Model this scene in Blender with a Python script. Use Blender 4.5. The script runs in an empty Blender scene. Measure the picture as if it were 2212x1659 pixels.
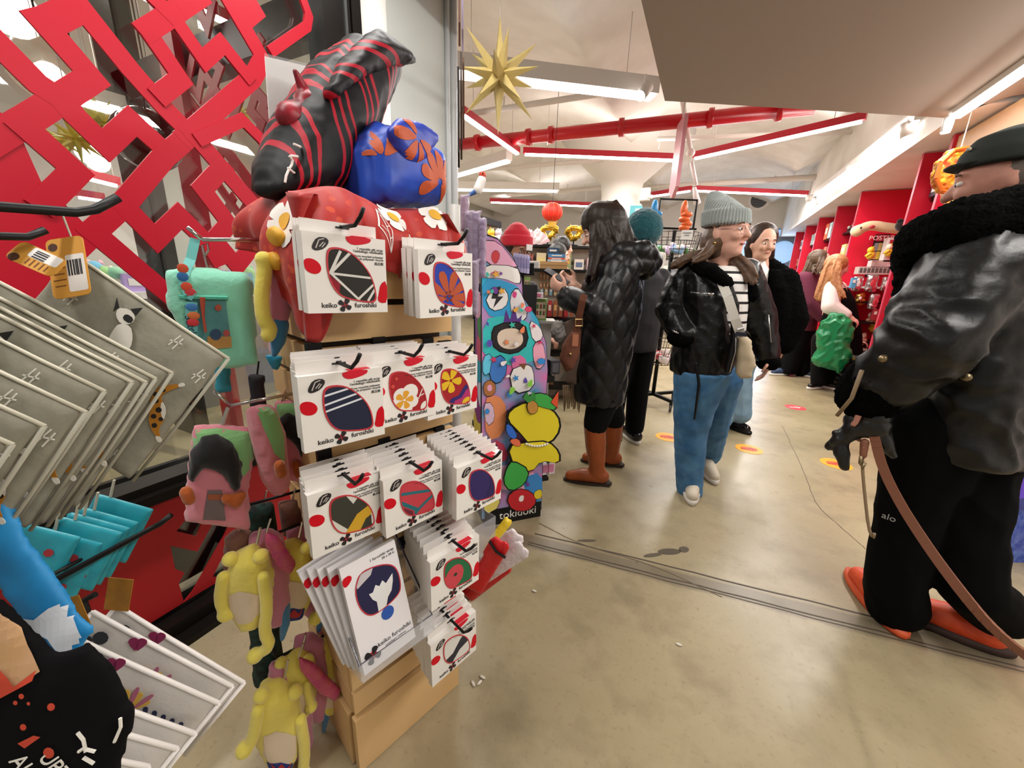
import bpy, bmesh, math, random
import numpy as np
from mathutils import Matrix, Vector
random.seed(7)
SC = bpy.context.scene
COL = SC.collection
# ------------------------------------------------------------------ camera
F_PX, CX, CY = 825.0, 1106.0, 829.5
H, PITCH, ROLL, YAW = 1.22, math.radians(15.2), math.radians(1.8), math.radians(26.0)
_f = Vector((-math.sin(YAW)*math.cos(PITCH), math.cos(YAW)*math.cos(PITCH), -math.sin(PITCH)))
_r0 = Vector((math.cos(YAW), math.sin(YAW), 0)); _u0 = _r0.cross(_f)
RT = _r0*math.cos(ROLL)+_u0*math.sin(ROLL); UP = _u0*math.cos(ROLL)-_r0*math.sin(ROLL); FW = _f
EYE = Vector((0, 0, H))
cam = bpy.data.cameras.new('camera'); cam.sensor_width = 36; cam.lens = 36*F_PX/2212; cam.clip_start = .02
co = bpy.data.objects.new('camera', cam); COL.objects.link(co)
co.matrix_world = Matrix(((RT.x, UP.x, -FW.x, 0), (RT.y, UP.y, -FW.y, 0), (RT.z, UP.z, -FW.z, H), (0, 0, 0, 1)))
SC.camera = co
# ------------------------------------------------------------------ world and light
w = bpy.data.worlds.new('world'); SC.world = w; w.use_nodes = True
w.node_tree.nodes['Background'].inputs[0].default_value = (1.0, .97, .93, 1)
w.node_tree.nodes['Background'].inputs[1].default_value = .3
SC.view_settings.view_transform = 'Standard'; SC.view_settings.look = 'None'
SC.view_settings.exposure = 0.12; SC.view_settings.gamma = 1.0; SC.view_settings.use_curve_mapping = False
def area(name, loc, size, energy, rot=(0, 0, 0), col=(1, .965, .92)):
    l = bpy.data.lights.new(name, 'AREA'); l.shape = 'RECTANGLE'; l.size, l.size_y = size
    l.energy = energy; l.color = col
    o = bpy.data.objects.new(name, l); COL.objects.link(o); o.location = loc; o.rotation_euler = rot
    return o
LIGHTS = [
    ('led_strip_light_over_shelves', (1.40, 2.2, 2.42), (.06, 5.0), 120, (0, math.radians(25), 0)),
    ('near_fill_over_stands', (-.95, .3, 2.62), (.10, 2.6), 62, (0, 0, 0)),  # unseen fill lamp added to brighten the stands and near floor
    ('hexagon_light_near', (-1.5, 6.0, 2.88), (2.2, .08), 80, (0, 0, math.radians(28))),
    ('hexagon_light_right', (.35, 6.1, 2.88), (1.8, .08), 80, (0, 0, math.radians(-25))),
    ('hexagon_light_left', (-2.66, 4.7, 2.88), (.08, 1.6), 60, (0, 0, 0)),
    ('beam_light_left', (-1.5, 3.6, 2.86), (1.7, .08), 70, (0, 0, math.radians(33))),
    ('hexagon_light_far', (.4, 9.0, 2.88), (2.0, .08), 90, (0, 0, math.radians(29))),
    ('hexagon_light_far_left', (-3.8, 8.9, 2.88), (2.4, .08), 95, (0, 0, math.radians(29))),
    ('hall_light_left', (-4.6, 4.2, 2.95), (2.0, .1), 95, (0, 0, 0)),
    ('hall_light_behind_window', (-3.6, 1.2, 2.95), (.1, 2.4), 70, (0, 0, 0)),
    ('track_light_wash', (1.25, 8.0, 2.75), (.06, 6.0), 110, (0, math.radians(40), 0)),
]
for L in LIGHTS: area(L[0], L[1], L[2], L[3]*.62, rot=L[4])
for nm, loc, sz, e in (('beam_ceiling_fill', (-1.4, 3.5, 3.03), (1.7, .1), .7), ('ceiling_fill_near', (-1.5, 6.0, 3.06), (2.2, .1), 6), ('ceiling_fill_right', (.3, 6.1, 3.06), (1.8, .1), 6), ('ceiling_fill_left', (-3.8, 8.9, 3.06), (2.4, .1), 6)):  # upward fill lamps added to brighten the ceiling, not part of the fixtures
    area(nm, loc, sz, e, rot=(math.pi, 0, math.radians(29)))
area('window_daylight', (1.1, 12.2, 1.7), (1.4, 1.6), 22, (math.radians(-90), 0, 0), (.45, .68, 1))
# ------------------------------------------------------------------ helpers
def V(*a): return Vector(a)
def ray(x, y): return FW+RT*((x-CX)/F_PX)-UP*((y-CY)/F_PX)
def P(x, y, dep): return EYE+ray(x, y)*dep
def PZ(x, y, z=0.):
    d = ray(x, y); return EYE+d*((z-H)/d.z)
def PX(x, y, X): d = ray(x, y); return EYE+d*(X/d.x)
def PY(x, y, Y): d = ray(x, y); return EYE+d*(Y/d.y)
def PP(x, y, p, n): d = ray(x, y); return EYE+d*((p-EYE).dot(n)/d.dot(n))
def PR(x, y, r): d = ray(x, y); return EYE+d*(r/math.hypot(d.x, d.y))
def lin(h):
    h = h.lstrip('#'); c = [int(h[i:i+2], 16)/255 for i in (0, 2, 4)]
    return tuple((v/12.92 if v <= .04045 else ((v+.055)/1.055)**2.4) for v in c)+(1,)
MATS = {}
def M(name, hexc='808080', rough=.6, metal=0., noise=None, bump=None, emit=0., alpha=None, spec=.5, sheen=0., coat=0., stripes=None):
    """noise=(scale, hex2, amount)  bump=(scale, strength)  stripes=(axis, width list...)"""
    if name in MATS: return MATS[name]
    m = bpy.data.materials.new(name); m.use_nodes = True; MATS[name] = m
    nt = m.node_tree; N = nt.nodes; b = N['Principled BSDF']; c = lin(hexc)
    b.inputs['Base Color'].default_value = c; b.inputs['Roughness'].default_value = rough; b.inputs['Metallic'].default_value = metal
    b.inputs['Specular IOR Level'].default_value = spec
    if sheen: b.inputs['Sheen Weight'].default_value = sheen; b.inputs['Sheen Roughness'].default_value = .5
    if coat: b.inputs['Coat Weight'].default_value = coat; b.inputs['Coat Roughness'].default_value = .15
    m.diffuse_color = c
    tc = None
    if noise or bump: tc = N.new('ShaderNodeTexCoord')
    if noise:
        t = N.new('ShaderNodeTexNoise'); t.inputs['Scale'].default_value = noise[0]; t.inputs['Detail'].default_value = 5
        r = N.new('ShaderNodeMapRange'); r.inputs[1].default_value = .35; r.inputs[2].default_value = .65; r.inputs[4].default_value = noise[2]
        x = N.new('ShaderNodeMix'); x.data_type = 'RGBA'; x.inputs[6].default_value = c; x.inputs[7].default_value = lin(noise[1])
        nt.links.new(tc.outputs['Object'], t.inputs['Vector']); nt.links.new(t.outputs['Fac'], r.inputs[0])
        nt.links.new(r.outputs[0], x.inputs[0]); nt.links.new(x.outputs[2], b.inputs['Base Color'])
    if bump:
        t = N.new('ShaderNodeTexNoise'); t.inputs['Scale'].default_value = bump[0]; t.inputs['Detail'].default_value = 4
        k = N.new('ShaderNodeBump'); k.inputs['Strength'].default_value = bump[1]; k.inputs['Distance'].default_value = bump[2] if len(bump) > 2 else .01
        nt.links.new(tc.outputs['Object'], t.inputs['Vector']); nt.links.new(t.outputs['Fac'], k.inputs['Height']); nt.links.new(k.outputs[0], b.inputs['Normal'])
    if emit: b.inputs['Emission Color'].default_value = c; b.inputs['Emission Strength'].default_value = emit
    if alpha is not None:
        o = N['Material Output']; tr = N.new('ShaderNodeBsdfTransparent'); mx = N.new('ShaderNodeMixShader')
        mx.inputs[0].default_value = alpha; nt.links.new(tr.outputs[0], mx.inputs[1]); nt.links.new(b.outputs[0], mx.inputs[2]); nt.links.new(mx.outputs[0], o.inputs[0])
    return m
class MB:
    def __init__(s): s.v = []; s.f = []
    def add(s, vs, fs):
        n = len(s.v); s.v += [tuple(q) for q in vs]; s.f += [tuple(i+n for i in f) for f in fs]; return s
    def box(s, c, size, rot=None):
        x, y, z = size[0]/2, size[1]/2, size[2]/2; c = Vector(c)
        vs = [Vector((a*x, b*y, d*z)) for d in (-1, 1) for b in (-1, 1) for a in (-1, 1)]
        if rot is not None: vs = [rot @ q for q in vs]
        return s.add([q+c for q in vs], [(0, 2, 3, 1), (4, 5, 7, 6), (0, 1, 5, 4), (2, 6, 7, 3), (0, 4, 6, 2), (1, 3, 7, 5)])
    def beam(s, a, b, wd, ht, up=Vector((0, 0, 1))):
        a = Vector(a); b = Vector(b); d = (b-a); L = d.length; d = d/L; sx = d.cross(up)
        if sx.length < 1e-4: sx = d.cross(Vector((0, 1, 0)))
        sx.normalize(); uz = sx.cross(d); R = Matrix((d, sx, uz)).transposed()
        return s.box((a+b)/2, (L, wd, ht), R)
    def tube(s, pts, r, n=8, cap=True):
        pts = [Vector(p) for p in pts]; rs = r if isinstance(r, (list, tuple)) else [r]*len(pts)
        vs = []; fs = []; prev = None
        for i, p in enumerate(pts):
            t = (pts[min(i+1, len(pts)-1)]-pts[max(i-1, 0)]).normalized()
            if prev is None:
                a = t.cross(Vector((0, 0, 1)));
                if a.length < 1e-3: a = t.cross(Vector((1, 0, 0)))
            else: a = prev-t*prev.dot(t)
            a.normalize(); b = t.cross(a); prev = a
            vs += [p+(a*math.cos(2*math.pi*k/n)+b*math.sin(2*math.pi*k/n))*rs[i] for k in range(n)]
        for i in range(len(pts)-1):
            for k in range(n):
                q = (k+1) % n; fs.append((i*n+k, i*n+q, (i+1)*n+q, (i+1)*n+k))
        if cap: fs.append(tuple(range(n-1, -1, -1))); m = (len(pts)-1)*n; fs.append(tuple(m+k for k in range(n)))
        return s.add(vs, fs)
    def ell(s, c, r, rot=None, nu=14, nv=9):
        c = Vector(c); r = (r, r, r) if isinstance(r, (int, float)) else r
        vs = [Vector((0, 0, -r[2]))]; fs = []
        for j in range(1, nv):
            a = -math.pi/2+math.pi*j/nv
            vs += [Vector((r[0]*math.cos(a)*math.cos(2*math.pi*k/nu), r[1]*math.cos(a)*math.sin(2*math.pi*k/nu), r[2]*math.sin(a))) for k in range(nu)]
        vs.append(Vector((0, 0, r[2]))); T = len(vs)-1
        for k in range(nu):
            q = (k+1) % nu; fs.append((0, 1+q, 1+k)); fs.append((T, T-nu+k, T-nu+q))
            for j in range(nv-2): fs.append((1+j*nu+k, 1+j*nu+q, 1+(j+1)*nu+q, 1+(j+1)*nu+k))
        if rot is not None: vs = [rot @ q for q in vs]
        return s.add([q+c for q in vs], fs)
    def cap(s, a, b, ra, rb, n=12):
        """tapered capsule"""
        a = Vector(a); b = Vector(b); d = (b-a); L = max(d.length, 1e-5); d = d/L
        pts = []; rs = []
        for k in range(4):
            t = math.pi/2*(1-k/4); pts.append(a-d*ra*math.sin(t)); rs.append(max(ra*math.cos(t), 1e-4))
        pts.append(a); rs.append(ra); pts.append(b); rs.append(rb)
        for k in range(1, 5):
            t = math.pi/2*k/4; pts.append(b+d*rb*math.sin(t)); rs.append(max(rb*math.cos(t), 1e-4))
        return s.tube(pts, rs, n)
    def chain(s, pts, rs, n=12):
        for i in range(len(pts)-1): s.cap(pts[i], pts[i+1], rs[i], rs[i+1], n)
        return s
    def loft(s, rings, n=20, cap=True):
        """rings: (centre, rx, ry, yaw, squareness)"""
        vs = []; fs = []
        for R in rings:
            c = Vector(R[0]); rx, ry = R[1], R[2]; yw = R[3] if len(R) > 3 else 0
            tilt = R[4] if len(R) > 4 else None
            for k in range(n):
                t = 2*math.pi*k/n; q = Vector((rx*math.cos(t), ry*math.sin(t), 0))
                q = Matrix.Rotation(yw, 3, 'Z') @ q
                if tilt is not None: q = tilt @ q
                vs.append(c+q)
        for i in range(len(rings)-1):
            for k in range(n):
                q = (k+1) % n; fs.append((i*n+k, i*n+q, (i+1)*n+q, (i+1)*n+k))
        if cap: fs.append(tuple(range(n-1, -1, -1))); m = (len(rings)-1)*n; fs.append(tuple(m+k for k in range(n)))
        return s.add(vs, fs)
    def lathe(s, prof, c=(0, 0, 0), n=20, rot=None):
        vs = []; fs = []; c = Vector(c)
        for r, z in prof:
            for k in range(n):
                q = Vector((r*math.cos(2*math.pi*k/n), r*math.sin(2*math.pi*k/n), z)); vs.append(c+(rot @ q if rot is not None else q))
        for i in range(len(prof)-1):
            for k in range(n):
                q = (k+1) % n; fs.append((i*n+k, i*n+q, (i+1)*n+q, (i+1)*n+k))
        fs.append(tuple(range(n-1, -1, -1))); m = (len(prof)-1)*n; fs.append(tuple(m+k for k in range(n)))
        return s.add(vs, fs)
    def prism(s, poly, z0, z1, T=None):
        """polygon in local xy, extruded z0..z1, transformed by 4x4 T"""
        n = len(poly); vs = [Vector((p[0], p[1], z0)) for p in poly]+[Vector((p[0], p[1], z1)) for p in poly]
        if T is not None: vs = [T @ q for q in vs]
        fs = [tuple(range(n-1, -1, -1)), tuple(range(n, 2*n))]+[(k, (k+1) % n, n+(k+1) % n, n+k) for k in range(n)]
        return s.add(vs, fs)
    def xf(s, T):
        if s.v: A = np.array(T); s.v = [tuple(q) for q in (np.array(s.v) @ A[:3, :3].T+A[:3, 3]).tolist()]
        return s
    def mesh(s, name, smooth=False):
        me = bpy.data.meshes.new(name); me.from_pydata(s.v, [], s.f); me.update()
        if smooth: me.shade_smooth()
        return me
WM = {}
def setw(o, parent, T):
    WM[o.name] = (WM[parent.name] if parent is not None else Matrix())@T
def link(name, data, mat=None, parent=None, T=None):
    o = bpy.data.objects.new(name, data); COL.objects.link(o)
    if data is not None and mat is not None and hasattr(data, 'materials') and not data.materials:
        for q in (mat if isinstance(mat, list) else [mat]): data.materials.append(q)
    if T is not None: o.matrix_basis = T
    if parent is not None: o.parent = parent
    setw(o, parent, o.matrix_basis.copy()); return o
def obj(name, mb, mat, parent=None, world=True, smooth=False, T=None):
    """mb in world space (or in the parent's space when world=False)"""
    if isinstance(mb, MB):
        if parent is not None and world: mb.xf(WM[parent.name].inverted())
        me = mb.mesh(name, smooth)
    else:
        me = mb
        if parent is not None and world: me.transform(WM[parent.name].inverted())
    return link(name, me, mat, parent, T)
def tag(o, label=None, cat=None, group=None, kind=None):
    if label: o['label'] = label
    if cat: o['category'] = cat
    if group: o['group'] = group
    if kind: o['kind'] = kind
    return o
def thing(name, label, cat, T=None, group=None):
    if T is None: T = Matrix()
    elif isinstance(T, (Vector, tuple)): T = Matrix.Translation(Vector(T))
    return tag(link(name, None, T=T), label, cat, group)
def struct(name, mb, mat, parent=None, label=None, smooth=False):
    o = obj(name, mb, mat, parent, smooth=smooth)
    if parent is None: o['kind'] = 'structure'
    if label: o['label'] = label
    return o
def dup(root, T, label=None, group=None):
    r = root.copy(); COL.objects.link(r); r.matrix_basis = T; setw(r, None, T)
    if label: r['label'] = label
    if group: r['group'] = group
    for ch in list(root.children):
        c = ch.copy(); COL.objects.link(c); c.parent = r; setw(c, r, c.matrix_basis.copy())
        for g in list(ch.children):
            d = g.copy(); COL.objects.link(d); d.parent = c; setw(d, c, d.matrix_basis.copy())
    return r
def frame(o, xd, yd=None, zd=None):
    """4x4 with x along xd; y near yd (or z near zd)"""
    x = Vector(xd).normalized()
    if zd is not None: z = Vector(zd); z = (z-x*z.dot(x)).normalized(); y = z.cross(x)
    else: y = Vector(yd); y = (y-x*y.dot(x)).normalized(); z = x.cross(y)
    m = Matrix((x, y, z)).transposed().to_4x4(); m.translation = Vector(o); return m
TMP = bpy.data.scenes.new('tmp')
def deps(o):
    TMP.collection.objects.link(o); vl = TMP.view_layers[0]; vl.update(); dg = vl.depsgraph
    me = bpy.data.meshes.new_from_object(o.evaluated_get(dg), depsgraph=dg); return me
def remesh(mb, voxel=.01, smooth=6, name='skin', post=None, fac=.5):
    me = mb.mesh(name); o = bpy.data.objects.new('tmp', me)
    m = o.modifiers.new('r', 'REMESH'); m.mode = 'VOXEL'; m.voxel_size = voxel
    if smooth: s = o.modifiers.new('s', 'SMOOTH'); s.factor = fac; s.iterations = smooth
    out = deps(o); bpy.data.objects.remove(o); bpy.data.meshes.remove(me); out.name = name
    out.materials.clear()
    if post:
        n = len(out.vertices); a = np.empty(n*3); out.vertices.foreach_get('co', a); nn = np.empty(n*3)
        out.vertices.foreach_get('normal', nn); a = a.reshape(-1, 3); nn = nn.reshape(-1, 3)
        a = post(a, nn); out.vertices.foreach_set('co', a.ravel()); out.update()
    out.shade_smooth(); return out
def shape2d(loops, thick=.0008, name='print'):
    """closed loops (even-odd holes) in xy -> thin solid mesh"""
    c = bpy.data.curves.new('c', 'CURVE'); c.dimensions = '2D'; c.fill_mode = 'BOTH'; c.extrude = thick/2
    for lp in loops:
        s = c.splines.new('POLY'); s.points.add(len(lp)-1); s.use_cyclic_u = True
        for i, p in enumerate(lp): s.points[i].co = (p[0], p[1], 0, 1)
    o = bpy.data.objects.new('tmp', c); me = deps(o); bpy.data.objects.remove(o); bpy.data.curves.remove(c)
    me.name = name; me.materials.clear(); return me
_TX = {}
def text_mesh(txt, size=.01, thick=.0006, align='CENTER', bold=0.):
    key = (txt, round(size, 5), thick, align, bold)
    if key in _TX: return _TX[key]
    c = bpy.data.curves.new('t', 'FONT'); c.body = txt; c.size = size; c.extrude = thick/2; c.align_x = align; c.align_y = 'CENTER'; c.offset = bold; c.resolution_u = 3
    o = bpy.data.objects.new('tmp', c); me = deps(o); bpy.data.objects.remove(o); bpy.data.curves.remove(c)
    me.materials.clear(); me.name = 'lettering'; _TX[key] = me; return me
def text(name, txt, size, mat, parent, T, **k):
    me = text_mesh(txt, size, **k)
    if me.materials and me.materials[0] != mat: me = me.copy(); me.materials.clear()
    return link(name, me, mat, parent, T)
def blob2d(cx, cy, rx, ry, n=24, rot=0., pinch=0., k=0.):
    out = []
    for i in range(n):
        t = 2*math.pi*i/n; r = 1+pinch*math.cos(t)+k*math.cos(2*t)
        x, y = rx*r*math.cos(t), ry*r*math.sin(t)
        out.append((cx+x*math.cos(rot)-y*math.sin(rot), cy+x*math.sin(rot)+y*math.cos(rot)))
    return out
def smooth_loop(pts, it=2):
    for _ in range(it):
        q = []
        for i in range(len(pts)):
            a, b = pts[i], pts[(i+1) % len(pts)]
            q += [(a[0]*.75+b[0]*.25, a[1]*.75+b[1]*.25), (a[0]*.25+b[0]*.75, a[1]*.25+b[1]*.75)]
        pts = q
    return pts
def smooth_path(pts, it=2):
    pts = [Vector(p) for p in pts]
    for _ in range(it):
        q = [pts[0]]
        for a, b in zip(pts, pts[1:]): q += [a*.75+b*.25, a*.25+b*.75]
        pts = q+[pts[-1]]
    return pts
def clip_poly(poly, clip):
    """Sutherland-Hodgman, convex clip counter-clockwise"""
    out = list(poly)
    for i in range(len(clip)):
        a, b = clip[i], clip[(i+1) % len(clip)]; inp = out; out = []
        def side(p): return (b[0]-a[0])*(p[1]-a[1])-(b[1]-a[1])*(p[0]-a[0])
        for j in range(len(inp)):
            p, q = inp[j], inp[(j+1) % len(inp)]; sp, sq = side(p), side(q)
            if sp >= 0: out.append(p)
            if (sp >= 0) != (sq >= 0):
                t = sp/(sp-sq); out.append((p[0]+(q[0]-p[0])*t, p[1]+(q[1]-p[1])*t))
        if not out: return []
    return out
RZ = lambda a: Matrix.Rotation(a, 3, 'Z')
RX = lambda a: Matrix.Rotation(a, 3, 'X')
RY = lambda a: Matrix.Rotation(a, 3, 'Y')
TR = Matrix.Translation
# ================================================================== ROOM
m_ceil = M('white_plaster', 'efebe6', .8, noise=(3, 'dcd5cd', .6), bump=(9, .08))
m_wall = M('white_wall_paint', 'e4e0da', .75, bump=(40, .05))
m_slab = M('shade_darkened_slab', 'a5978a', .8, bump=(60, .04))  # beige made darker in the colour itself for the slab's unlit underside
m_red = M('red_lacquer', 'd81034', .45, noise=(2, 'cc0f30', .6))
m_redv = M('red_vinyl', 'b2152a', .42, spec=.2)
m_black = M('black_metal', '0e0d0e', .4, .3, spec=.3)
m_blackp = M('black_plastic', '0c0c0d', .45, spec=.3)
m_steel = M('dark_steel', '1a1714', .4, .4, spec=.3)
m_chrome = M('chrome', 'c9c8c6', .18, 1.)
m_white = M('white_paint', 'eeeae6', .5)
m_led = M('led_diffuser', 'fff6ee', .4, emit=14)
m_led2 = M('led_diffuser_soft', 'fff6ee', .4, emit=7)
m_pink = M('pink_enamel', 'c02a3c', .4)
m_pipe = M('red_pipe_enamel', 'c4101f', .3)
m_wpipe = M('white_conduit', 'd8d0c8', .5)
m_grey = M('grey_paint', 'b9b6b0', .5)
# floor: stained polished concrete
def floor_material():
    m = bpy.data.materials.new('polished_concrete'); m.use_nodes = True; nt = m.node_tree; N = nt.nodes; b = N['Principled BSDF']; L = nt.links.new
    tc = N.new('ShaderNodeTexCoord')
    def noise(sc, det=6, rough=.6):
        t = N.new('ShaderNodeTexNoise'); t.inputs['Scale'].default_value = sc; t.inputs['Detail'].default_value = det; t.inputs['Roughness'].default_value = rough
        L(tc.outputs['Object'], t.inputs['Vector']); return t
    def mix(f, a, bb, lo=.35, hi=.65, amt=1.):
        r = N.new('ShaderNodeMapRange'); r.inputs[1].default_value = lo; r.inputs[2].default_value = hi; r.inputs[4].default_value = amt
        x = N.new('ShaderNodeMix'); x.data_type = 'RGBA'; L(f, r.inputs[0]); L(r.outputs[0], x.inputs[0])
        if isinstance(a, tuple): x.inputs[6].default_value = a
        else: L(a, x.inputs[6])
        x.inputs[7].default_value = bb; return x.outputs[2]
    n1, n2, n3, n4 = noise(1.3), noise(5), noise(60, 3), noise(.5, 3)
    c = mix(n1.outputs['Fac'], lin('968969'), lin('a6987a'))
    c = mix(n2.outputs['Fac'], c, lin('776a50'), .48, .72, .7)
    c = mix(n4.outputs['Fac'], c, lin('b5a888'), .45, .68, .75)
    c = mix(n3.outputs['Fac'], c, lin('6b5d4a'), .58, .8, .5)
    # old sawn joint crossing the floor: a darker band with ragged edges
    sep = N.new('ShaderNodeSeparateXYZ'); mp = N.new('ShaderNodeMapping'); mp.vector_type = 'TEXTURE'
    mp.inputs['Location'].default_value = (-.53, 1.515, 0); mp.inputs['Rotation'].default_value = (0, 0, math.atan2(.195, 1.556))
    L(tc.outputs['Object'], mp.inputs['Vector']); L(mp.outputs[0], sep.inputs[0])
    wob = N.new('ShaderNodeMath'); wob.operation = 'MULTIPLY_ADD'; wob.inputs[1].default_value = .05; L(n2.outputs['Fac'], wob.inputs[0]); L(sep.outputs['Y'], wob.inputs[2])
    ab = N.new('ShaderNodeMath'); ab.operation = 'ABSOLUTE'; L(wob.outputs[0], ab.inputs[0])
    inv = N.new('ShaderNodeMath'); inv.operation = 'SUBTRACT'; inv.inputs[0].default_value = 1; L(ab.outputs[0], inv.inputs[1])
    c = mix(inv.outputs[0], c, lin('5c5348'), .945, .965, .6)
    L(c, b.inputs['Base Color'])
    rr = N.new('ShaderNodeMapRange'); rr.inputs[3].default_value = .2; rr.inputs[4].default_value = .42; L(n2.outputs['Fac'], rr.inputs[0]); L(rr.outputs[0], b.inputs['Roughness'])
    bp = N.new('ShaderNodeBump'); bp.inputs['Strength'].default_value = .06; bp.inputs['Distance'].default_value = .01; L(n2.outputs['Fac'], bp.inputs['Height']); L(bp.outputs[0], b.inputs['Normal'])
    return m
struct('floor', MB().box((-2.2, 5.2, -.05), (9.8, 15.4, .1)), floor_material(), label='worn polished concrete shop floor with old saw cuts')
mb = MB()
a0, a1 = V(-.60, 1.47, 0), V(1.9, 1.78, 0)
for off, wd in ((.0, .006), (.075, .008), (-.02, .004)):
    pts = [a0.lerp(a1, i/24)+V(0, off+random.uniform(-.004, .004), .0006) for i in range(25)]
    for p, q in zip(pts, pts[1:]): mb.beam(p, q, wd, .001)
struct('trim_1', mb, M('dark_joint_filler', '4a4238', .6), label='dark saw cut joint lines crossing the concrete floor')
mb = MB()
for path in ([(1690, 920), (1745, 1035), (1760, 1090), (1830, 1150), (1880, 1195)], [(1165, 1130), (1260, 1180), (1400, 1215), (1560, 1290)]):
    pts = [PZ(x, y, .0008) for x, y in path]
    pts = smooth_path(pts, 2)
    for p, q in zip(pts, pts[1:]): mb.beam(p+V(random.uniform(-.004, .004), 0, 0), q, .004, .001)
struct('trim_2', mb, M('crack_filler', '6a5d4c', .7), label='hairline cracks wandering over the concrete floor')
mb = MB()
for cx, cy, rx, ry in ((1440, 1192, .06, .022), (1475, 1188, .03, .02), (1405, 1200, .05, .012), (1262, 1168, .05, .01)):
    p = PZ(cx, cy, 0); mb.prism(smooth_loop(blob2d(p.x, p.y, rx, ry, 9, random.random(), .25), 1), .0002, .0009)
struct('trim_7', mb, M('oil_stain', '5a5142', .4), label='dark oily stains on the concrete near the saw cut')
# ceiling: white barrel vaults running down the shop
xs0 = PZ(1240, 70, 3.3).x
def ceil_z(x, y): return 3.28+.34*abs(math.sin(math.pi*(x-xs0)/2.5))**.75
mb = MB(); nx, ny = 90, 24; X0, X1, Y0, Y1 = -7.1, 2.65, -2.5, 12.6
vs = [(X0+(X1-X0)*i/nx, Y0+(Y1-Y0)*j/ny, ceil_z(X0+(X1-X0)*i/nx, 0)) for j in range(ny+1) for i in range(nx+1)]
mb.add(vs, [(j*(nx+1)+i, (j+1)*(nx+1)+i, (j+1)*(nx+1)+i+1, j*(nx+1)+i+1) for j in range(ny) for i in range(nx)])
n0 = len(mb.v); mb.add([(X0, Y0, 3.8), (X1, Y0, 3.8), (X1, Y1, 3.8), (X0, Y1, 3.8)], [(0, 1, 2, 3)])
struct('ceiling', mb, m_ceil, label='white plastered vaulted ceiling', smooth=True)
# walls
WB = 12.5
b0, b1 = PY(1594, 486, WB), PY(1742, 700, WB)     # blue lit window opening in the back wall
bz0, bz1 = .1, 2.72; bx0, bx1 = .56, 2.0
wb = MB()
wb.box(((X0+bx0)/2, WB+.1, 1.8), (bx0-X0, .2, 3.8)).box(((bx1+X1)/2, WB+.1, 1.8), (X1-bx1, .2, 3.8))
wb.box(((bx0+bx1)/2, WB+.1, (bz1+3.8)/2), (bx1-bx0, .2, 3.8-bz1)).box(((bx0+bx1)/2, WB+.1, bz0/2-.05), (bx1-bx0, .2, bz0+.1))
struct('wall_back', wb, m_wall, label='white back wall of the shop')
win = struct('window_1', MB().box(((bx0+bx1)/2, WB+.14, (bz0+bz1)/2), (bx1-bx0, .02, bz1-bz0)), M('frosted_blue_glass', '9cc3e6', .3, emit=.75), label='pale blue backlit window at the far end of the shop')
mb = MB()
for xx in (bx0, (bx0+bx1)/2, bx1): mb.box((xx, WB+.07, (bz0+bz1)/2), (.05, .1, bz1-bz0))
for zz in (bz0, bz1-.25, bz1): mb.box(((bx0+bx1)/2, WB+.07, zz), (bx1-bx0, .1, .05))
obj('window_frame', mb, M('blue_grey_frame', '7fa6cf', .5), win)
T = frame(PY(1690, 545, WB-.02), (1, 0, 0), zd=(0, -1, 0))
ring = shape2d([blob2d(0, 0, .42, .42, 40), blob2d(0, 0, .28, .28, 40)], .02); ring.transform(T)
obj('ring_sign', ring, M('grey_vinyl', '6f8796', .5), win)
struct('wall_left', MB().box((X0-.05, 5, 1.8), (.2, 15.2, 3.8)), m_wall, label='white left wall of the shop seen through the window')
struct('wall_right', MB().box((2.45, 5, 1.8), (.2, 15.2, 3.8)), m_wall, label='white right wall behind the red shelving')
# dropped soffit over the right shelves with its lit face
ZS = 2.5
struct('trim_3', MB().box((1.95, 8.35, (ZS+3.75)/2), (.96, 8.3, 3.75-ZS)), m_ceil, label='white dropped soffit above the red shelves')
# flat beige slab hanging over the aisle
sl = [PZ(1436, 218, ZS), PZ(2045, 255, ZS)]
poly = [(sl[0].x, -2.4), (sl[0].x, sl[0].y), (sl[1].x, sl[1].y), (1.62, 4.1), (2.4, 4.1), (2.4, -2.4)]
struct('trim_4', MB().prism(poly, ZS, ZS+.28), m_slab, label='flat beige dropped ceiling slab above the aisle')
# round column further back
cc = V(-1.60, 7.4, 0)
struct('trim_5', MB().lathe([(.37, 0), (.37, 2.55), (.33, 2.56), (.33, 2.7), (.36, 2.9), (.75, 3.25), (1.1, 3.6)], cc, 28), m_wall, label='round white structural column in the middle of the shop', smooth=True)
# square white pillar at the end of the window
p0 = PX(838, 100, -1.5); p1 = PX(975, 250, -1.5)
pil = struct('trim_6', MB().box((-1.66, (p0.y+p1.y)/2, 1.8), (.32, p1.y-p0.y, 3.7)), M('pillar_paint', 'b4b8b4', .55), label='pale grey painted pillar behind the gift wrap stand')
mb = MB(); mb.lathe([(.13, 0), (.13, 3.6)], (-1.62, p0.y-.05, 0), 20)
obj('rounded_corner', mb, m_white, pil, smooth=True)
mb = MB(); mb.lathe([(.026, 0), (.026, 3.6)], (-1.5, p1.y+.02, 0), 10).lathe([(.014, 0), (.014, 3.6)], (-1.49, p1.y-.05, 0), 8).lathe([(.036, 1.28), (.036, 1.33)], (-1.5, p1.y+.02, 0), 10)
obj('conduit_pipe', mb, M('grey_conduit', 'b4b7b8', .4), pil, smooth=True)
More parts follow.
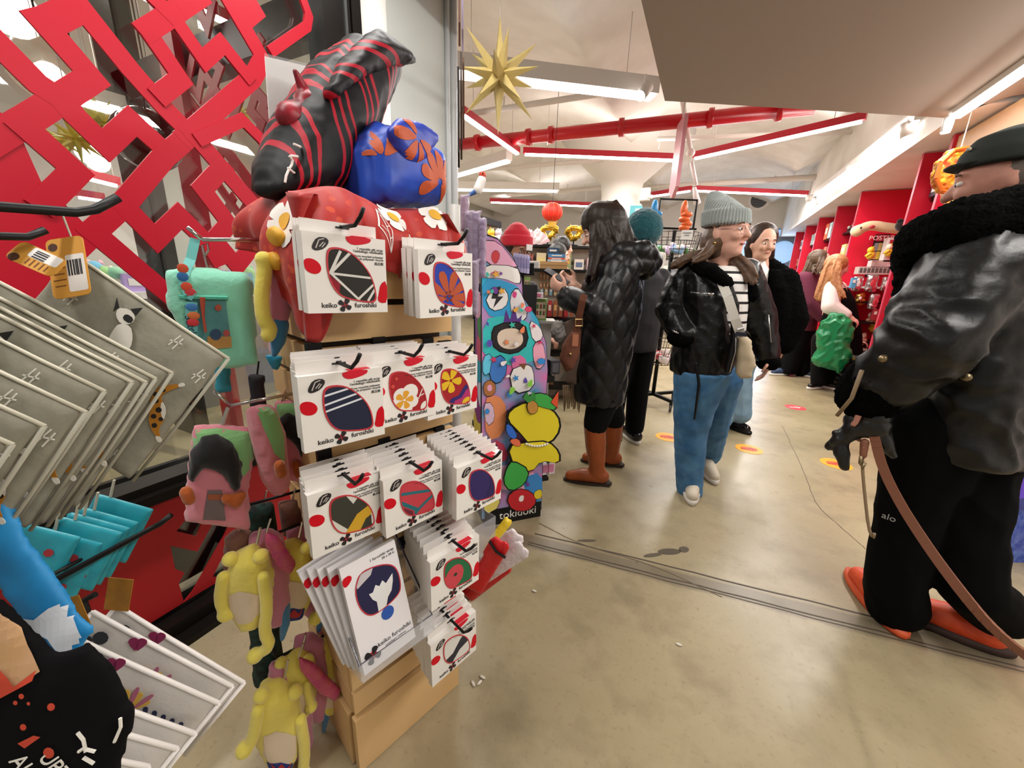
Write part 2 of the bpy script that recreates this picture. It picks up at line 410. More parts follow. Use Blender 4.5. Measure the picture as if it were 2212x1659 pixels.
# vents
vt = thing('air_vent', 'round dark slatted air vent high on the back wall', 'vent', PY(1640, 432, WB-.01))
T = frame(PY(1640, 432, WB-.015), (1, 0, 0), zd=(0, -1, 0))
me = shape2d([blob2d(0, 0, .26, .26, 32), blob2d(0, 0, .19, .19, 32)], .03); me.transform(T); obj('vent_ring', me, m_white, vt)
me = shape2d([blob2d(0, 0, .19, .19, 32)], .01); me.transform(T); obj('vent_opening', me, M('vent_dark', '3b4046', .7), vt)
for k in range(-4, 5):
    hw = math.sqrt(.185**2-(k*.04)**2); b = MB().box((0, k*.04, .012), (2*hw, .012, .012)); b.xf(T); obj('slat', b, M('vent_slat', '8b929a', .6), vt)
# ------------------------------------------------------------------ ceiling fixtures
def led_bar(a, b, label, red=True, group=None, wd=.055, ht=.075, name='pendant_led_bar', em=m_led):
    t = thing(name, label, 'light', (a+b)/2, group)
    obj('housing', MB().beam(a, b, wd, ht), m_pink if red else m_white, t)
    d = (b-a).normalized()
    obj('diffuser', MB().beam(a+d*.03-V(0, 0, ht/2+.012), b-d*.03-V(0, 0, ht/2+.012), wd*.9, .026), em, t)
    for q in (.15, .85):
        c = a.lerp(b, q); zt = ceil_z(c.x, c.y)+.02
        if zt > c.z: obj('hanging_wire', MB().tube([c, V(c.x, c.y, zt)], .004, 6), m_wpipe, t)
    return t
ZL = 2.98; HG = 'red hexagon pendant lights'
for (q, label) in (
    (((1000, 238), (1120, 325)), 'red pendant LED bar running away above the gold star, left arm of near hexagon'),
    (((1130, 325), (1472, 339)), 'long red pendant LED bar crossing in front of the round column'),
    (((1498, 335), (1872, 249)), 'red pendant LED bar slanting up to the beige slab'),
    (((1408, 419), (1494, 406)), 'short red pendant LED bar right of the column, beside the hanging sign'),
    (((1502, 406), (1745, 417)), 'red pendant LED bar pointing at the round air vent'),
    (((1058, 432), (1300, 442)), 'red pendant LED bar above the red paper lantern')):
    led_bar(PZ(*q[0], ZL), PZ(*q[1], ZL), label, True, HG)
for (q, z, label) in (
    (((940, 132), (1418, 190)), 2.95, 'white channel light beam with lit strip, behind the gold star'),
    (((900, 395), (1100, 335)), 3.0, 'white channel light beam slanting down below the red pipe on the left'),
    (((930, 400), (1208, 404)), 3.0, 'white channel light beam above the toy bird, furthest of three')):
    led_bar(PZ(*q[0], z), PZ(*q[1], z), label, False, 'white light beams', .12, .13, 'light_beam', m_led2)
# red sprinkler main
t = thing('sprinkler_pipe', 'thick glossy red sprinkler pipe with couplings under the ceiling', 'pipe', PZ(1350, 275, 3.05))
a, b = PZ(960, 316, 3.05), PZ(1760, 231, 3.05)
obj('pipe', MB().tube([a, b], .075, 18), m_pipe, t, smooth=True)
for k in (.12, .29, .36, .56, .78, .93):
    c = a.lerp(b, k); d = (b-a).normalized(); obj('coupling', MB().tube([c-d*.03, c-d*.028, c+d*.028, c+d*.03], [.075, .1, .1, .075], 18), m_pipe, t, smooth=True)
for (x0, y0, z0), (x1, y1, z1), r in (((985, 250, 3.1), (1380, 190, 3.1), .03), ((990, 370, 3.15), (1310, 345, 3.15), .035), ((1060, 425, 3.1), (1300, 405, 3.1), .04), ((1400, 405, 3.2), (1800, 380, 3.2), .05), ((1420, 300, 3.2), (1840, 285, 3.2), .03)):
    a, b = PZ(x0, y0, z0), PZ(x1, y1, z1)
    t = thing('conduit', {985: 'thin white conduit crossing behind the gold star', 990: 'white conduit with bent end below the red pipe', 1060: 'white conduit above the red lantern', 1400: 'thick white conduit in front of the far blue wall', 1420: 'white conduit behind the slanting red light bar'}[x0], 'pipe', (a+b)/2, 'white ceiling conduits')
    obj('conduit_run', MB().tube([a, b], r, 10), m_wpipe, t, smooth=True)
    for k in (.3, .72):
        c = a.lerp(b, k); obj('clamp', MB().tube([c, V(c.x, c.y, min(c.z+.12, 3.27))], .009, 6), m_wpipe, t)
# hanging blade sign seen edge on, with its slim rods
a = PZ(1478, 236, 3.1); b0_ = PR(1468, 425, math.hypot(a.x, a.y)*.98)
t = thing('hanging_sign', 'narrow pink blade sign hanging edge on from the ceiling', 'sign', b0_)
d = V(a.x, a.y, 0).normalized(); s = V(d.y, -d.x, 0)
zt, zb = a.z, b0_.z
T = frame(V(a.x, a.y, 0), d, zd=s)
obj('sign_blade', MB().prism([(-.16, zt-.1), (.16, zt-.1), (.16, zb+.1), (0, zb), (-.16, zb+.1)], -.02, .02, T @ Matrix.Rotation(math.radians(12), 4, 'Y')), M('pink_sign', 'd0909a', .5), t)
mb = MB(); mb.tube([V(a.x, a.y, zt-.1), V(a.x, a.y, 3.5)], .012, 6); obj('sign_rod', mb, m_wpipe, t)
t = thing('spot_rod', 'slim white track spotlight rod hanging in front of the red light bars', 'light', PZ(1490, 300, 3.0))
q = [PR(1466, 165, 5.6), PR(1492, 330, 5.6), PR(1498, 345, 5.6)]
obj('rod', MB().tube(q[:2], .028, 8), m_white, t, smooth=True); obj('joint', MB().ell(q[1], .05), m_white, t, smooth=True)
obj('rod', MB().tube([PR(1494, 350, 5.6), PR(1504, 400, 5.6)], .022, 8), m_white, t, smooth=True)
obj('spot_head', MB().tube([PR(1500, 405, 5.6), PR(1506, 440, 5.6)], [.02, .045], 10), m_white, t, smooth=True)
# spotlight on beam end
def spot(name, label, p, d, r=.05, L=.14, up=.12):
    t = thing(name, label, 'light', p); d = Vector(d).normalized()
    obj('spot_can', MB().tube([p-d*L/2, p-d*L*.45, p+d*L/2], [r*.8, r, r], 14), m_white, t, smooth=True)
    obj('spot_lens', MB().tube([p+d*L/2, p+d*(L/2+.006)], r*.85, 14), m_led, t)
    obj('spot_stem', MB().tube([p, p+V(0, 0, up)], .012, 6), m_white, t); return t
spot('spotlight', 'small white spotlight at the end of the channel light beam', PZ(1392, 196, 2.84), (-.3, -.6, -.7))
# LED strip beside the slab + track on the soffit
a, b = PZ(2066, 243, ZS-.02), V(1.5, .2, ZS-.02); b.x = a.x+.03
t = thing('led_profile', 'bright white LED profile running along the slab above the shelves', 'light', (a+b)/2)
obj('housing', MB().beam(a, b, .07, .04), m_white, t); obj('diffuser', MB().beam(a-V(0, 0, .03), b-V(0, 0, .03), .06, .02), m_led, t)
a, b = PX(1762, 416, 1.42), PX(1985, 248, 1.42)
t = thing('track_rail', 'white track rail with lit edge along the face of the soffit', 'light', (a+b)/2)
obj('housing', MB().beam(a, b, .05, .09), m_white, t); obj('diffuser', MB().beam(a-V(.005, 0, .05), b-V(.005, 0, .05), .04, .02), m_led2, t)
spot('spotlight', 'white track spotlight nearest the slab on the soffit rail', PX(1958, 280, 1.40), (.3, 0, -1), .045, .12, .08)
spot('spotlight', 'glowing white track spotlight in the middle of the soffit rail', PX(1838, 368, 1.40), (.2, -.5, -1), .045, .12, .08)
spot('spotlight', 'white spotlight hanging at the end of the LED profile', PZ(2047, 268, ZS-.1), (0, 0, -1), .03, .1, .08)
t = thing('junction_box', 'white electrical box on the right side of the column', 'box', PR(1395, 420, 7.1))
obj('box_body', MB().box(PR(1394, 420, 7.15), (.14, .1, .18)), m_wpipe, t); obj('box_knockout', MB().tube([PR(1400, 425, 7.1), PR(1408, 425, 7.05)], .03, 8), m_wpipe, t)
t = thing('alarm_horn', 'small round white alarm fitting on the soffit near its far end', 'alarm', PX(1752, 424, 1.44))
obj('horn', MB().tube([PX(1758, 424, 1.45), PX(1748, 428, 1.36)], [.03, .06], 12), m_white, t, smooth=True); obj('back_plate', MB().box(PX(1766, 430, 1.46), (.02, .12, .16)), m_white, t)
# ------------------------------------------------------------------ gold paper star
def star(name, label, c, R, mat, seed=3, rot=0.2, tilt=0.):
    t = thing(name, label, 'star', c); rnd = random.Random(seed)
    core = R*.22; dirs = []
    for lat, n, off in ((90, 1, 0), (38, 5, .2), (-2, 6, .7), (-40, 5, .5), (-90, 1, 0)):
        for k in range(n):
            a = 2*math.pi*(k+off)/n+rot; l = math.radians(lat); dirs.append(V(math.cos(l)*math.cos(a), math.cos(l)*math.sin(a), math.sin(l)))
    Rm = RX(tilt)
    for d in dirs:
        d = Rm @ d
        x = d.cross(V(0, 0, 1));
        if x.length < .01: x = V(1, 0, 0)
        x.normalize(); y = d.cross(x); L = R*rnd.uniform(1.05, 1.35)
        if abs(d.z) > .95: L = R*1.35
        b = MB(); base = [c+d*core*.55+(x*math.cos(i*math.pi/2)+y*math.sin(i*math.pi/2))*core*.8 for i in range(4)]
        b.add(base+[c+d*L], [(0, 1, 4), (1, 2, 4), (2, 3, 4), (3, 0, 4), (3, 2, 1, 0)]); obj('point', b, mat, t)
    obj('core', MB().ell(c, core*.75, nu=10, nv=6), mat, t)
    obj('hanging_wire', MB().tube([c+V(0, 0, R*1.2), V(c.x, c.y, ceil_z(c.x, 0))], .002, 5), m_wpipe, t)
    return t
star('paper_star', 'gold paper star with many spikes hanging near the ceiling', P(1078, 165, 1.95), .195, M('gold_paper', 'd2bd7c', .6, noise=(20, 'bfa860', .5)))
# thin dark sheets hanging beside the pillar
t = thing('hanging_tapestry', 'bundle of dark brown cloth sheets hanging edge on beside the pillar', 'cloth', PR(990, 350, 1.9))
for (x, y0, y1, dd, col) in ((992, -60, 100, 1.8, '5b3b2e'), (996, 140, 345, 1.8, '4a3b35'), (1001, 150, 300, 1.86, '6a5040'), (990, 170, 362, 1.74, '1f1a1c'), (999, 20, 110, 1.95, 'a89cb8')):
    p, q = PR(x, y0, dd), PR(x, y1, dd); d = V(p.x, p.y, 0).normalized()
    T = frame(V(p.x, p.y, 0), d, zd=V(d.y, -d.x, 0))
    n = 8; b = MB()
    poly = [(-.09, p.z), (.09, p.z), (.10, q.z+.05), (.03, q.z+.02), (0, q.z), (-.05, q.z+.06), (-.09, q.z+.03)]
    obj('sheet', b.prism(poly, -.004, .004, T), M('cloth_'+col, col, .8), t)
# floor stickers
for (x, y, c1, label) in ((1618, 970, 'f0a21c', 'orange round floor sticker with red arrow in front of the black shoes'), (1718, 880, 'd8404a', 'red round floor sticker on the open floor, furthest right'),
                          (1442, 944, 'f0a21c', 'orange round floor sticker left of the blue jeans'), (1806, 1002, 'f0a21c', 'orange round floor sticker behind the black glove'), (1352, 838, 'd8404a', 'small red floor sticker by the wheeled basket rack')):
    p = PZ(x, y, .001); t = thing('floor_sticker', label, 'sticker', p, 'round floor stickers')
    me = shape2d([blob2d(0, 0, .095, .095, 28)], .0012); obj('disc', me, M('sticker_'+c1, c1, .45), t, world=False)
    arrow = [(-.06, -.012), (.01, -.012), (.01, -.035), (.065, 0), (.01, .035), (.01, .012), (-.06, .012)]
    me = shape2d([arrow], .0012); o = obj('arrow', me, M('sticker_arrow', 'b3321c', .5) if c1[0] == 'f' else M('sticker_arrow_pale', 'e9b6b0', .5), t, world=False, T=TR((0, 0, .001)) @ Matrix.Rotation(.4, 4, 'Z'))
    if c1[0] == 'f': me = shape2d([blob2d(0, 0, .06, .04, 20)], .001); obj('sticker_patch', me, M('sticker_patch', 'e0651e', .5), t, world=False, T=TR((0, 0, .0005)))
for (x, y, label) in ((1150, 1278, 'tiny white paper scrap on the floor beyond the red bags'), (1478, 1405, 'tiny white crumb on the open concrete floor'), (1030, 1468, 'crumpled clear plastic scrap on the floor beside the stand')):
    p = PZ(x, y, .004); b = MB()
    for k in range(3 if 'crumpled' in label else 1): b.ell(p+V(random.uniform(-.02, .02), random.uniform(-.02, .02), 0), (.012, .005, .004), RZ(k*1.3), 7, 5)
    tag(obj('litter_scrap', b, M('scrap_white', 'd8d2c4', .4), smooth=True), label, 'litter', 'litter on the floor')
# ================================================================== WINDOW WITH RED LATTICE
XW = -1.5
def glass_material():
    m = bpy.data.materials.new('window_glass'); m.use_nodes = True; nt = m.node_tree; N = nt.nodes; N.remove(N['Principled BSDF'])
    tr = N.new('ShaderNodeBsdfTransparent'); gl = N.new('ShaderNodeBsdfGlossy'); gl.inputs['Roughness'].default_value = .02
    tr.inputs[0].default_value = (.93, .95, .94, 1)
    mx = N.new('ShaderNodeMixShader'); mx.inputs[0].default_value = .09
    nt.links.new(tr.outputs[0], mx.inputs[1]); nt.links.new(gl.outputs[0], mx.inputs[2]); nt.links.new(mx.outputs[0], N['Material Output'].inputs[0]); return m
m_glass = glass_material()
def bands_to_mb(bands, proj2d, T, z0, z1, mb):
    """bands: (width, [(px,py),...]) -> strips with mitred joints in plane coordinates"""
    for bi, (wd, pl) in enumerate(bands):
        z1b = z1+bi*.0004; q = [Vector(proj2d(*p)) for p in pl]; n = len(q); Lp = []; Rp = []
        for i in range(n):
            d0 = (q[i]-q[i-1]).normalized() if i else None; d1 = (q[i+1]-q[i]).normalized() if i < n-1 else None
            if d0 is None: nn = Vector((-d1.y, d1.x)); k = 1; q0 = q[i]-d1*wd*.4
            elif d1 is None: nn = Vector((-d0.y, d0.x)); k = 1; q0 = q[i]+d0*wd*.4
            else:
                nn = Vector((-d0.y-d1.y, d0.x+d1.x)).normalized(); k = 1/max(.45, nn.dot(Vector((-d0.y, d0.x)))); q0 = q[i]
            Lp.append(q0+nn*wd/2*k); Rp.append(q0-nn*wd/2*k)
        for i in range(n-1): mb.prism([Rp[i], Rp[i+1], Lp[i+1], Lp[i]], z0+bi*.0001, z1b+.00015*(i % 2), T)
TW = Matrix(((0, 0, 1, XW), (1, 0, 0, 0), (0, 1, 0, 0), (0, 0, 0, 1)))     # local x = world Y, y = world Z, z = world X
def w2(x, y): p = PX(x, y, XW); return (p.y, p.z)
A, B_ = PX(250, 100, XW), PX(262, 88, XW)
WD = .053
lat = [(WD, [(95, 52), (172, 16), (280, 150), (357, 237), (410, 290)]), (WD, [(88, 44), (198, 170), (130, 214), (60, 258), (-20, 306)]),
       (WD, [(-10, 92), (80, 182), (130, 214), (160, 250), (227, 315), (284, 262), (362, 332), (410, 290)]),
       (WD, [(400, 296), (545, 168), (566, 128), (486, -10)]), (WD, [(410, 284), (549, 446), (580, 480)]),
       (WD, [(480, 360), (436, 408), (493, 484), (462, 518), (510, 574), (545, 530)]),
       (WD, [(349, 343), (262, 445), (195, 505), (120, 575)]), (WD, [(262, 440), (335, 516), (386, 466), (452, 530), (470, 560)]),
       (WD, [(199, 500), (300, 585), (385, 655)]), (WD, [(54, 276), (162, 372), (95, 438)]), (WD*.9, [(315, 66), (388, 172), (345, 205)]),
       (WD*.9, [(312, 68), (384, 22), (430, -8)]), (WD*.8, [(376, 44), (437, 132), (477, 96), (533, 166)]), (WD*.8, [(322, -10), (362, 30)]),
       (WD*.6, [(648, -10), (664, 34), (660, 58), (585, 110)]), (WD*.7, [(430, 300), (520, 260), (560, 300), (600, 350)])]
mb = MB(); bands_to_mb(lat, w2, TW, 0, .006, mb)
for pi_, poly in enumerate(([(-90, 180), (30, 264), (92, 402), (132, 434), (200, 502), (150, 600), (-90, 700)], [(547, -10), (573, 36), (538, 66), (496, -10)], [(-90, 560), (160, 560), (100, 690), (-90, 760)])):
    mb.prism([w2(*p) for p in poly][::-1], -.001-.0003*pi_, .0035+.0007*pi_, TW)
lp = thing('lattice_panel', 'cut-out red fretwork lattice covering the tall window', 'panel', V(XW, .6, .6))
obj('lattice_bands', mb, m_redv, lp)
# lower pane: red sheet with dark cut-outs
def r5(X, Y): return w2(260+X*.2532, 980+Y*.2532)
zr0, zr1 = .50, .57
outer = [(-.45, .07), (1.2, .07), (1.2, zr0), (-.45, zr0)]
holes = [[(540, 570), (690, 580), (640, 700), (470, 660)], [(800, 560), (930, 560), (880, 690), (610, 1170), (540, 1280), (490, 1100), (540, 1010), (460, 980), (420, 780), (650, 830)],
         [(740, 1150), (1020, 1170), (1120, 1200), (800, 1370), (560, 1440), (600, 1400), (790, 1320), (650, 1310)], [(900, 800), (940, 820), (860, 1050), (780, 1050)]]
hl = []
for h in holes: hl.append([(max(-.4, min(1.15, a)), max(.09, min(zr0-.02, b))) for a, b in (r5(*p) for p in h)])
me = shape2d([outer]+hl, .006); me.transform(TR((0, 0, .003))); me.transform(TW)
obj('lower_sheet', me, M('maroon_vinyl', 'a8141c', .5), lp)
wn = struct('window_2', MB().box((XW-.03, .3, 1.3), (.008, 2.1, 2.5)), m_glass, label='tall shop window glass behind the red lattice')
mb = MB()
for yy, ww in ((1.33, .13), (1.43, .05)): mb.box((XW-.02, yy, 1.7), (.10, ww, 3.4))
mb.box((XW-.01, .3, .535), (.09, 2.1, .07)).box((XW-.01, .3, .03), (.14, 2.1, .08)).box((XW+.045, .3, .53), (.03, 2.1, .03)).box((XW+.08, .3, .012), (.06, 2.1, .024))
obj('window_frame', mb, m_steel, wn)
obj('dark_backing', MB().box((XW-.2, .3, .28), (.02, 2.1, .5)), M('plinth_black', '0d0c0c', .6), wn)
obj('jamb_strip', MB().box((XW+.03, 1.37, 1.7), (.012, .012, 3.4)), M('jamb_grey', '6a6d6c', .3, .6), wn)
# return wall of the bay: steel posts, transom, second smaller lattice
YR = 1.36
TRW = Matrix(((1, 0, 0, 0), (0, 0, 1, YR), (0, 1, 0, 0), (0, 0, 0, 1)))
def r2(x, y): p = PY(x, y, YR); return (p.x, p.z)
ret = struct('window_3', MB().box((-2.6, YR+.02, 1.4), (2.0, .008, 2.8)), m_glass, label='glass return wall of the window bay')
mb = MB(); q0, q1 = PY(228, 120, YR), PY(318, 560, YR); xm = (q0.x+q1.x)/2
mb.box((xm, YR+.06, 1.6), (.30, .1, 3.4)); za = PY(400, 125, YR).z
mb.box(((xm-1.55)/2, YR+.06, za), (xm+1.55, .1, .17))
obj('window_frame', mb, m_steel, ret)
mb = MB(); W2 = .05
def rr2(*pts): return [(300+x*.1899, y*.1899) for x, y in pts]
def rr4(*pts): return [(260+x*.2351, 270+y*.2351) for x, y in pts]
lat2 = [(W2, rr2((650, 700), (600, 950), (720, 1110), (770, 830), (940, 1080))), (W2, rr2((860, 690), (965, 800), (900, 990), (760, 1290))), (W2, rr2((610, 930), (560, 1070), (730, 1310))),
        (W2, rr2((1240, 1000), (1050, 1520))), (W2, rr2((1290, 960), (1480, 1180), (1440, 1260), (1500, 1330))), (W2, rr2((1370, 1080), (1310, 1280), (1435, 1420), (1395, 1540))),
        (W2, rr4((950, 590), (1130, 850), (1180, 760))), (W2, rr4((1060, 680), (980, 850))), (W2*1.2, rr4((820, 40), (1020, 270), (1300, 640))), (W2, rr4((960, 240), (880, 480))), (W2, rr4((1080, 330), (1000, 480))),
        (W2, rr2((700, 90), (820, 340), (880, 60))), (W2, rr2((1420, 480), (1390, 560)))]
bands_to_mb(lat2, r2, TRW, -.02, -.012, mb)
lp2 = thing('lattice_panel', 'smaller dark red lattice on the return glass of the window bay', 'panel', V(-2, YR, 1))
obj('lattice_bands', mb, M('shaded_red_vinyl', 'b01a2b', .5), lp2)  # copy of the red vinyl with the bay's shade put into its colour
q0, q1 = PY(372, 150, YR), PY(470, 560, YR)
obj('red_post', MB().box(((q0.x+q1.x)/2, YR-.03, 1.55), (.16, .04, 3.1)), M('deep_red_paint', 'a80f24', .5), lp2)
# ------------------------------------------------------------------ the hall seen through the glass
for k, (x0, y0, x1, y1, X, label) in enumerate(((195, 202, 360, 248, -3.4, 'thin white LED line seen through the upper lattice'), (180, 372, 258, 392, -5.2, 'white LED bar low in the window, behind the dark post'),
        (340, 295, 400, 312, -4.6, 'short white LED bar glimpsed beside the lattice crossing'), (160, 415, 225, 425, -6.2, 'far white LED bar behind the lattice above the turtle toy'), (430, 5, 520, 50, -3.6, 'white LED bar near the top of the bay window'))):
    led_bar(PX(x0, y0, X), PX(x1, y1, X), label, k != 0, 'LED bars in the far hall', .05, .07)
def pendant(label, p, r, kind):
    t = thing('pendant_lamp', label, 'lamp', p, 'lamps and stars hung beyond the window')
    if kind == 'globe':
        obj('globe', MB().ell(p, r, nu=16, nv=10), M('smoked_globe', 'b3a69a', .15, alpha=.5), t, smooth=True)
        obj('bulb', MB().ell(p-V(0, 0, r*.2), r*.4, nu=10, nv=7), M('warm_bulb', 'fff0d8', .4, emit=9), t, smooth=True)
    else: obj('bulb', MB().ell(p, r, nu=10, nv=7), M('warm_bulb', 'fff0d8', .4, emit=9), t, smooth=True)
    obj('cord', MB().tube([p+V(0, 0, r*.9), V(p.x, p.y, 3.35)], .006, 5), m_black, t)
pendant('smoked glass globe lamp high behind the left lattice', PX(105, 150, -3.2), .16, 'globe')
pendant('glowing bulb at the very top left behind the window', PX(18, 18, -3.4), .12, 'bulb')
pendant('upper of two small glowing bulbs in the lattice opening', PX(198, 330, -4.6), .10, 'bulb')
pendant('lower of two small glowing bulbs in the lattice opening', PX(211, 350, -4.9), .08, 'bulb')
pendant('bulb seen through the bay glass near the lattice crossing', PX(335, 270, -4.2), .06, 'bulb')
pendant('bulb behind the dark post, beside the lattice crossing', PX(405, 335, -4.4), .07, 'bulb')
for i, (x, y, X, R) in enumerate(((212, 262, -2.6, .10), (166, 300, -2.9, .09), (135, 305, -3.2, .07), (500, 225, -2.9, .06), (525, 245, -3.3, .06), (540, 110, -2.6, .07))):
    star('paper_star', ['yellow paper star beside the dark post behind the window', 'larger pale yellow star low in the lattice opening', 'small pale star left of the pale yellow star', 'faint cream star inside the bay window', 'tiny cream star right of the faint cream star', 'yellow star at the top of the bay beside the white card'][i], PX(x, y, X), R, M('yellow_paper', 'e2d15a', .5), i, .3*i)
t = thing('hanging_ball', 'shiny black ball ornament hanging beside the dark post', 'ornament', PX(318, 300, -2.3))
obj('ball', MB().ell(PX(318, 302, -2.4), .13, nu=18, nv=12), M('gloss_black', '17120f', .08), t, smooth=True); obj('cord', MB().tube([PX(316, 262, -2.4), PX(310, 200, -2.4)], .005, 5), m_black, t)
t = thing('hall_cabinet', 'long low display counter behind the window glass', 'counter', V(-4.3, 2.4, 0))
obj('counter_body', MB().box((-4.3, 2.2, .5), (.7, 3.8, 1.0)), M('counter_grey', '8d8880', .6), t); obj('counter_top', MB().box((-4.3, 2.2, 1.02), (.8, 3.9, .05)), m_white, t); obj('counter_rail', MB().box((-3.93, 2.2, .9), (.03, 3.8, .05)), m_black, t)
gc = ['f2b7c4', '8fc8a4', 'e9dfc8', '6fb3d2', 'd8607e', 'f0cf6a', 'b9a0d8', 'e8e4dc', '9fd18b', '6c5a78', 'cfe0e8', 'e6a070']
for i in range(16):
    x = [180, 205, 225, 345, 375, 395, 470, 500, 255, 300, 330, 420, 440, 520, 150, 280][i]; X = -4.3+.22*(i % 3-1); yy = PX(x, 470, X).y
    R = .07+.03*random.random(); p = V(X, yy, 1.05+R*.9)
    t = thing('plush_toy', ['green and cream turtle plush seen over the black hook', 'cream round plush left of the dark post', 'white round plush at the edge of the red lattice', 'pink and white plush in the bay glass', 'light pink plush with pale top in the bay glass', 'mint balloon shaped plush in the bay glass',
        'pale green round plush near the red cloth', 'pink dotted plush near the red cloth', 'green plush low behind the dark post', 'dark plush behind the post foot', 'yellow plush on the counter in the bay', 'lilac plush on the counter in the bay', 'white plush on the counter in the bay', 'blue plush beside the red cloth edge', 'small peach plush over the black hook', 'tan plush behind the post'][i], 'toy', p, 'plush toys on the far counter')
    mt = M('plush_'+gc[i % 12], gc[i % 12], .9, sheen=.4)
    obj('plush_body', MB().ell(p, (R, R, R*.9)), mt, t, smooth=True); obj('plush_head', MB().ell(p+V(.04, -.02, R*.95), R*.62), M('plush_'+gc[(i*5+3) % 12], gc[(i*5+3) % 12], .9, sheen=.4), t, smooth=True)
    for s in (-1, 1): obj('ear', MB().ell(p+V(0, s*R*.4, R*1.45), R*.22, nu=8, nv=6), mt, t, smooth=True)
for i in range(12):
    yy = .9+i*.27; hh = .12+.1*random.random(); p = V(-4.0, yy, 1.045)
    t = thing('product_box', 'small coloured carton standing on the counter behind the window glass', 'box', p, 'cartons on the far counter')
    obj('carton', MB().box(p+V(0, 0, hh/2), (.08, .14, hh)), M('carton_'+gc[(i*3) % 12], gc[(i*3) % 12], .5), t); obj('carton_label', MB().box(p+V(.042, 0, hh*.55), (.003, .09, hh*.4)), m_white, t)
# ================================================================== inflated outline helper
def in_poly(pts, poly):
    x, y = pts[:, 0], pts[:, 1]; ins = np.zeros(len(pts), bool); n = len(poly)
    for i in range(n):
        (x0, y0), (x1, y1) = poly[i], poly[(i+1) % n]
        c = ((y0 > y) != (y1 > y)) & (x < (x1-x0)*(y-y0)/((y1-y0) or 1e-9)+x0); ins ^= c
    return ins
def edge_dist(pts, poly):
    d = np.full(len(pts), 1e9); n = len(poly)
    for i in range(n):
        a = np.array(poly[i]); b = np.array(poly[(i+1) % n]); ab = b-a; L = max(ab @ ab, 1e-12)
        t = np.clip(((pts-a) @ ab)/L, 0, 1); q = a+t[:, None]*ab; d = np.minimum(d, np.hypot(*(pts-q).T))
    return d
def inflate(poly, thick, cell, T=None, smooth=5, rim=None, edge=.15, post=None, mb_extra=None, name='inflated', vox=None):
    """puffed solid from a 2-D outline: half thickness grows from the rim inwards over the distance rim"""
    P_ = np.array(poly); lo, hi = P_.min(0), P_.max(0)
    xs = np.arange(lo[0]+cell/2, hi[0], cell); ys = np.arange(lo[1]+cell/2, hi[1], cell)
    g = np.array([(x, y) for y in ys for x in xs]); k = in_poly(g, poly); g = g[k]; d = edge_dist(g, poly)
    rim = rim or d.max(); t = np.clip(d/rim, 0, 1); h = thick/2*np.maximum(edge, np.sqrt(1-(1-t)**2))
    mb = MB(); c = cell*.51
    cs = np.array([(a, b, d) for d in (-1, 1) for b in (-1, 1) for a in (-1, 1)], float); n_ = len(g)
    vv = np.concatenate([g, np.zeros((n_, 1))], 1)[:, None, :]+cs[None]*np.stack([np.full(n_, c), np.full(n_, c), h], 1)[:, None, :]
    fq = np.array([(0, 2, 3, 1), (4, 5, 7, 6), (0, 1, 5, 4), (2, 6, 7, 3), (0, 4, 6, 2), (1, 3, 7, 5)]); ff = (fq[None]+8*np.arange(n_)[:, None, None]).reshape(-1, 4)
    mb.v = vv.reshape(-1, 3).tolist(); mb.f = ff.tolist()
    if mb_extra: mb_extra(mb)
    me = remesh(mb, vox or cell*.8, smooth, name, post)
    if T is not None: me.transform(T)
    return me
# ================================================================== GIFT WRAP STAND
_d = ray(1921, 637); EX = V(_d.x, _d.y, 0).normalized(); NS = V(EX.y, -EX.x, 0)
S0 = PZ(795, 1645, 0)
TS = frame(S0, EX, zd=(0, 0, 1))                       # x along the face, y into the stand, z up
FT = Matrix(((1, 0, 0, 0), (0, 0, -1, 0), (0, 1, 0, 0), (0, 0, 0, 1)))   # print plane facing the customer
def SP(x, y, off):                                    # pixel -> (s, z) on the plane off metres in front of the face
    p = PP(x, y, S0+NS*off, NS); return (p-S0).dot(EX), p.z
m_wood = M('maple_laminate', 'dab682', .45, noise=(6, 'cba36c', .6))
m_groove = M('slat_groove', '3a2f25', .7)
SW, SD, SH = .305, .30, 1.30; SX = -.02
st = thing('slatwall_stand', 'tall pale wooden slat stand hung with gift wrap packs', 'stand', TS)
obj('core_panel', MB().box((SX+SW/2, .012+SD/2, .17+(SH-.17)/2), (SW-.03, SD-.03, SH-.17)), m_groove, st, world=False)
pitch = .0762; me_f = MB().box((SX+SW/2, .006, .032), (SW, .014, .064)).mesh('slat'); me_s = MB().box((SX+.006, SD/2+.006, .032), (.014, SD-.016, .064)).mesh('slat')
z = .185
while z < SH-.05:
    link('slat', me_f, m_wood, st, TR((0, 0, z))); link('slat', me_s, m_wood, st, TR((0, 0, z))); z += pitch
obj('skirt_board', MB().box((SX+SW/2, 0, .088), (SW+.01, .02, .172)), m_wood, st, world=False)
obj('skirt_board', MB().box((SX, SD/2+.01, .088), (.02, SD-.02, .172)), m_wood, st, world=False)
obj('top_board', MB().box((SX+SW/2, SD/2, SH), (SW+.01, SD+.01, .02)), m_wood, st, world=False)
for zc in (1.075, .845, .61):
    for s in (.01, .13, .26):
        obj('groove_clip', MB().box((s+SX+.02, -.006, zc-.008), (.03, .014, .026)).box((s+SX+.02, -.012, zc-.004), (.03, .01, .01)), m_blackp, st, world=False)
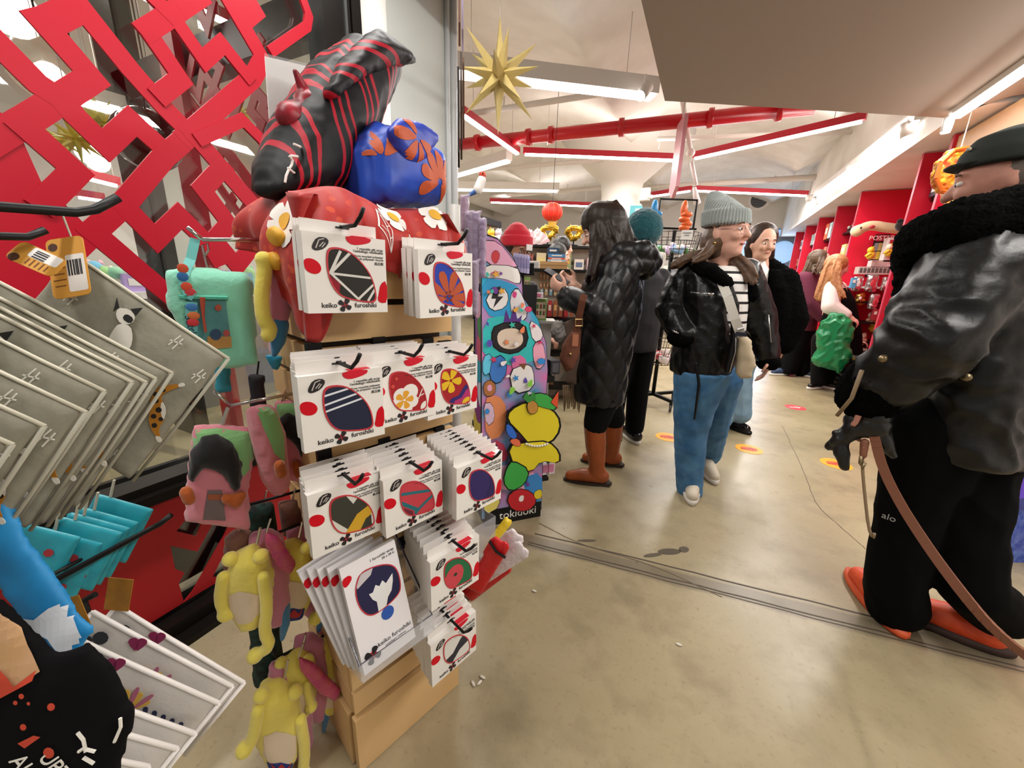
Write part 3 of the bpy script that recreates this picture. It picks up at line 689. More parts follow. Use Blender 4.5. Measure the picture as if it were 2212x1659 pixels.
# ------------------------------------------------------------------ gift wrap packs
m_card = M('white_card', 'ece9e4', .45); m_card2 = M('header_card', 'e6e1dc', .5)
m_dot = M('print_red', 'cc0a20', .5, spec=.2); m_tab = M('print_red_tab', 'd02034', .5, spec=.2); m_ink = M('print_black', '17141a', .6); m_out = M('print_outline_red', 'c0303c', .5)
PW, PH, PT = .134, .124, .015
def uv(u, v): return ((u-.5)*PW, -v*PH)
WIN = [(.29, .205), (.36, .18), (.46, .19), (.56, .235), (.66, .33), (.75, .45), (.80, .57), (.825, .70), (.828, .80), (.79, .845), (.68, .84), (.55, .815), (.43, .785), (.35, .72), (.29, .60), (.263, .45), (.265, .30)]
WIN = smooth_loop(WIN, 1); _area = sum(WIN[i][0]*WIN[(i+1) % len(WIN)][1]-WIN[(i+1) % len(WIN)][0]*WIN[i][1] for i in range(len(WIN)))
if _area < 0: WIN = WIN[::-1]
def grow(poly, k):
    cx = sum(p[0] for p in poly)/len(poly); cy = sum(p[1] for p in poly)/len(poly); return [(cx+(x-cx)*k, cy+(y-cy)*k) for x, y in poly]
def bar(x0, y0, x1, y1, wd):
    d = Vector((x1-x0, y1-y0)).normalized(); n = Vector((-d.y, d.x))*wd/2
    return [(x0-n.x, y0-n.y), (x1-n.x, y1-n.y), (x1+n.x, y1+n.y), (x0+n.x, y0+n.y)]
def petal(cx, cy, ang, L, wd):
    return [(cx+L*t*math.cos(ang)-wd*k*math.sin(ang), cy+L*t*math.sin(ang)+wd*k*math.cos(ang)) for t, k in ((.12, -.12), (.5, -.4), (.8, -.5), (.97, -.3), (1, 0), (.97, .3), (.8, .5), (.5, .4), (.12, .12))]
def circ(cx, cy, r, n=16): return blob2d(cx, cy, r, r, n)
DES = {
 'A': ('26231f', '1c1518', [('d9d8d2', [bar(.29, .47, .42, .2, .035), bar(.29, .48, .53, .22, .035), bar(.30, .49, .82, .53, .03), bar(.27, .47, .62, .83, .03), bar(.60, .82, .83, .60, .03), bar(.73, .84, .84, .66, .03)]), ('8a1226', [[(.28, .52), (.39, .62), (.37, .76), (.30, .64)]])]),
 'B': ('1f3da8', 'b32030', [('b5502a', [petal(.52, .70, a, .42, .15) for a in (-3.3, -2.6, -1.9, -1.25, -.62, .0, .6)]), ('7c2a1c', [circ(.52+.07*math.cos(i), .68+.07*math.sin(i), .025, 8) for i in range(6)]+[circ(.52, .68, .025, 8)])]),
 'C': ('161c3a', '1c1518', [('dfe3ea', [bar(.25, .29, .62, .22, .025), bar(.25, .41, .74, .30, .025), bar(.25, .50, .80, .38, .025)])]),
 'D': ('a31420', 'c98a3a', [('ece8e4', [circ(.42, .55, .12), circ(.57, .52, .13), circ(.38, .68, .12), circ(.60, .68, .10), circ(.48, .76, .12)]), ('e0a02c', [petal(.47, .63, a, .15, .10) for a in (0, 1.25, 2.5, 3.8, 5.0)]), ('ece8e4', [bar(.70, .66, .80, .46, .015), bar(.72, .62, .84, .58, .015), circ(.83, .82, .1)]), ('d04a3c', [circ(.36, .27, .025, 8), circ(.30, .38, .03, 8)])]),
 'E': ('a01420', 'b3202e', [('2c1c6a', [[(.30, .86), (.46, .70), (.60, .68), (.72, .52), (.9, .48), (.9, .9), (.3, .95)]]), ('b0286a', [[(.46, .95), (.52, .76), (.66, .73), (.76, .60), (.9, .58), (.9, .95)]]), ('e0b81c', [petal(.44, .38, a, .22, .14) for a in (.2, 1.5, 2.6, 3.9, 5.1)]+[circ(.78, .86, .12)]), ('a01420', [circ(.80, .88, .06)])]),
 'F': ('35352a', '1f1718', [('d6d5cc', [[(.45, .15), (.75, .15), (.56, .36)], [(.2, .4), (.6, .92), (.2, .95)]]), ('d0a326', [[(.42, .80), (.60, .55), (.9, .42), (.9, .60), (.72, .68), (.62, .86)]]), ('d6d5cc', [[(.80, .62), (.9, .58), (.9, .9), (.80, .80)]])]),
 'G': ('c23a46', '2a3a80', [('1f6a74', [bar(.25, .33, .86, .50, .05), bar(.22, .45, .56, .76, .06), bar(.52, .74, .86, .56, .05), bar(.50, .70, .50, .95, .05), bar(.64, .2, .86, .44, .04)]), ('6a1a30', [[(.24, .54), (.45, .72), (.45, .9), (.3, .8)]])]),
 'H': ('2a1c5c', '3a4c98', [('231650', [[(.70, .3), (.9, .4), (.9, .9), (.55, .9), (.72, .6)]])]),
 'I': ('1f6a40', '8a2c8a', [('c8424c', [blob2d(.46, .56, .19, .23, 20)]), ('c8424c', [[(.24, .45), (.36, .5), (.36, .8), (.28, .7)]]), ('1b3a2c', [circ(.48, .53, .035, 8)])]),
 'J': ('dcdcd6', '9a968e', [('2a2a34', [[(.25, .62), (.45, .58), (.62, .38), (.75, .30), (.9, .42), (.9, .54), (.6, .62), (.42, .80), (.25, .84)]])]),
}
def logo(parent, T, s=1.):
    sq = [(-.5, -.5), (.5, -.5), (.5, .5), (-.5, .5)]
    me = shape2d([[(x*.011*s, y*.011*s) for x, y in sq]], .0004); o = link('logo_square', me, M('logo_red', 'c0303a', .5), parent, T @ Matrix.Rotation(.25, 4, 'Z'))
    lf = []
    for k in range(4):
        a = math.pi/4+k*math.pi/2+.25; lf.append([(x*s, y*s) for x, y in petal(0, 0, a, .0115, .0085)])
    me = shape2d(lf, .0008); link('logo_leaves', me, m_ink, o, TR((0, 0, .0002)) @ Matrix.Rotation(-.25, 4, 'Z'))
M_body = MB().box((0, PT/2, -PH/2), (PW, PT, PH)).mesh('pack_body')
M_head = MB().box((-.004, PT-.001, .009), (PW-.012, .0012, .022)).mesh('header_card')
M_slot = MB().box((0, PT-.002, .012), (.022, .001, .003)).box((0, PT-.002, .014), (.008, .001, .004)).mesh('hang_slot')
_dot = shape2d([smooth_loop([uv(a, b) for a, b in ((-.002, .33), (.09, .315), (.17, .37), (.19, .45), (.14, .51), (.05, .50), (-.002, .44))], 2)], .0006)
_tab = shape2d([smooth_loop([uv(a, b) for a, b in ((.49, -.002), (.80, -.002), (.81, .05), (.72, .09), (.57, .115), (.50, .07))], 1)], .0006)
_edge = shape2d([smooth_loop([uv(a, b) for a, b in ((1., .55), (.91, .60), (.88, .75), (.86, .82), (.90, .87), (1., .865))], 1)], .0006)
_win_o = shape2d([[uv(*p) for p in grow(WIN, 1.07)], [uv(*p) for p in WIN][::-1]], .0012)
_badge = smooth_loop([(.10, .16), (.16, .06), (.26, .05), (.30, .10), (.24, .19), (.15, .225), (.10, .21)], 1)
_badge_m = shape2d([[uv(*p) for p in _badge]], .0006)
def flat(y): return TR((0, y, 0)) @ FT
def make_pack(key, label, T, full=True, group=None):
    t = thing('gift_wrap_pack', label, 'pack', T, group)
    link('pack_body', M_body, m_card, t); h = link('header_card', M_head, m_card2, t); link('hang_slot', M_slot, m_ink, h)
    link('red_dot', _dot, m_dot, t, flat(-.0004)); link('red_tab', _tab, m_tab, t, flat(-.0004))
    tb = MB().box((.028, PT*.5, .0005), (.036, PT*.9, .0008)).mesh('tab_fold') if '_tf' not in globals() else globals()['_tf']; globals()['_tf'] = tb
    link('red_tab_fold', tb, m_tab, t)
    if not full: return t
    bg, bad, pat = DES[key]
    link('red_edge_print', _edge, m_dot, t, flat(-.0004))
    wn_ = link('window_frame', _win_o, m_out, t, flat(-.0008))
    me = shape2d([[uv(*p) for p in WIN]], .0006); link('cloth_swatch', me, M('cloth_'+bg, bg, .8), t, flat(-.0004))
    for i, (c, polys) in enumerate(pat):
        for j, pl in enumerate(polys):
            q = clip_poly(pl, WIN)
            if len(q) > 2: obj('cloth_motif', MB().prism([uv(*p) for p in q], .0005+.0002*i, .0008+.0002*i+.00003*j, flat(-.0002)), M('cloth_'+c, c, .8), t, world=False)
    bo = link('badge', _badge_m, M('badge_'+bad, bad, .5), t, flat(-.0004))
    b = MB(); b.prism([uv(*p) for p in bar(.14, .19, .18, .09, .012)], .0004, .0008).prism([uv(*p) for p in bar(.18, .09, .24, .07, .012)], .0004, .0008).prism([uv(*p) for p in bar(.18, .17, .23, .11, .01)], .0004, .0008).prism([uv(*p) for p in bar(.21, .175, .25, .12, .01)], .0004, .0008)
    obj('badge_lettering', b, M('badge_ink_pale', 'cfc9c6', .6), bo, world=False)
    for i, (s, sz) in enumerate((('1 reusable gift wrap', .0058), ("l'emballage réutilisable", .0058), ('made from recycled polyester', .0052), ('fait de polyester recyclé', .0052), ('風呂敷', .0056))):
        v = (.15, .185, .245, .28, .335)[i]; text('lettering', s, sz, m_ink, t, TR((*[c for c in (uv(.965, v)[0], -.0006, uv(.965, v)[1])],)) @ FT, align='RIGHT', thick=.0003)
    for s, u in (('keiko', .245), ('furoshiki', .70)):
        text('lettering', s, .0112, m_ink, t, TR((uv(u, .90)[0], -.0006, uv(u, .90)[1])) @ FT, thick=.0003, bold=.00012)
    logo(t, TR((uv(.43, .895)[0], -.0006, uv(.43, .895)[1])) @ FT)
    return t
STACKS = {  # key: (off of the front pack, how many, spacing, yaw, corners TL TR BL BR)
 'A': (.075, 3, .017, 2, (662, 502), (832, 518), (665, 677), (833, 672), 'black and white striped cloth', 'top left'),
 'B': (.10, 3, .021, -3, (890, 545), (1022, 543), (910, 689), (1026, 676), 'blue cloth with an orange flower', 'top right'),
 'C': (.12, 6, .0165, 2, (648, 822), (818, 797), (670, 970), (828, 936), 'navy cloth with three white lines', 'second row left'),
 'D': (.098, 4, .02, 0, (805, 783), (930, 776), (817, 922), (937, 898), 'red cloth with a white blossom', 'second row middle'),
 'E': (.095, 4, .019, 0, (917, 782), (1035, 772), (922, 900), (1032, 884), 'crimson cloth with a yellow flower', 'second row right'),
 'F': (.10, 4, .018, 1, (673, 1073), (825, 1032), (680, 1192), (825, 1142), 'olive cloth with a mustard arc', 'third row left'),
 'G': (.12, 6, .019, 0, (830, 1040), (953, 997), (838, 1153), (953, 1112), 'coral cloth with teal lines', 'third row middle'),
 'H': (.155, 8, .019, 0, (985, 1004), (1087, 975), (983, 1117), (1085, 1090), 'plain indigo cloth', 'third row right'),
 'I': (.16, 8, .019, 0, (932, 1215), (1037, 1165), (928, 1308), (1033, 1258), 'green cloth with a coral fruit', 'fourth row'),
 'J': (.15, 7, .02, 0, (933, 1390), (1028, 1335), (930, 1468), (1027, 1412), 'charcoal and white cloth', 'lowest row'),
}
for k, (off, n, sp, yaw, tl, tr, bl, br, what, where) in STACKS.items():
    c = [SP(*q, off) for q in (tl, tr, bl, br)]
    sc = sum(q[0] for q in c)/4; zt = (c[0][1]+c[1][1])/2; zb = (c[2][1]+c[3][1])/2; zt = (zt+zb)/2+PH/2
    wid = ((c[1][0]-c[0][0])+(c[3][0]-c[2][0]))/2
    for i in range(n):
        y = -off+i*sp
        if y+PT > -.004: break
        T = TS @ TR((sc+(.0036 if k not in 'AB' else .0012)*i+random.uniform(-.0012, .0012)*(i > 0), y, zt+(.004 if i else 0)*random.random())) @ Matrix.Rotation(math.radians(-yaw*(1-.5*i)), 4, 'Z') @ Matrix.Rotation(math.radians(random.uniform(-1, 1)), 4, 'Y')
        if i == 0: make_pack(k, f'front pack showing {what}, {where} of the stand', T)
        else: make_pack(k, f'white gift wrap pack stacked behind the one showing {what}', T, False, f'packs behind the {what} pack')
    hk = thing('display_hook', f'black display hook holding the packs with {what}', 'hook', TS @ TR((sc, 0, zt+.013)), 'black hooks of the wooden stand')
    Lh = off+.035; obj('hook_arm', MB().tube([V(0, .005, 0), V(0, -Lh, 0), V(.004, -Lh-.012, .012), V(.006, -Lh-.02, .024)], .0032, 8), m_blackp, hk, world=False, smooth=True)
    obj('hook_plate', MB().box((0, .0, .004), (.026, .012, .03)), m_blackp, hk, world=False)
# ------------------------------------------------------------------ acrylic holder with tall folders
FW_, FH_ = .115, .225
bl, tr_ = SP(804, 1469, .17), SP(871, 1188, .10)
m_acr = M('clear_acrylic', 'dfe4ea', .08, alpha=.16); m_acre = M('acrylic_edge', '3a3550', .2, alpha=.75)
tilt = math.radians(14)
hold_o = TS @ TR((bl[0]-.012, -.155, bl[1]-.01))
HT = hold_o @ Matrix.Rotation(-tilt, 4, 'X')
hd = thing('acrylic_holder', 'clear acrylic tray holder carrying tall white folders', 'holder', HT)
hw, hdp, hh = .165, .11, .15
obj('tray_floor', MB().box((hw/2, hdp/2, 0), (hw, hdp, .003)), m_acr, hd, world=False)
obj('back_panel', MB().box((hw/2, hdp, .11), (hw, .003, .22)), m_acr, hd, world=False)
for s in (0, hw):
    obj('side_panel', MB().prism([(0, 0), (hdp, 0), (hdp, .2), (0, .035)], -.0015, .0015, TR((s, 0, 0)) @ Matrix(((0, 0, 1, 0), (1, 0, 0, 0), (0, 1, 0, 0), (0, 0, 0, 1)))), m_acr, hd, world=False)
obj('front_lip', MB().box((hw/2, 0, .018), (hw, .003, .036)), m_acr, hd, world=False)
obj('polished_rim', MB().tube([V(0, hdp, .2), V(0, 0, .036), V(hw, 0, .036), V(hw, hdp, .2)], .0022, 6), m_acre, hd, world=False)
def make_folder(T, i):
    t = thing('gift_wrap_folder', 'front tall white folder showing navy cloth with white tulip, in acrylic tray' if i == 0 else 'tall white folder fanned out behind the tulip one in the acrylic tray', 'folder', T, 'tall folders in the acrylic tray')
    obj('folder_body', MB().box((FW_/2, .006, FH_/2), (FW_, .012, FH_)), M('folder_card', 'eeecf0', .4), t, world=False)
    def fv(u, v): return (u*FW_, FH_*(1-v))
    me = shape2d([smooth_loop([fv(a, b) for a, b in ((0, .10), (.13, .09), (.17, .13), (.06, .18), (0, .17))], 1)], .0006); link('red_dot', me, m_dot, t, flat(-.0004))
    if i: return t
    w_ = smooth_loop([(.19, .22), (.30, .13), (.55, .14), (.80, .19), (.92, .27), (.93, .42), (.86, .51), (.45, .55), (.28, .52), (.18, .42), (.16, .30)], 2)
    me = shape2d([[fv(*p) for p in w_]], .0006); link('cloth_swatch', me, M('cloth_1c1a44', '1c1a44', .8), t, flat(-.0004))
    me = shape2d([[fv(*p) for p in grow(w_, 1.05)], [fv(*p) for p in w_][::-1]], .001); link('window_frame', me, m_out, t, flat(-.0006))
    me = shape2d([[fv(a, b) for a, b in ((.45, .545), (.46, .45), (.40, .41), (.36, .345), (.43, .35), (.50, .30), (.56, .33), (.63, .295), (.68, .34), (.83, .285), (.81, .35), (.75, .43), (.66, .47), (.60, .54))]], .0006); link('tulip_print', me, M('tulip_white', 'e6e6e6', .8), t, flat(-.0008))
    me = shape2d([[fv(*p) for p in ((.19, .22), (.30, .135), (.52, .14), (.46, .19), (.20, .245))]], .0006); link('swatch_lining', me, M('lining_grey', 'c9c3c8', .7), t, flat(-.0008))
    me = shape2d([blob2d(*fv(.60, .605), .0135, .0135, 20)], .0006); link('blue_seal', me, M('seal_blue', '2456b0', .5), t, flat(-.0006))
    text('lettering', '1 furoshiki wrap', .008, m_ink, t, TR((FW_*.95, -.0006, FH_*.93)) @ FT, align='RIGHT', thick=.0003)
    text('lettering', '28 x 28 in', .007, m_ink, t, TR((FW_*.95, -.0006, FH_*.895)) @ FT, align='RIGHT', thick=.0003)
    text('lettering', 'keiko furoshiki', .0125, m_ink, t, TR((FW_*.64, -.0006, FH_*.17)) @ FT, thick=.0003)
    text('lettering', 'emballages cadeaux', .006, M('print_grey', '77737a', .6), t, TR((FW_*.64, -.0006, FH_*.125)) @ FT, thick=.0003)
    logo(t, TR((FW_*.2, -.0006, FH_*.12)) @ FT, 1.5); return t
for i in range(5):
    T = HT @ TR((.008-.004*i, .008+i*.016, .004)) @ Matrix.Rotation(math.radians(-2-i*2.2), 4, 'Y') @ Matrix.Rotation(math.radians(-3*(i > 0)), 4, 'X')
    make_folder(T, i)
# red and white folded bags in a clear side bin on the far side
sb = thing('side_bin', 'clear acrylic bin fixed to the right edge of the wooden stand', 'holder', TS @ TR((SX+SW+.02, 0, .40)))
for a in ((.06, -.02, .06, .12, .003, .16), (.06, .12, .06, .12, .003, .16), (.12, .05, .06, .003, .14, .16), (.06, .05, -.02, .12, .14, .003)): obj('bin_panel', MB().box(a[:3], a[3:]), m_acr, sb, world=False)
RB = [('red', (1035, 1250), (1085, 1165), 'd0141e'), ('white', (1045, 1240), (1135, 1180), 'e9dfe2'), ('white', (1050, 1225), (1120, 1150), 'f0e8ea'), ('red', (1025, 1270), (1095, 1215), 'c81420'), ('white', (1040, 1235), (1110, 1195), 'e4d8dc'), ('yellow', (1070, 1160), (1100, 1120), 'e6c62a')]
for i, (nm, a, b, c) in enumerate(RB):
    dep = 1.12+.02*i; pa, pb = P(*a, dep), P(*b, dep-.06*(nm != 'yellow')); d = (pb-pa)
    T = frame(pa, d, zd=-FW); L = d.length; wd = .055 if nm != 'yellow' else .03
    me = inflate([(-.05, -wd*.5), (L*.9, -wd*.55), (L, -wd*.3), (L*.95, 0), (L*1.02, wd*.35), (L*.9, wd*.5), (-.05, wd*.45)], .02, .006, T, 3)
    o = tag(obj('folded_bag', me, M('film_'+c, c, .3, alpha=.85 if nm == 'white' else None, bump=(60, .5)), smooth=True), {0: 'upper red folded cloth bag tied with a black cord in the side bin', 1: 'longest white tissue wrapped roll sticking out of the side bin', 2: 'topmost white tissue roll in the side bin', 3: 'lower bright red folded cloth in the side bin', 4: 'middle white tissue roll in the side bin', 5: 'small yellow folded cloth above the red bag'}[i], 'bag', 'folded cloths in the side bin')
    if i == 0: obj('black_cord', MB().tube([pa.lerp(pb, .75)+T.to_3x3() @ V(0, -.03, .012), pa.lerp(pb, .8)+T.to_3x3() @ V(0, .0, .016), pa.lerp(pb, .9)+T.to_3x3() @ V(0, .03, .01)], .004, 6), m_blackp, o)
# ------------------------------------------------------------------ red cloth over the top
def cloth_material():
    m = bpy.data.materials.new('red_print_cloth'); m.use_nodes = True; nt = m.node_tree; N = nt.nodes; b = N['Principled BSDF']; L = nt.links.new
    b.inputs['Roughness'].default_value = .55; b.inputs['Sheen Weight'].default_value = .15
    tc = N.new('ShaderNodeTexCoord'); vo = N.new('ShaderNodeTexVoronoi'); vo.inputs['Scale'].default_value = 55; L(tc.outputs['Object'], vo.inputs['Vector'])
    r = N.new('ShaderNodeMapRange'); r.inputs[1].default_value = .36; r.inputs[2].default_value = .30; L(vo.outputs['Distance'], r.inputs[0])
    nz = N.new('ShaderNodeTexNoise'); nz.inputs['Scale'].default_value = 9; L(tc.outputs['Object'], nz.inputs['Vector'])
    r2_ = N.new('ShaderNodeMapRange'); r2_.inputs[1].default_value = .5; r2_.inputs[2].default_value = .62; r2_.inputs[4].default_value = .55; L(nz.outputs['Fac'], r2_.inputs[0])
    mu = N.new('ShaderNodeMath'); mu.operation = 'MULTIPLY'; L(r.outputs[0], mu.inputs[0]); L(r2_.outputs[0], mu.inputs[1])
    x = N.new('ShaderNodeMix'); x.data_type = 'RGBA'; x.inputs[6].default_value = lin('b01c14'); x.inputs[7].default_value = lin('e05a24'); L(mu.outputs[0], x.inputs[0]); L(x.outputs[2], b.inputs['Base Color']); return m
CT = SH+.06
def cloth_pt(u, v):
    """u 0..1 runs left side back -> front left corner (.3) -> front right corner (.9) -> right side; v 0 top edge .. 1 hem; stand space"""
    e = .016
    if u < .3: x, y = SX-e, SD*(1-u/.3)-e; nx, ny = -1, 0
    elif u < .9: x, y = SX-e+(SW+2*e)*(u-.3)/.6, -e; nx, ny = 0, -1
    else: x, y = SX+SW+e, -e+SD*.5*(u-.9)/.1; nx, ny = 1, 0
    # hem height around the stand
    hem = np.interp(u, [0, .18, .27, .33, .40, .48, .60, .75, .9, 1], [.10, .16, .24, .25, .15, .125, .12, .14, .155, .15])
    top = CT+.012*math.sin(u*17)-.02*(u-.3)
    z = top-hem*v
    fold = (.018*math.sin(u*34+1.5*v)+.012*math.sin(u*71+v*2))*(.25+v)
    bul = .02*math.sin(math.pi*min(v*1.2, 1))
    k = fold*.7+bul-.035*(1-v)**2
    return V(x+nx*k, y+ny*k, z)
mb = MB(); nu, nv = 150, 26
vs = [cloth_pt(i/nu, j/nv) for j in range(nv+1) for i in range(nu+1)]
fs = [(j*(nu+1)+i, j*(nu+1)+i+1, (j+1)*(nu+1)+i+1, (j+1)*(nu+1)+i) for j in range(nv) for i in range(nu)]
mb.add(vs, fs); n0 = len(mb.v)
cen = V(SX+SW/2, SD/2, CT-.01)
for j in range(1, 7): mb.v += [tuple(cloth_pt(i/nu, 0).lerp(cen, j/6)+V(0, 0, .004*math.sin(i*.3+j))) for i in range(nu+1)]
for j in range(6):
    for i in range(nu):
        a = (n0+(j-1)*(nu+1)+i) if j else i; b = n0+j*(nu+1)+i; mb.f.append((a+1, a, b, b+1))
cl = thing('draped_cloth', 'red patterned cloth draped over the top of the wooden stand', 'cloth', TS)
o = obj('cloth_sheet', mb, cloth_material(), cl, world=False, smooth=True)
so = o.modifiers.new('thick', 'SOLIDIFY'); so.thickness = .0025
def on_cloth(poly, off=.004, res=.012):
    """map a polygon in (u, v) onto the cloth"""
    us = [p[0] for p in poly]; vs_ = [p[1] for p in poly]; b = MB(); n = 14
    for i in range(n):
        for j in range(n):
            u0 = min(us)+(max(us)-min(us))*i/n; u1 = min(us)+(max(us)-min(us))*(i+1)/n; v0 = min(vs_)+(max(vs_)-min(vs_))*j/n; v1 = min(vs_)+(max(vs_)-min(vs_))*(j+1)/n
            q = clip_poly(poly, [(u0, v0), (u1, v0), (u1, v1), (u0, v1)]) if True else None
            if len(q) > 2:
                pts = []
                for p in q:
                    c = cloth_pt(p[0], max(-.02, min(1, p[1]))); e = 1e-3; tu = cloth_pt(p[0]+e, p[1])-c; tv = cloth_pt(p[0], p[1]+e)-c; nn = tu.cross(tv).normalized()
                    if nn.dot(c-cen) < 0: nn = -nn
                    pts.append(c+nn*off)
                b.add(pts, [tuple(range(len(pts)))])
    return b
m_fw = M('print_white', 'ece6e0', .6); m_fy = M('print_gold', 'e0a82e', .6)
ASP = .22  # v units per u unit so that shapes keep their proportions (cloth is ~ .6 m per u)
def fl(cx, cy, r, k, a0=0, wd=.9): return [[(p[0], cy+(p[1]-cy)*3.6) for p in petal(cx, cy, a0+2*math.pi*i/k, r, r*wd)] for i in range(k)]
for (cx, cy, r, a0) in ((.62, .12, .055, .4), (.80, .10, .06, 0), (.24, .22, .05, .9), (.895, .68, .035, .2), (.66, .98, .04, .5)):
    for pl in fl(cx, cy, r, 5, a0):
        b = on_cloth(pl)
        if b.v: obj('blossom_print', b, m_fw, cl, world=False)
    b = on_cloth([(p[0], cy+(p[1]-cy)*3.6) for p in circ(cx, cy, r*.35, 12)], .0055)
    if b.v: obj('blossom_centre', b, m_fy, cl, world=False)
for (cx, cy, s) in ((.57, .42, 1), (.69, .62, 1.1), (.74, .95, .7)):
    for L in ([(-.015, -.28), (.02, -.05), (.012, .28)], [(-.015, -.28), (-.03, 0), (.012, .28)], [(-.012, -.2), (.012, .26)], [(-.006, -.05), (.014, -.1)], [(-.004, .02), (-.022, -.03)], [(.002, .1), (.018, .05)]):
        for p, q in zip(L, L[1:]):
            b = on_cloth(bar(cx+p[0]*s, cy+p[1]*s, cx+q[0]*s, cy+q[1]*s, .0042))
            if b.v: obj('leaf_line_print', b, m_fw, cl, world=False)
for s in (-1, 1):
    me = inflate(blob2d(0, 0, .03, .016, 16), .02, .004, TS @ TR((SX-.03, .06+s*.012, CT-.10-.02*s)) @ Matrix.Rotation(1.57, 4, 'Z') @ Matrix.Rotation(1.3, 4, 'X'), 3)
    obj('corner_knot', me, cl.children[0].data.materials[0], cl, smooth=True)
# ------------------------------------------------------------------ wrapped bundles on top
def stripe_material(name, base, col, pat, scale, axis='X', warp=.03, phase=0.):
    m = bpy.data.materials.new(name); m.use_nodes = True; nt = m.node_tree; N = nt.nodes; b = N['Principled BSDF']; L = nt.links.new; b.inputs['Roughness'].default_value = .55; b.inputs['Specular IOR Level'].default_value = .3
    tc = N.new('ShaderNodeTexCoord'); nz = N.new('ShaderNodeTexNoise'); nz.inputs['Scale'].default_value = 7; nz.inputs['Detail'].default_value = 1; L(tc.outputs['Object'], nz.inputs['Vector'])
    sp = N.new('ShaderNodeSeparateXYZ'); L(tc.outputs['Object'], sp.inputs[0])
    ma = N.new('ShaderNodeMath'); ma.operation = 'MULTIPLY_ADD'; ma.inputs[1].default_value = warp; L(nz.outputs['Fac'], ma.inputs[0]); L(sp.outputs[axis], ma.inputs[2])
    mu = N.new('ShaderNodeMath'); mu.operation = 'MULTIPLY_ADD'; mu.inputs[1].default_value = scale; mu.inputs[2].default_value = phase; L(ma.outputs[0], mu.inputs[0])
    fr = N.new('ShaderNodeMath'); fr.operation = 'FRACT'; L(mu.outputs[0], fr.inputs[0])
    cr = N.new('ShaderNodeValToRGB'); cr.color_ramp.interpolation = 'CONSTANT'; e = cr.color_ramp.elements; e[0].color = lin(base); e[1].position = pat[0]; e[1].color = lin(col)
    for i, p in enumerate(pat[1:]): q = e.new(p); q.color = lin(base if i % 2 == 0 else col)
    L(fr.outputs[0], cr.inputs[0]); L(cr.outputs[0], b.inputs['Base Color']); return m
def px_outline(pts, dep, T):
    Ti = T.inverted(); n = (T.to_3x3() @ V(0, 0, 1)).normalized(); o = T.translation; out = []
    for x, y in pts:
        q = Ti @ PP(x, y, o, n); out.append((q.x, q.y))
    return out
def creases(amp, freq, seed=0):
    def f(a, nn):
        r = np.random.RandomState(seed); s = np.zeros(len(a))
        for k in range(6):
            d = r.randn(3); d /= np.linalg.norm(d); s += np.sin((a @ d)*freq*(1+.5*k)+r.rand()*6+1.5*np.sin((a @ r.randn(3))*freq*.4))/(1+.5*k)
        s = -np.abs(s)/2.2+.5
        return a+nn*(s*amp)[:, None]
    return f
c4 = lambda *p: [(540+x*.3134, 40+y*.3134) for x, y in p]
from mathutils.bvhtree import BVHTree
def decal(me, poly, off=.001, d=(0, 0, -1), n=10, M2=None):
    """patch of a polygon (local xy of M2) wrapped on mesh me along -z of M2"""
    if not isinstance(me, BVHTree): me = BVHTree.FromPolygons([v.co.copy() for v in me.vertices], [tuple(p.vertices) for p in me.polygons])
    M2 = M2 or Matrix(); R3 = M2.to_3x3(); dr = (R3 @ V(0, 0, -1)).normalized(); b = MB()
    us = [p[0] for p in poly]; vs_ = [p[1] for p in poly]
    for i in range(n):
        for j in range(n):
            u0 = min(us)+(max(us)-min(us))*i/n; u1 = min(us)+(max(us)-min(us))*(i+1)/n; v0 = min(vs_)+(max(vs_)-min(vs_))*j/n; v1 = min(vs_)+(max(vs_)-min(vs_))*(j+1)/n
            q = clip_poly(poly, [(u0, v0), (u1, v0), (u1, v1), (u0, v1)])
            if len(q) < 3: continue
            pts = []
            for p in q:
                h = me.ray_cast(M2 @ V(p[0], p[1], 2.), dr)
                if h[0] is None: break
                pts.append(h[0]-dr*off)
            if len(pts) == len(q): b.add(pts, [tuple(range(len(pts)))])
    return b
# black bundle with red stripes
TB = frame(P(700, 270, .80), EX, yd=(0, 0, 1))
TB = TB @ Matrix.Rotation(math.radians(25), 4, 'Y')
bd = thing('wrapped_bundle', 'tall bundle wrapped in black cloth with red stripes and a red knot', 'bundle', TB)
out = px_outline(c4((80, 1200), (105, 1000), (180, 800), (235, 640), (330, 510), (470, 300), (600, 180), (690, 115), (760, 150), (870, 240), (972, 322), (940, 460), (880, 600), (820, 740), (760, 850), (700, 930), (650, 1050), (640, 1230), (350, 1250), (140, 1230)), .8, TB)
me = inflate(out, .17, .0075, None, 5, rim=.085, edge=.18, post=creases(.006, 26, 2))
obj('wrap_body', me, stripe_material('black_red_stripe_cloth', '0d0c10', 'b0142a', (.12, .2, .34, .42, .56, .64), 12., 'X', .05, .45), bd, world=False)
fold = px_outline(c4((330, 520), (470, 300), (600, 180), (690, 115), (800, 180), (972, 322), (800, 360), (640, 400), (500, 470), (360, 590)), .8, TB)
me = inflate(fold, .07, .006, TR((0, 0, .07)), 5, rim=.035, edge=.1, post=creases(.005, 40, 5))
obj('wrap_flap', me, stripe_material('black_red_stripe_flap', '0d0c10', 'b0142a', (.22, .34, .55, .67), 13., 'Y', .06), bd, world=False)
kn = MB(); k0 = TB.inverted() @ P(622, 228, .76)
for a, r in ((V(0, 0, .05), .026), (V(.018, .014, .056), .02), (V(-.014, -.018, .052), .022), (V(.026, -.024, .046), .018)): kn.ell(k0+a, (r, r*.8, r))
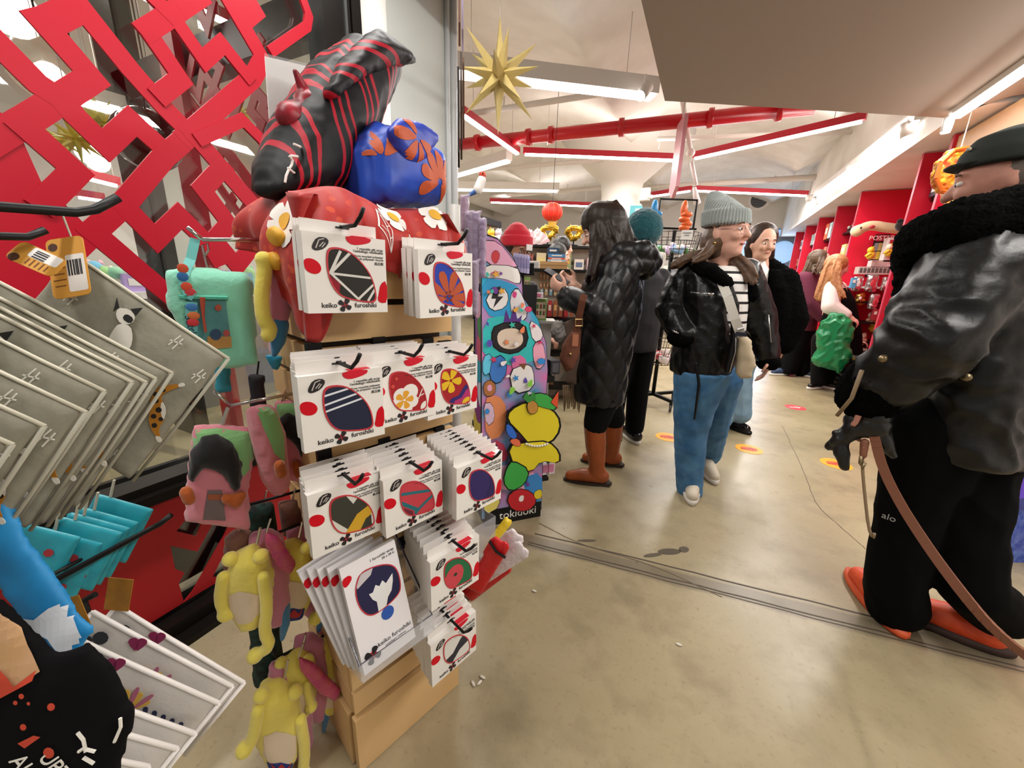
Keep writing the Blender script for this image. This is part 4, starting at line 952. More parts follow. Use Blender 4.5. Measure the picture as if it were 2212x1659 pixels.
kn.cap(k0+V(0, .01, .05), k0+V(-.022, .042, .05), .014, .006).cap(k0+V(0, -.005, .05), k0+V(-.045, -.04, .05), .014, .026).cap(k0+V(0, 0, .04), k0+V(.03, -.10, .045), .018, .03).cap(k0+V(0, 0, .04), k0+V(.09, .05, .05), .02, .016)
obj('knot', remesh(kn, .004, 4), M('knot_red_cloth', 'a8142c', .45, noise=(30, '1a0a10', .7)), bd, world=False)
b = MB()
for pl in (((120, 960), (150, 1000), (100, 1080), (90, 1140)), ((150, 880), (200, 900)), ((130, 960), (180, 965)), ((110, 1040), (160, 1080), (200, 1090))):
    q = px_outline(c4(*pl), .8, TB)
    b.tube(smooth_path([V(x, y, .052) for x, y in q], 1), .0022, 6)
obj('white_line_print', b, m_fw, bd, world=False)
# blue bundle with orange flowers
TB2 = frame(P(850, 350, .86), EX, yd=(0, 0, 1)) @ Matrix.Rotation(math.radians(18), 4, 'Y')
b2 = thing('wrapped_bundle', 'blue cloth bundle with big orange flowers on top of the stand', 'bundle', TB2)
out = px_outline(c4((745, 1180), (730, 900), (770, 790), (840, 725), (980, 745), (1110, 850), (1222, 905), (1232, 1050), (1236, 1300), (980, 1300), (760, 1290)), .86, TB2)
me_b = inflate(out, .16, .007, None, 5, rim=.06, edge=.25, post=creases(.005, 30, 9))
obj('wrap_body', me_b, M('blue_cloth', '1f4fc0', .45, noise=(14, '1a2f96', .6)), b2, world=False)
fl_ = px_outline(c4((770, 800), (850, 730), (980, 750), (1115, 840), (1080, 910), (1020, 990), (950, 1035), (880, 1000), (820, 910)), .86, TB2)
me_fl = inflate(fl_, .035, .005, TR((0, .0, .072)), 4, rim=.02, edge=.2, post=creases(.004, 45, 3))
obj('wrap_flap', me_fl, M('blue_flap_cloth', '2440b4', .45, noise=(14, '1a2f96', .5)), b2, world=False)
m_or = M('orange_print', 'c2562c', .6)
def flower_on(cx, cy, L, zz, n, a0, span=6.28, mat=m_or, holder=b2, T0=TB2):
    c = px_outline(c4((cx, cy)), .86, T0)[0]
    for i in range(n):
        a = a0+span*i/n; b = decal(zz, smooth_loop(petal(c[0], c[1], a, L, L*.42), 1), .0012)
        if b.v: obj('petal_print', b, mat, holder, world=False)
flower_on(930, 860, .062, me_fl, 5, 2.3, 4.6); flower_on(1120, 1150, .068, me_b, 7, -.4, 4.6); flower_on(770, 980, .06, me_b, 3, .9, 2.4)
# white card in a clear stand behind the bundle
TC = frame(P(640, 250, .98), EX, yd=(0, 0, 1)) @ Matrix.Rotation(math.radians(12), 4, 'Y')
t = thing('sign_card', 'blank white card in a clear stand behind the striped bundle', 'sign', TC)
q = px_outline([(594, 440), (702, 440), (700, 152), (572, 122)], .98, TC)
obj('card', MB().prism(q, -.0015, .0015), m_card, t, world=False)
obj('clear_cover', MB().prism(grow(q, 1.03), .003, .005), m_acr, t, world=False)
# ================================================================== LEFT MERCHANDISE
def rrect(w_, h_, r=.01, n=4, x0=0, y0=0):
    out = []
    for cx, cy, a in ((w_-r, h_-r, 0), (r, h_-r, 90), (r, r, 180), (w_-r, r, 270)):
        for k in range(n+1): t = math.radians(a+90*k/n); out.append((x0+cx+r*math.cos(t), y0+cy+r*math.sin(t)))
    return out
m_cream = M('cream_piping', 'c3bfac', .6)
m_pouch = M('grey_green_canvas', '9b9888', .75, noise=(90, '8c897a', .5), bump=(150, .25, .002))
m_prw = M('cat_print_white', 'e6e2d8', .7); m_prb = M('cat_print_black', '1c1a19', .7); m_pro = M('cat_print_orange', 'b87a22', .7)
PXA = (RT*.79-UP*.60+FW*.16).normalized(); PYA = (RT*.42+UP*.90)
GW, GH = .212, .198
pouch_me = inflate(rrect(GW, GH, .008, 3), .011, .006, TR((0, -GH, 0)), 3, rim=.03, edge=.35, post=creases(.0012, 60, 4))
hem_me = MB().tube([V(0, 0, .001), V(GW*.3, .001, .003), V(GW*.7, 0, .002), V(GW, 0, .001)], .0021, 8).mesh('hem', True)
side_me = MB().tube([V(GW, 0, .001), V(GW+.0015, -GH*.5, .002), V(GW, -GH, .001)], .0021, 8).mesh('hem', True)
def cat_sit(cx, cy, s, f=1):
    body = smooth_loop([(0, .05), (-.10, .16), (-.14, .32), (-.12, .48), (.02, .52), (.12, .40), (.22, .18), (.20, .02), (.10, -.02)], 1)
    head = smooth_loop([(-.14, .50), (-.20, .62), (-.12, .72), (.02, .74), (.06, .62), (.0, .50)], 1)
    blk = [smooth_loop([(-.12, .50), (-.18, .58), (-.08, .66), (-.02, .58)], 1), [(-.20, .62), (-.30, .74), (-.14, .72)], [(.0, .74), (.02, .88), (.08, .68)], [(.10, .03), (.30, -.05), (.30, -.10), (.06, -.04)], smooth_loop([(.10, .0), (-.02, -.12), (-.14, -.10), (-.18, .0), (-.14, -.16), (.0, -.20), (.16, -.06)], 1)]
    tr_ = lambda pl: [(cx+f*x*s, cy+y*s) for x, y in pl]
    return [tr_(body), tr_(head)], [tr_(b) for b in blk]
def cat_leap(cx, cy, s):
    body = smooth_loop([(0, 0), (.10, .14), (.12, .34), (.06, .52), (.18, .60), (.34, .66), (.36, .72), (.16, .70), (.02, .66), (-.08, .50), (-.10, .28), (-.14, .10), (-.06, -.12), (.02, -.16)], 1)
    tail = smooth_loop([(-.04, .60), (-.14, .78), (-.24, .84), (-.22, .88), (-.10, .82), (.02, .66)], 1)
    return [[(cx+x*s, cy+y*s) for x, y in p] for p in (body, tail)], [[(cx+(x)*s, cy+y*s) for x, y in q] for q in (circ(.0, .45, .04, 8), circ(.03, .3, .045, 8), circ(-.05, .2, .04, 8), circ(.05, .15, .035, 8), circ(-.05, .05, .04, 8), circ(.12, .62, .03, 8), circ(.0, .56, .035, 8), circ(-.15, .78, .02, 8), circ(-.08, .7, .02, 8))], [[(cx+x*s, cy+y*s) for x, y in smooth_loop(q, 1)] for q in ([(.08, .1), (.14, .3), (.08, .46), (.05, .3)], [(.34, .66), (.44, .68), (.42, .74), (.34, .72)], [(-.06, -.12), (-.02, -.24), (.04, -.22), (.02, -.14)])]
def scr(cx, cy, s): return [bar(cx, cy, cx+.25*s, cy+1*s, .08*s), bar(cx+.35*s, cy-.1*s, cx+.5*s, cy+.9*s, .08*s), bar(cx-.1*s, cy+.35*s, cx+.65*s, cy+.55*s, .08*s)]
def rot37(pl, c, a=math.radians(38)): return [(c[0]+(x-c[0])*math.cos(a)-(y-c[1])*math.sin(a), c[1]+(x-c[0])*math.sin(a)+(y-c[1])*math.cos(a)) for x, y in pl]
sw, sb_ = cat_sit(.105, -.075, .085, -1); lw_o, lw_b, lw_w = cat_leap(.185, -.125, .078)
CATS = [('cat_body_print', p, m_prw, 0) for p in sw]+[('cat_marking', p, m_prb, 1) for p in sb_]
CATS = [(n, rot37(p, (.105, -.05)), m, z) for n, p, m, z in CATS]+[(n, rot37(p, (.185, -.10)), m, z) for n, ps, m, z in (('leaping_cat_print', lw_o, m_pro, 0), ('cat_spot', lw_b, m_prb, 2), ('cat_paw_print', lw_w, m_prw, 1)) for p in ps]
CATS = [(n, shape2d([p], .0005), m, z) for n, p, m, z in CATS]
b = MB()
for q in ((.15, -.025), (.195, -.045), (.04, -.15), (.10, -.175), (.03, -.05), (.17, -.185)):
    for p in scr(*q, .018): b.prism(p, 0, .0004)
me_scr = b.mesh('scratch_marks'); zf = .0080
def grey_pouch(T, label, group):
    t = thing('zip_pouch', label, 'pouch', T, group)
    link('pouch_body', pouch_me, m_pouch, t); link('hem', hem_me, m_cream, t); link('hem', side_me, M('pouch_edge', 'a5a292', .7), t)
    for n, me, mm, z in CATS: link(n, me, mm, t, TR((0, 0, zf+.0003*z)))
    tag(link('scratch_marks', me_scr, m_prw, t, TR((0, 0, zf))), kind='stuff')
    return t
corners = [(495, 775, .50), (374, 806, .475), (338, 818, .462), (317, 826, .45), (287, 826, .437), (228, 845, .42), (188, 890, .40), (99, 920, .375), (30, 960, .35)]
GL = ['grey canvas zip pouch printed with cats, fully visible one at the end of its hook', 'grey cat pouch directly in front of the fully visible one', 'third grey cat pouch from the far end of the hook', 'fourth grey cat pouch, in the tight middle of the row', 'grey cat pouch just right of the wide gap in the row', 'grey cat pouch behind the siamese one, left of the gap', 'grey pouch showing a white siamese cat at the left picture edge', 'grey pouch hanging before the siamese one', 'nearest grey pouch, cut by the left picture edge']
hook_pts = []
for i, (x, y, d) in enumerate(corners):
    c = P(x, y, d); T = frame(c, PXA+FW*(.12 if i else 0)-UP*(.0 if i else 0)+RT*(.12 if i else 0), yd=PYA); T.translation = c-(T.to_3x3() @ V(GW, 0, 0))
    t = grey_pouch(T, GL[i], 'grey cat pouches on the left hook'); hp = T.translation.copy()
    top = V(hp.x, hp.y, 0)+V(0, 0, 0); top.z = P(150, 468, .5).z-.012*(i)/8; hook_pts.append(top)
    if i < 7: obj('hang_cord', MB().tube([V(.012, -.002, 0), T.inverted() @ top], .0011, 5), m_cream, t, world=False)
hk = thing('display_hook', 'black display hook with bent tip carrying the grey cat pouches', 'hook', hook_pts[0])
a, b = hook_pts[0], hook_pts[-1]; d = (a-b).normalized()
obj('hook_arm', MB().tube([b-d*.1, b, a+d*.012, a+d*.03+V(0, 0, .005), a+d*.055+V(0, 0, .022)], .0055, 10), m_blackp, hk, smooth=True)
obj('hook_arm', MB().tube([b-d*.1+V(.03, .02, -.03), a-d*.06+V(.03, .02, -.03), a-d*.045+V(.03, .02, -.022)], .004, 8), m_blackp, hk, smooth=True)
m_tag = M('orange_tag_card', 'd79a3a', .6)
def tag_card(name, label, q, grp):
    c = sum(q, V(0, 0, 0))/4; T = frame(q[0], q[1]-q[0], yd=q[0]-q[3]); W_ = (q[1]-q[0]).length; H_ = (q[3]-q[0]).length
    t = thing(name, label, 'tag', T, grp)
    obj('card', shape2d([rrect(W_, H_, .006, 3, 0, -H_)], .0012), m_tag, t, world=False)
    obj('eyelet', shape2d([circ(W_*.18, -H_*.14, .005, 12)], .0016), M('eyelet_brown', '4a2a1a', .6), t, world=False)
    obj('price_label', shape2d([rrect(W_*.5, H_*.62, .002, 2, W_*.46, -H_*.92)], .0016), m_card, t, world=False)
    b = MB(); x = W_*.52; r = random.Random(5)
    while x < W_*.9:
        ww = r.choice((.0006, .001, .0015)); b.box((x, -H_*.52, .0010), (ww, H_*.26, .0004)); x += ww+r.choice((.0008, .0014))
    obj('barcode', b, m_ink, t, world=False)
    b = MB()
    for k in range(5): b.box((W_*.25, -H_*(.40+.1*k), .0008), (W_*(.28+.06*(k % 2)), .0012, .0004))
    obj('small_print', b, M('tag_ink', '7a4a14', .6), t, world=False)
tag_card('price_tag', 'bright orange hang tag with barcode lying flat over the pouches', [P(8, 555, .42), P(50, 520, .43), P(162, 548, .44), P(118, 592, .43)], 'orange hang tags')
tag_card('price_tag', 'orange hang tag with barcode turned upright behind the flat tag', [P(98, 520, .455), P(178, 508, .46), P(240, 603, .46), P(187, 620, .455)], 'orange hang tags')
# ------------------------------------------------------------------ white floral pouches
m_floral = M('white_cotton', 'd6d2cc', .8, bump=(180, .2, .002))
WW, WH = .205, .13
wp_me = inflate(rrect(WW, WH, .006, 3), .010, .006, TR((0, -WH, 0)), 3, rim=.03, edge=.35, post=creases(.0015, 50, 8))
wh1 = MB().tube([V(0, 0, .001), V(WW*.4, .001, .003), V(WW, 0, .001)], .003, 8).mesh('hem', True); wh2 = MB().tube([V(WW, 0, .001), V(WW, -WH, .001)], .003, 8).mesh('hem', True); wh0 = MB().tube([V(0, 0, .001), V(0, -WH, .001)], .003, 8).mesh('hem', True)
fp = {'8a2454': [petal(.075, -.012, a, .02, .012) for a in (2.4, 1.7)]+[petal(.06, -.06, a, .02, .012) for a in (2.4,)], '2a3c8a': [petal(.088, -.03, a, .014, .014) for a in (-1.0, -1.8, -2.6)]+[petal(.155, -.075, a, .028, .012) for a in (-1.0, -1.5, -2.0, -2.5)], 'd8b04a': [petal(.115, -.05, a, .03, .01) for a in (2.6, 2.1, 1.5, 1.0)], 'b46a86': [petal(.118, -.052, a, .038, .006) for a in (2.35, 1.8, 1.25)], '22284a': [petal(.14+.012*k, -.045-.0*k, a, .014, .006) for k in range(5) for a in (2.2, -1.0)]+[bar(.135, -.045, .198, -.045, .002)], '2c2f36': [circ(.03, -.016, .009, 10), circ(.018, -.028, .008, 10), circ(.035, -.032, .006, 8)]}
fp_me = {}
for c_, pls in fp.items():
    b = MB()
    for p in pls: b.prism(p, 0, .0004)
    fp_me[c_] = b.mesh('flower_print')
FXA = (RT*.76-UP*.63+FW*.14).normalized()
WL = ['white floral zip pouch furthest along the lower hook, blue sprig at its corner', 'white floral pouch directly before the furthest one', 'third white floral pouch with blue sprig and blue flower', 'fourth white floral pouch, mostly its white hem showing', 'fifth white floral pouch, slim white edge at the bottom', 'nearest white floral pouch at the bottom picture edge']
for i, (x, y, d) in enumerate(((528, 1474, .56), (503, 1482, .54), (474, 1518, .52), (423, 1584, .49), (384, 1616, .47), (322, 1655, .45))):
    c = P(x, y, d); T = frame(c, FXA+FW*.05*i, yd=PYA); T.translation = c-(T.to_3x3() @ V(WW, 0, 0))
    t = thing('zip_pouch', WL[i], 'pouch', T, 'white floral pouches on the lower hook')
    link('pouch_body', wp_me, m_floral, t)
    for h_ in (wh0, wh1, wh2): link('hem', h_, m_white, t)
    for k, (c_, me) in enumerate(fp_me.items()): tag(link('flower_print', me, M('floral_'+c_, c_, .8), t, TR((0, 0, .0078+.0003*k))), kind='stuff')
    obj('zip_pull', MB().tube([V(-.004, 0, .004), V(-.016, .012, .006), V(-.010, .026, .006)], .004, 6), m_blackp, t, world=False)
    if i in (0, 2, 4): obj('kraft_tag', MB().box((-.005, .025+.004*i, .012), (.03, .045, .001), RZ(.5+.2*i)), M('kraft_tag', 'a8741f', .6, noise=(60, '7a5216', .5)), t, world=False)
hk = thing('display_hook', 'thin black hook with raised tip above the white floral pouches', 'hook', P(230, 1190, .6))
obj('hook_arm', MB().tube([P(60, 1285, .52), P(325, 1142, .64), P(345, 1132, .645), P(370, 1112, .65)], .0045, 8), m_blackp, hk, smooth=True); obj('hook_price_rail', MB().tube([P(60, 1270, .54), P(200, 1195, .60)], .003, 6), m_blackp, hk, smooth=True)
# teal pouches further back
m_teal = M('teal_vinyl', '2a9fae', .35, noise=(50, '1f7f92', .5))
tp_me = inflate(rrect(.085, .10, .006, 3), .012, .005, TR((0, -.10, 0)), 3, rim=.02, edge=.35)
TL_ = ['teal patterned card pouch at the right end of the dark rail, behind the grey ones', 'second teal pouch behind the grey ones', 'third teal pouch behind the grey ones', 'fourth teal pouch hanging lower behind the grey ones', 'short teal pouch low on the left of the teal row', 'leftmost teal pouch of the teal row']
for i, (x, y, d) in enumerate(((334, 1100, .66), (303, 1128, .64), (284, 1140, .625), (268, 1150, .61), (228, 1172, .6), (178, 1160, .58))):
    c = P(x, y, d); T = frame(c, (RT*.86-UP*.42+FW*.3), yd=UP+RT*.2); T.translation = c-(T.to_3x3() @ V(.085, 0, 0))
    t = thing('card_pouch', TL_[i], 'pouch', T, 'teal pouches behind the grey ones'); link('pouch_body', tp_me, m_teal, t)
    obj('pattern_spot', shape2d([circ(.06, -.03, .006, 8), circ(.03, -.055, .005, 8), circ(.065, -.075, .005, 8)], .0006), M('teal_spot_red', 'a02c34', .6), t, world=False, T=TR((0, 0, .0068)))
    obj('top_strap', MB().tube([V(.02, 0, 0), V(.015, .03, .004)], .002, 5), m_cream, t, world=False)
# blue strap cloth and black printed bag, lower left corner
TBL = frame(P(90, 1250, .40), RT, yd=UP) @ Matrix.Rotation(.25, 4, 'Y')
t = thing('printed_scarf', 'bright blue folded scarf with white motif hanging at the left edge', 'scarf', TBL)
ol = px_outline([(-60, 1000), (0, 1040), (60, 1170), (130, 1270), (205, 1362), (165, 1410), (125, 1440), (60, 1350), (-10, 1250), (-60, 1180)], .4, TBL)
sc_me = inflate(ol, .014, .005, None, 3, rim=.02, edge=.3, post=creases(.003, 50, 6)); obj('scarf_cloth', sc_me, M('azure_cloth', '1e8fd0', .6, noise=(30, '1878b8', .5)), t, world=False)
b = MB()
for pl in ([(88, 1330), (120, 1305), (160, 1290), (172, 1305), (165, 1330), (192, 1385), (150, 1412), (118, 1370), (70, 1352), (62, 1330)],):
    bb = decal(sc_me, px_outline(pl, .4, TBL), .0012); b.add(bb.v, bb.f)
obj('white_motif', b, M('scarf_white', 'dfe6ee', .7), t, world=False)
TBK = frame(P(120, 1530, .37), RT, yd=UP) @ Matrix.Rotation(.3, 4, 'Y')
t = thing('printed_bag', 'black printed cloth bag with orange splashes and tan panel in the corner', 'bag', TBK)
ol = px_outline([(-60, 1290), (0, 1300), (60, 1350), (120, 1420), (190, 1390), (250, 1450), (290, 1540), (250, 1700), (-60, 1700)], .37, TBK)
bk_me = inflate(ol, .02, .006, None, 3, rim=.03, edge=.25, post=creases(.003, 30, 12)); obj('bag_body', bk_me, M('black_canvas', '0a090b', .9, spec=.15), t, world=False)
def dec(nm, pls, mm, off=.0015):
    for pl in pls:
        b = decal(bk_me, px_outline(pl, .37, TBK), off)
        if b.v: obj(nm, b, mm, t, world=False)
dec('tan_panel', [[(-40, 1300), (0, 1305), (55, 1350), (105, 1435), (60, 1465), (0, 1490), (-40, 1490)]], M('tan_print', 'c39a78', .8, noise=(40, 'b08a4a', .5)))
dec('orange_splash', [[(10, 1450), (30, 1425), (45, 1440), (60, 1460), (100, 1430), (95, 1450), (30, 1485), (0, 1490)], circ(8, 1496, 9, 10), circ(62, 1494, 5, 8), circ(75, 1480, 6, 8), circ(90, 1495, 4, 8), circ(137, 1502, 8, 10), circ(78, 1545, 7, 10), [(65, 1580), (100, 1562), (115, 1565), (80, 1590)], circ(132, 1598, 12, 10)], M('orange_print_dull', 'c8452c', .7), .003)
for s, (x, y), a in (('UPTI', (146, 1630), -1.05), ('AL', (75, 1625), -1.1)):
    q = px_outline([(x, y)], .37, TBK)[0]; text('lettering', s, .017, m_prw, t, TR((q[0], q[1], .0135)) @ Matrix.Rotation(a, 4, 'Z'))
b = MB()
for pl in ([(188, 1560), (200, 1575), (205, 1600)], [(205, 1590), (190, 1600)], [(205, 1595), (225, 1600)], [(200, 1612), (222, 1625)], [(277, 1530), (278, 1550), (265, 1580)]):
    b.tube([V(*q, .012) for q in px_outline(pl, .37, TBK)], .0015, 5)
obj('white_scribble', b, m_prw, t, world=False)
# ================================================================== PLUSH POUCHES ON THE SIDE HOOKS OF THE STAND
def side_T(x, y, off, yaw=0):      # plane facing the camera, on the side hooks of the stand
    p = PP(x, y, S0+NS*off, NS); d = (p-EYE); return frame(p, V(d.y, -d.x, 0), yd=(0, 0, 1)) @ Matrix.Rotation(math.radians(yaw), 4, 'Y')
def soft(pts, T, thick, rim=.03, cell=.005, dep=.7, **k): return inflate(px_outline(pts, dep, T), thick, cell, None, 4, rim=rim, edge=.2, **k)
m_mint = M('mint_plush', '8cdcc0', .95, sheen=.6, bump=(120, .4, .004)); m_mintd = M('mint_trim', '4fb39a', .7)
T = side_T(455, 690, -.16, -6); t = thing('plush_pouch', 'square mint green plush pouch with clear pocket and printed lanyard', 'pouch', T)
me = soft([(358, 592), (370, 580), (440, 578), (530, 590), (545, 605), (552, 700), (557, 785), (500, 795), (440, 790), (430, 770), (362, 660)], T, .05, .03); obj('pouch_body', me, m_mint, t, world=False)
pk = px_outline([(405, 640), (490, 645), (503, 745), (450, 750), (418, 720)], .7, T); b = decal(me, pk, .003); obj('pocket_print', b, M('pocket_teal', '5b9a9c', .3, noise=(30, '3c7078', .6)), t, world=False)
b = decal(me, px_outline([(452, 722), (502, 722), (503, 745), (452, 750)], .7, T), .004); obj('pocket_sand', b, M('pocket_sand', 'b98a4a', .5), t, world=False)
for (x, y, r, c) in ((475, 662, 7, 'b0503a'), (492, 715, 7, 'b04a4a'), (470, 718, 12, '2f4a6c')): obj('pocket_motif', decal(me, px_outline(circ(x, y, r, 12), .7, T), .005), M('motif_'+c, c, .5), t, world=False)
q = px_outline([(395, 640), (495, 642)], .7, T); obj('pocket_trim', MB().tube([V(*q[0], .03), V(*q[1], .03)], .004, 6), m_mintd, t, world=False)
q = px_outline([(420, 515), (412, 560), (400, 600), (415, 635), (425, 640)], .7, T); b = MB()
pts = [V(x, y, z) for (x, y), z in zip(q, (-.01, .0, .028, .034, .034))]
for p, r in zip(pts, pts[1:]): b.beam(p, r, .014, .002, V(0, 0, 1))
la = obj('lanyard', b, M('lanyard_teal', '6cc0bc', .6), t, world=False)
for (x, y, c) in ((402, 580, 'c8502c'), (402, 597, '2c6aa8'), (410, 618, 'd04a30'), (418, 630, 'c83a44')):
    q = px_outline([(x, y)], .7, T)[0]; obj('lanyard_spot', MB().ell((q[0], q[1], .034), (.008, .008, .0015), nu=10, nv=6), M('spot_'+c, c, .6), la, world=False)
q = px_outline([(420, 650), (420, 725)], .7, T); lb = obj('lanyard', MB().beam(V(*q[0], .036), V(*q[1], .032), .016, .002), M('lanyard_teal', '6cc0bc', .6), t, world=False)
text('lettering', 'Stitch', .016, M('lanyard_ink', '1f2c50', .6), lb, TR((q[0][0]*.3+q[1][0]*.7, q[0][1]*.35+q[1][1]*.65, .037)) @ Matrix.Rotation(-1.5, 4, 'Z'))
for x, y, c in ((421, 660, '3a7ab8'), (425, 678, 'd0703a'), (423, 692, 'c83038')):
    qq = px_outline([(x, y)], .7, T)[0]; obj('lanyard_spot', MB().ell((qq[0], qq[1], .0365), (.009, .007, .0015), nu=10, nv=6), M('spot_'+c, c, .6), lb, world=False)
q = px_outline([(440, 555), (450, 540), (447, 525), (436, 530), (448, 580)], .7, T); obj('clasp', MB().tube([V(*p, -.005) for p in q], .002, 6), m_chrome, t, world=False)
q = px_outline([(443, 640), (445, 680), (450, 712)], .7, T); obj('zip_pull', MB().tube([V(*p, .038) for p in q], [.004, .002, .002], 6), M('pull_orange', 'b04a34', .5), t, world=False)
def side_hook(name, label, a, b, tip, off, mat):
    pa, pb, pt = (PP(*q, S0+NS*off, NS) for q in (a, b, tip)); t = thing(name, label, 'hook', pa, 'side hooks of the wooden stand')
    obj('hook_arm', MB().tube([pa+EX*.02, pb], .0035, 8), mat, t, smooth=True); obj('hook_tip', MB().tube([pb, pb.lerp(pt, .5), pt], .0035, 8), mat, t, smooth=True); return t
side_hook('display_hook', 'chrome hook with upturned tip over the mint pouch', (545, 516), (436, 517), (404, 490), -.16, m_chrome)
side_hook('display_hook', 'chrome hook above the pink and green plush pouches', (628, 851), (498, 876), (462, 845), -.16, m_chrome)
side_hook('display_hook', 'black hook above the brown and yellow plush pouches', (655, 1130), (560, 1165), (545, 1150), -.16, m_blackp)
side_hook('display_hook', 'black hook behind the pink plush pouches', (650, 1060), (540, 1090), (525, 1080), -.2, m_blackp)
side_hook('display_hook', 'black hook above the lowest yellow plush pouches', (735, 1360), (600, 1420), (585, 1405), -.16, m_blackp)
# pink and green pouches
m_pp = M('pink_plush', 'dc8694', .95, sheen=.5, bump=(100, .4, .004)); m_gp = M('green_plush', '86c07e', .95, sheen=.5); m_bp = M('black_plush', '121012', .95, sheen=.3); m_op = M('orange_fur', 'b4581c', .95, sheen=.4, bump=(90, .6, .006))
def pink_pouch(label, T, pts, green, dome, tufts, panel):
    t = thing('plush_pouch', label, 'pouch', T, 'pink and green plush pouches')
    me = soft(pts, T, .055, .035); obj('pouch_body', me, m_pp, t, world=False)
    def dd(nm, pl, mm, off):
        b = decal(me, px_outline(pl, .7, T), off, n=14)
        if b.v: obj(nm, b, mm, t, world=False)
    if green: dd('green_panel', green, m_gp, .0015)
    if panel: dd('grey_panel', panel, M('grey_patch', '77686a', .8), .0022); dd('panel_hem', [(panel[0][0], panel[0][1]+8), (panel[1][0], panel[1][1]+8), (panel[1][0]+1, panel[1][1]+20), (panel[0][0], panel[0][1]+20)], M('check_hem', 'a0583a', .8), .003)
    if dome:
        dm = soft(dome, T, .05, .025, .0045); dm.transform(TR((0, 0, .022))); obj('black_flap', dm, m_bp, t, world=False)
    for i, tf in enumerate(tufts):
        q = [V(*p, .034) for p in px_outline(tf, .7, T)]; obj('fur_tuft', remesh(MB().chain(q, [.011]*len(q)), .004, 3), m_op, t, world=False)
    q = px_outline([(pts[0][0]+60, pts[0][1]+5), (pts[0][0]+75, pts[0][1]-40)], .7, T); obj('clasp', MB().tube([V(*q[0], 0), V(*q[1], 0)], .0035, 6), m_chrome, t, world=False)
    return t
pink_pouch('pink and green plush pouch with black flap, facing the viewer whole', side_T(475, 1030, -.16, -4), [(418, 920), (470, 918), (540, 925), (552, 955), (545, 1000), (535, 1060), (542, 1140), (400, 1122), (402, 1060), (410, 980)],
    [(416, 924), (470, 920), (538, 928), (550, 956), (545, 1000), (525, 1020), (500, 960), (440, 955), (412, 975)], [(408, 1020), (412, 970), (440, 935), (470, 930), (505, 950), (522, 990), (520, 1040), (505, 1050), (480, 1010), (440, 995), (418, 1030)],
    [[(405, 1045), (412, 1062)], [(490, 1060), (510, 1070), (518, 1055)]], [(450, 1045), (480, 1045), (488, 1110), (440, 1108)])
pink_pouch('slim pink and green plush pouch turned edge on', side_T(585, 970, -.14, 62), [(545, 880), (575, 872), (600, 930), (612, 1050), (600, 1072), (580, 1040), (560, 960)], [(545, 882), (562, 878), (582, 940), (585, 1000), (570, 980), (556, 930)], None, [[(565, 1005), (570, 1025)]], None)
pink_pouch('pink plush pouch half hidden behind the navy gift pack stack', side_T(650, 950, -.19, -5), [(592, 868), (650, 862), (692, 900), (690, 1010), (670, 1045), (610, 1030), (598, 950)], [(592, 870), (650, 865), (690, 900), (650, 900), (600, 905)], [(590, 950), (596, 905), (625, 882), (655, 900), (665, 960), (655, 985), (640, 950), (615, 930), (600, 945)], [[(640, 990), (648, 1010)]], None)
# brown and checked pouches
m_br = M('maroon_plush', '5a2420', .95, sheen=.3, noise=(14, 'd0a98c', .35)); m_ck = M('dark_green_check', '123a30', .8, noise=(60, '0c0f0e', 1.))
for label, pts, off, yaw, mm in (('maroon and beige plush pouch above the yellow pouches', [(485, 1165), (510, 1145), (545, 1150), (560, 1180), (550, 1250), (500, 1265), (482, 1225)], -.18, 0, m_br), ('dark maroon plush pouch behind the black side hook', [(600, 1085), (640, 1080), (655, 1120), (645, 1160), (610, 1155)], -.2, 0, m_br),
                             ('dark green checked pouch hanging behind the black hook', [(530, 1095), (590, 1085), (600, 1140), (580, 1165), (540, 1150)], -.24, 10, m_ck), ('dark green checked pouch low behind the yellow pouch', [(535, 1330), (600, 1320), (612, 1420), (590, 1500), (548, 1480)], -.22, 5, m_ck)):
    xm = sum(p[0] for p in pts)/len(pts); ym = sum(p[1] for p in pts)/len(pts); T = side_T(xm, ym, off, yaw); t = thing('plush_pouch', label, 'pouch', T, 'dark plush pouches on the side hooks')
    me = soft(pts, T, .05, .03); obj('pouch_body', me, mm, t, world=False); q = px_outline([(xm, min(p[1] for p in pts)+8), (xm+8, min(p[1] for p in pts)-25)], .7, T); obj('hang_cord', MB().tube([V(*q[0], 0), V(*q[1], 0)], .002, 5), m_chrome, t, world=False)
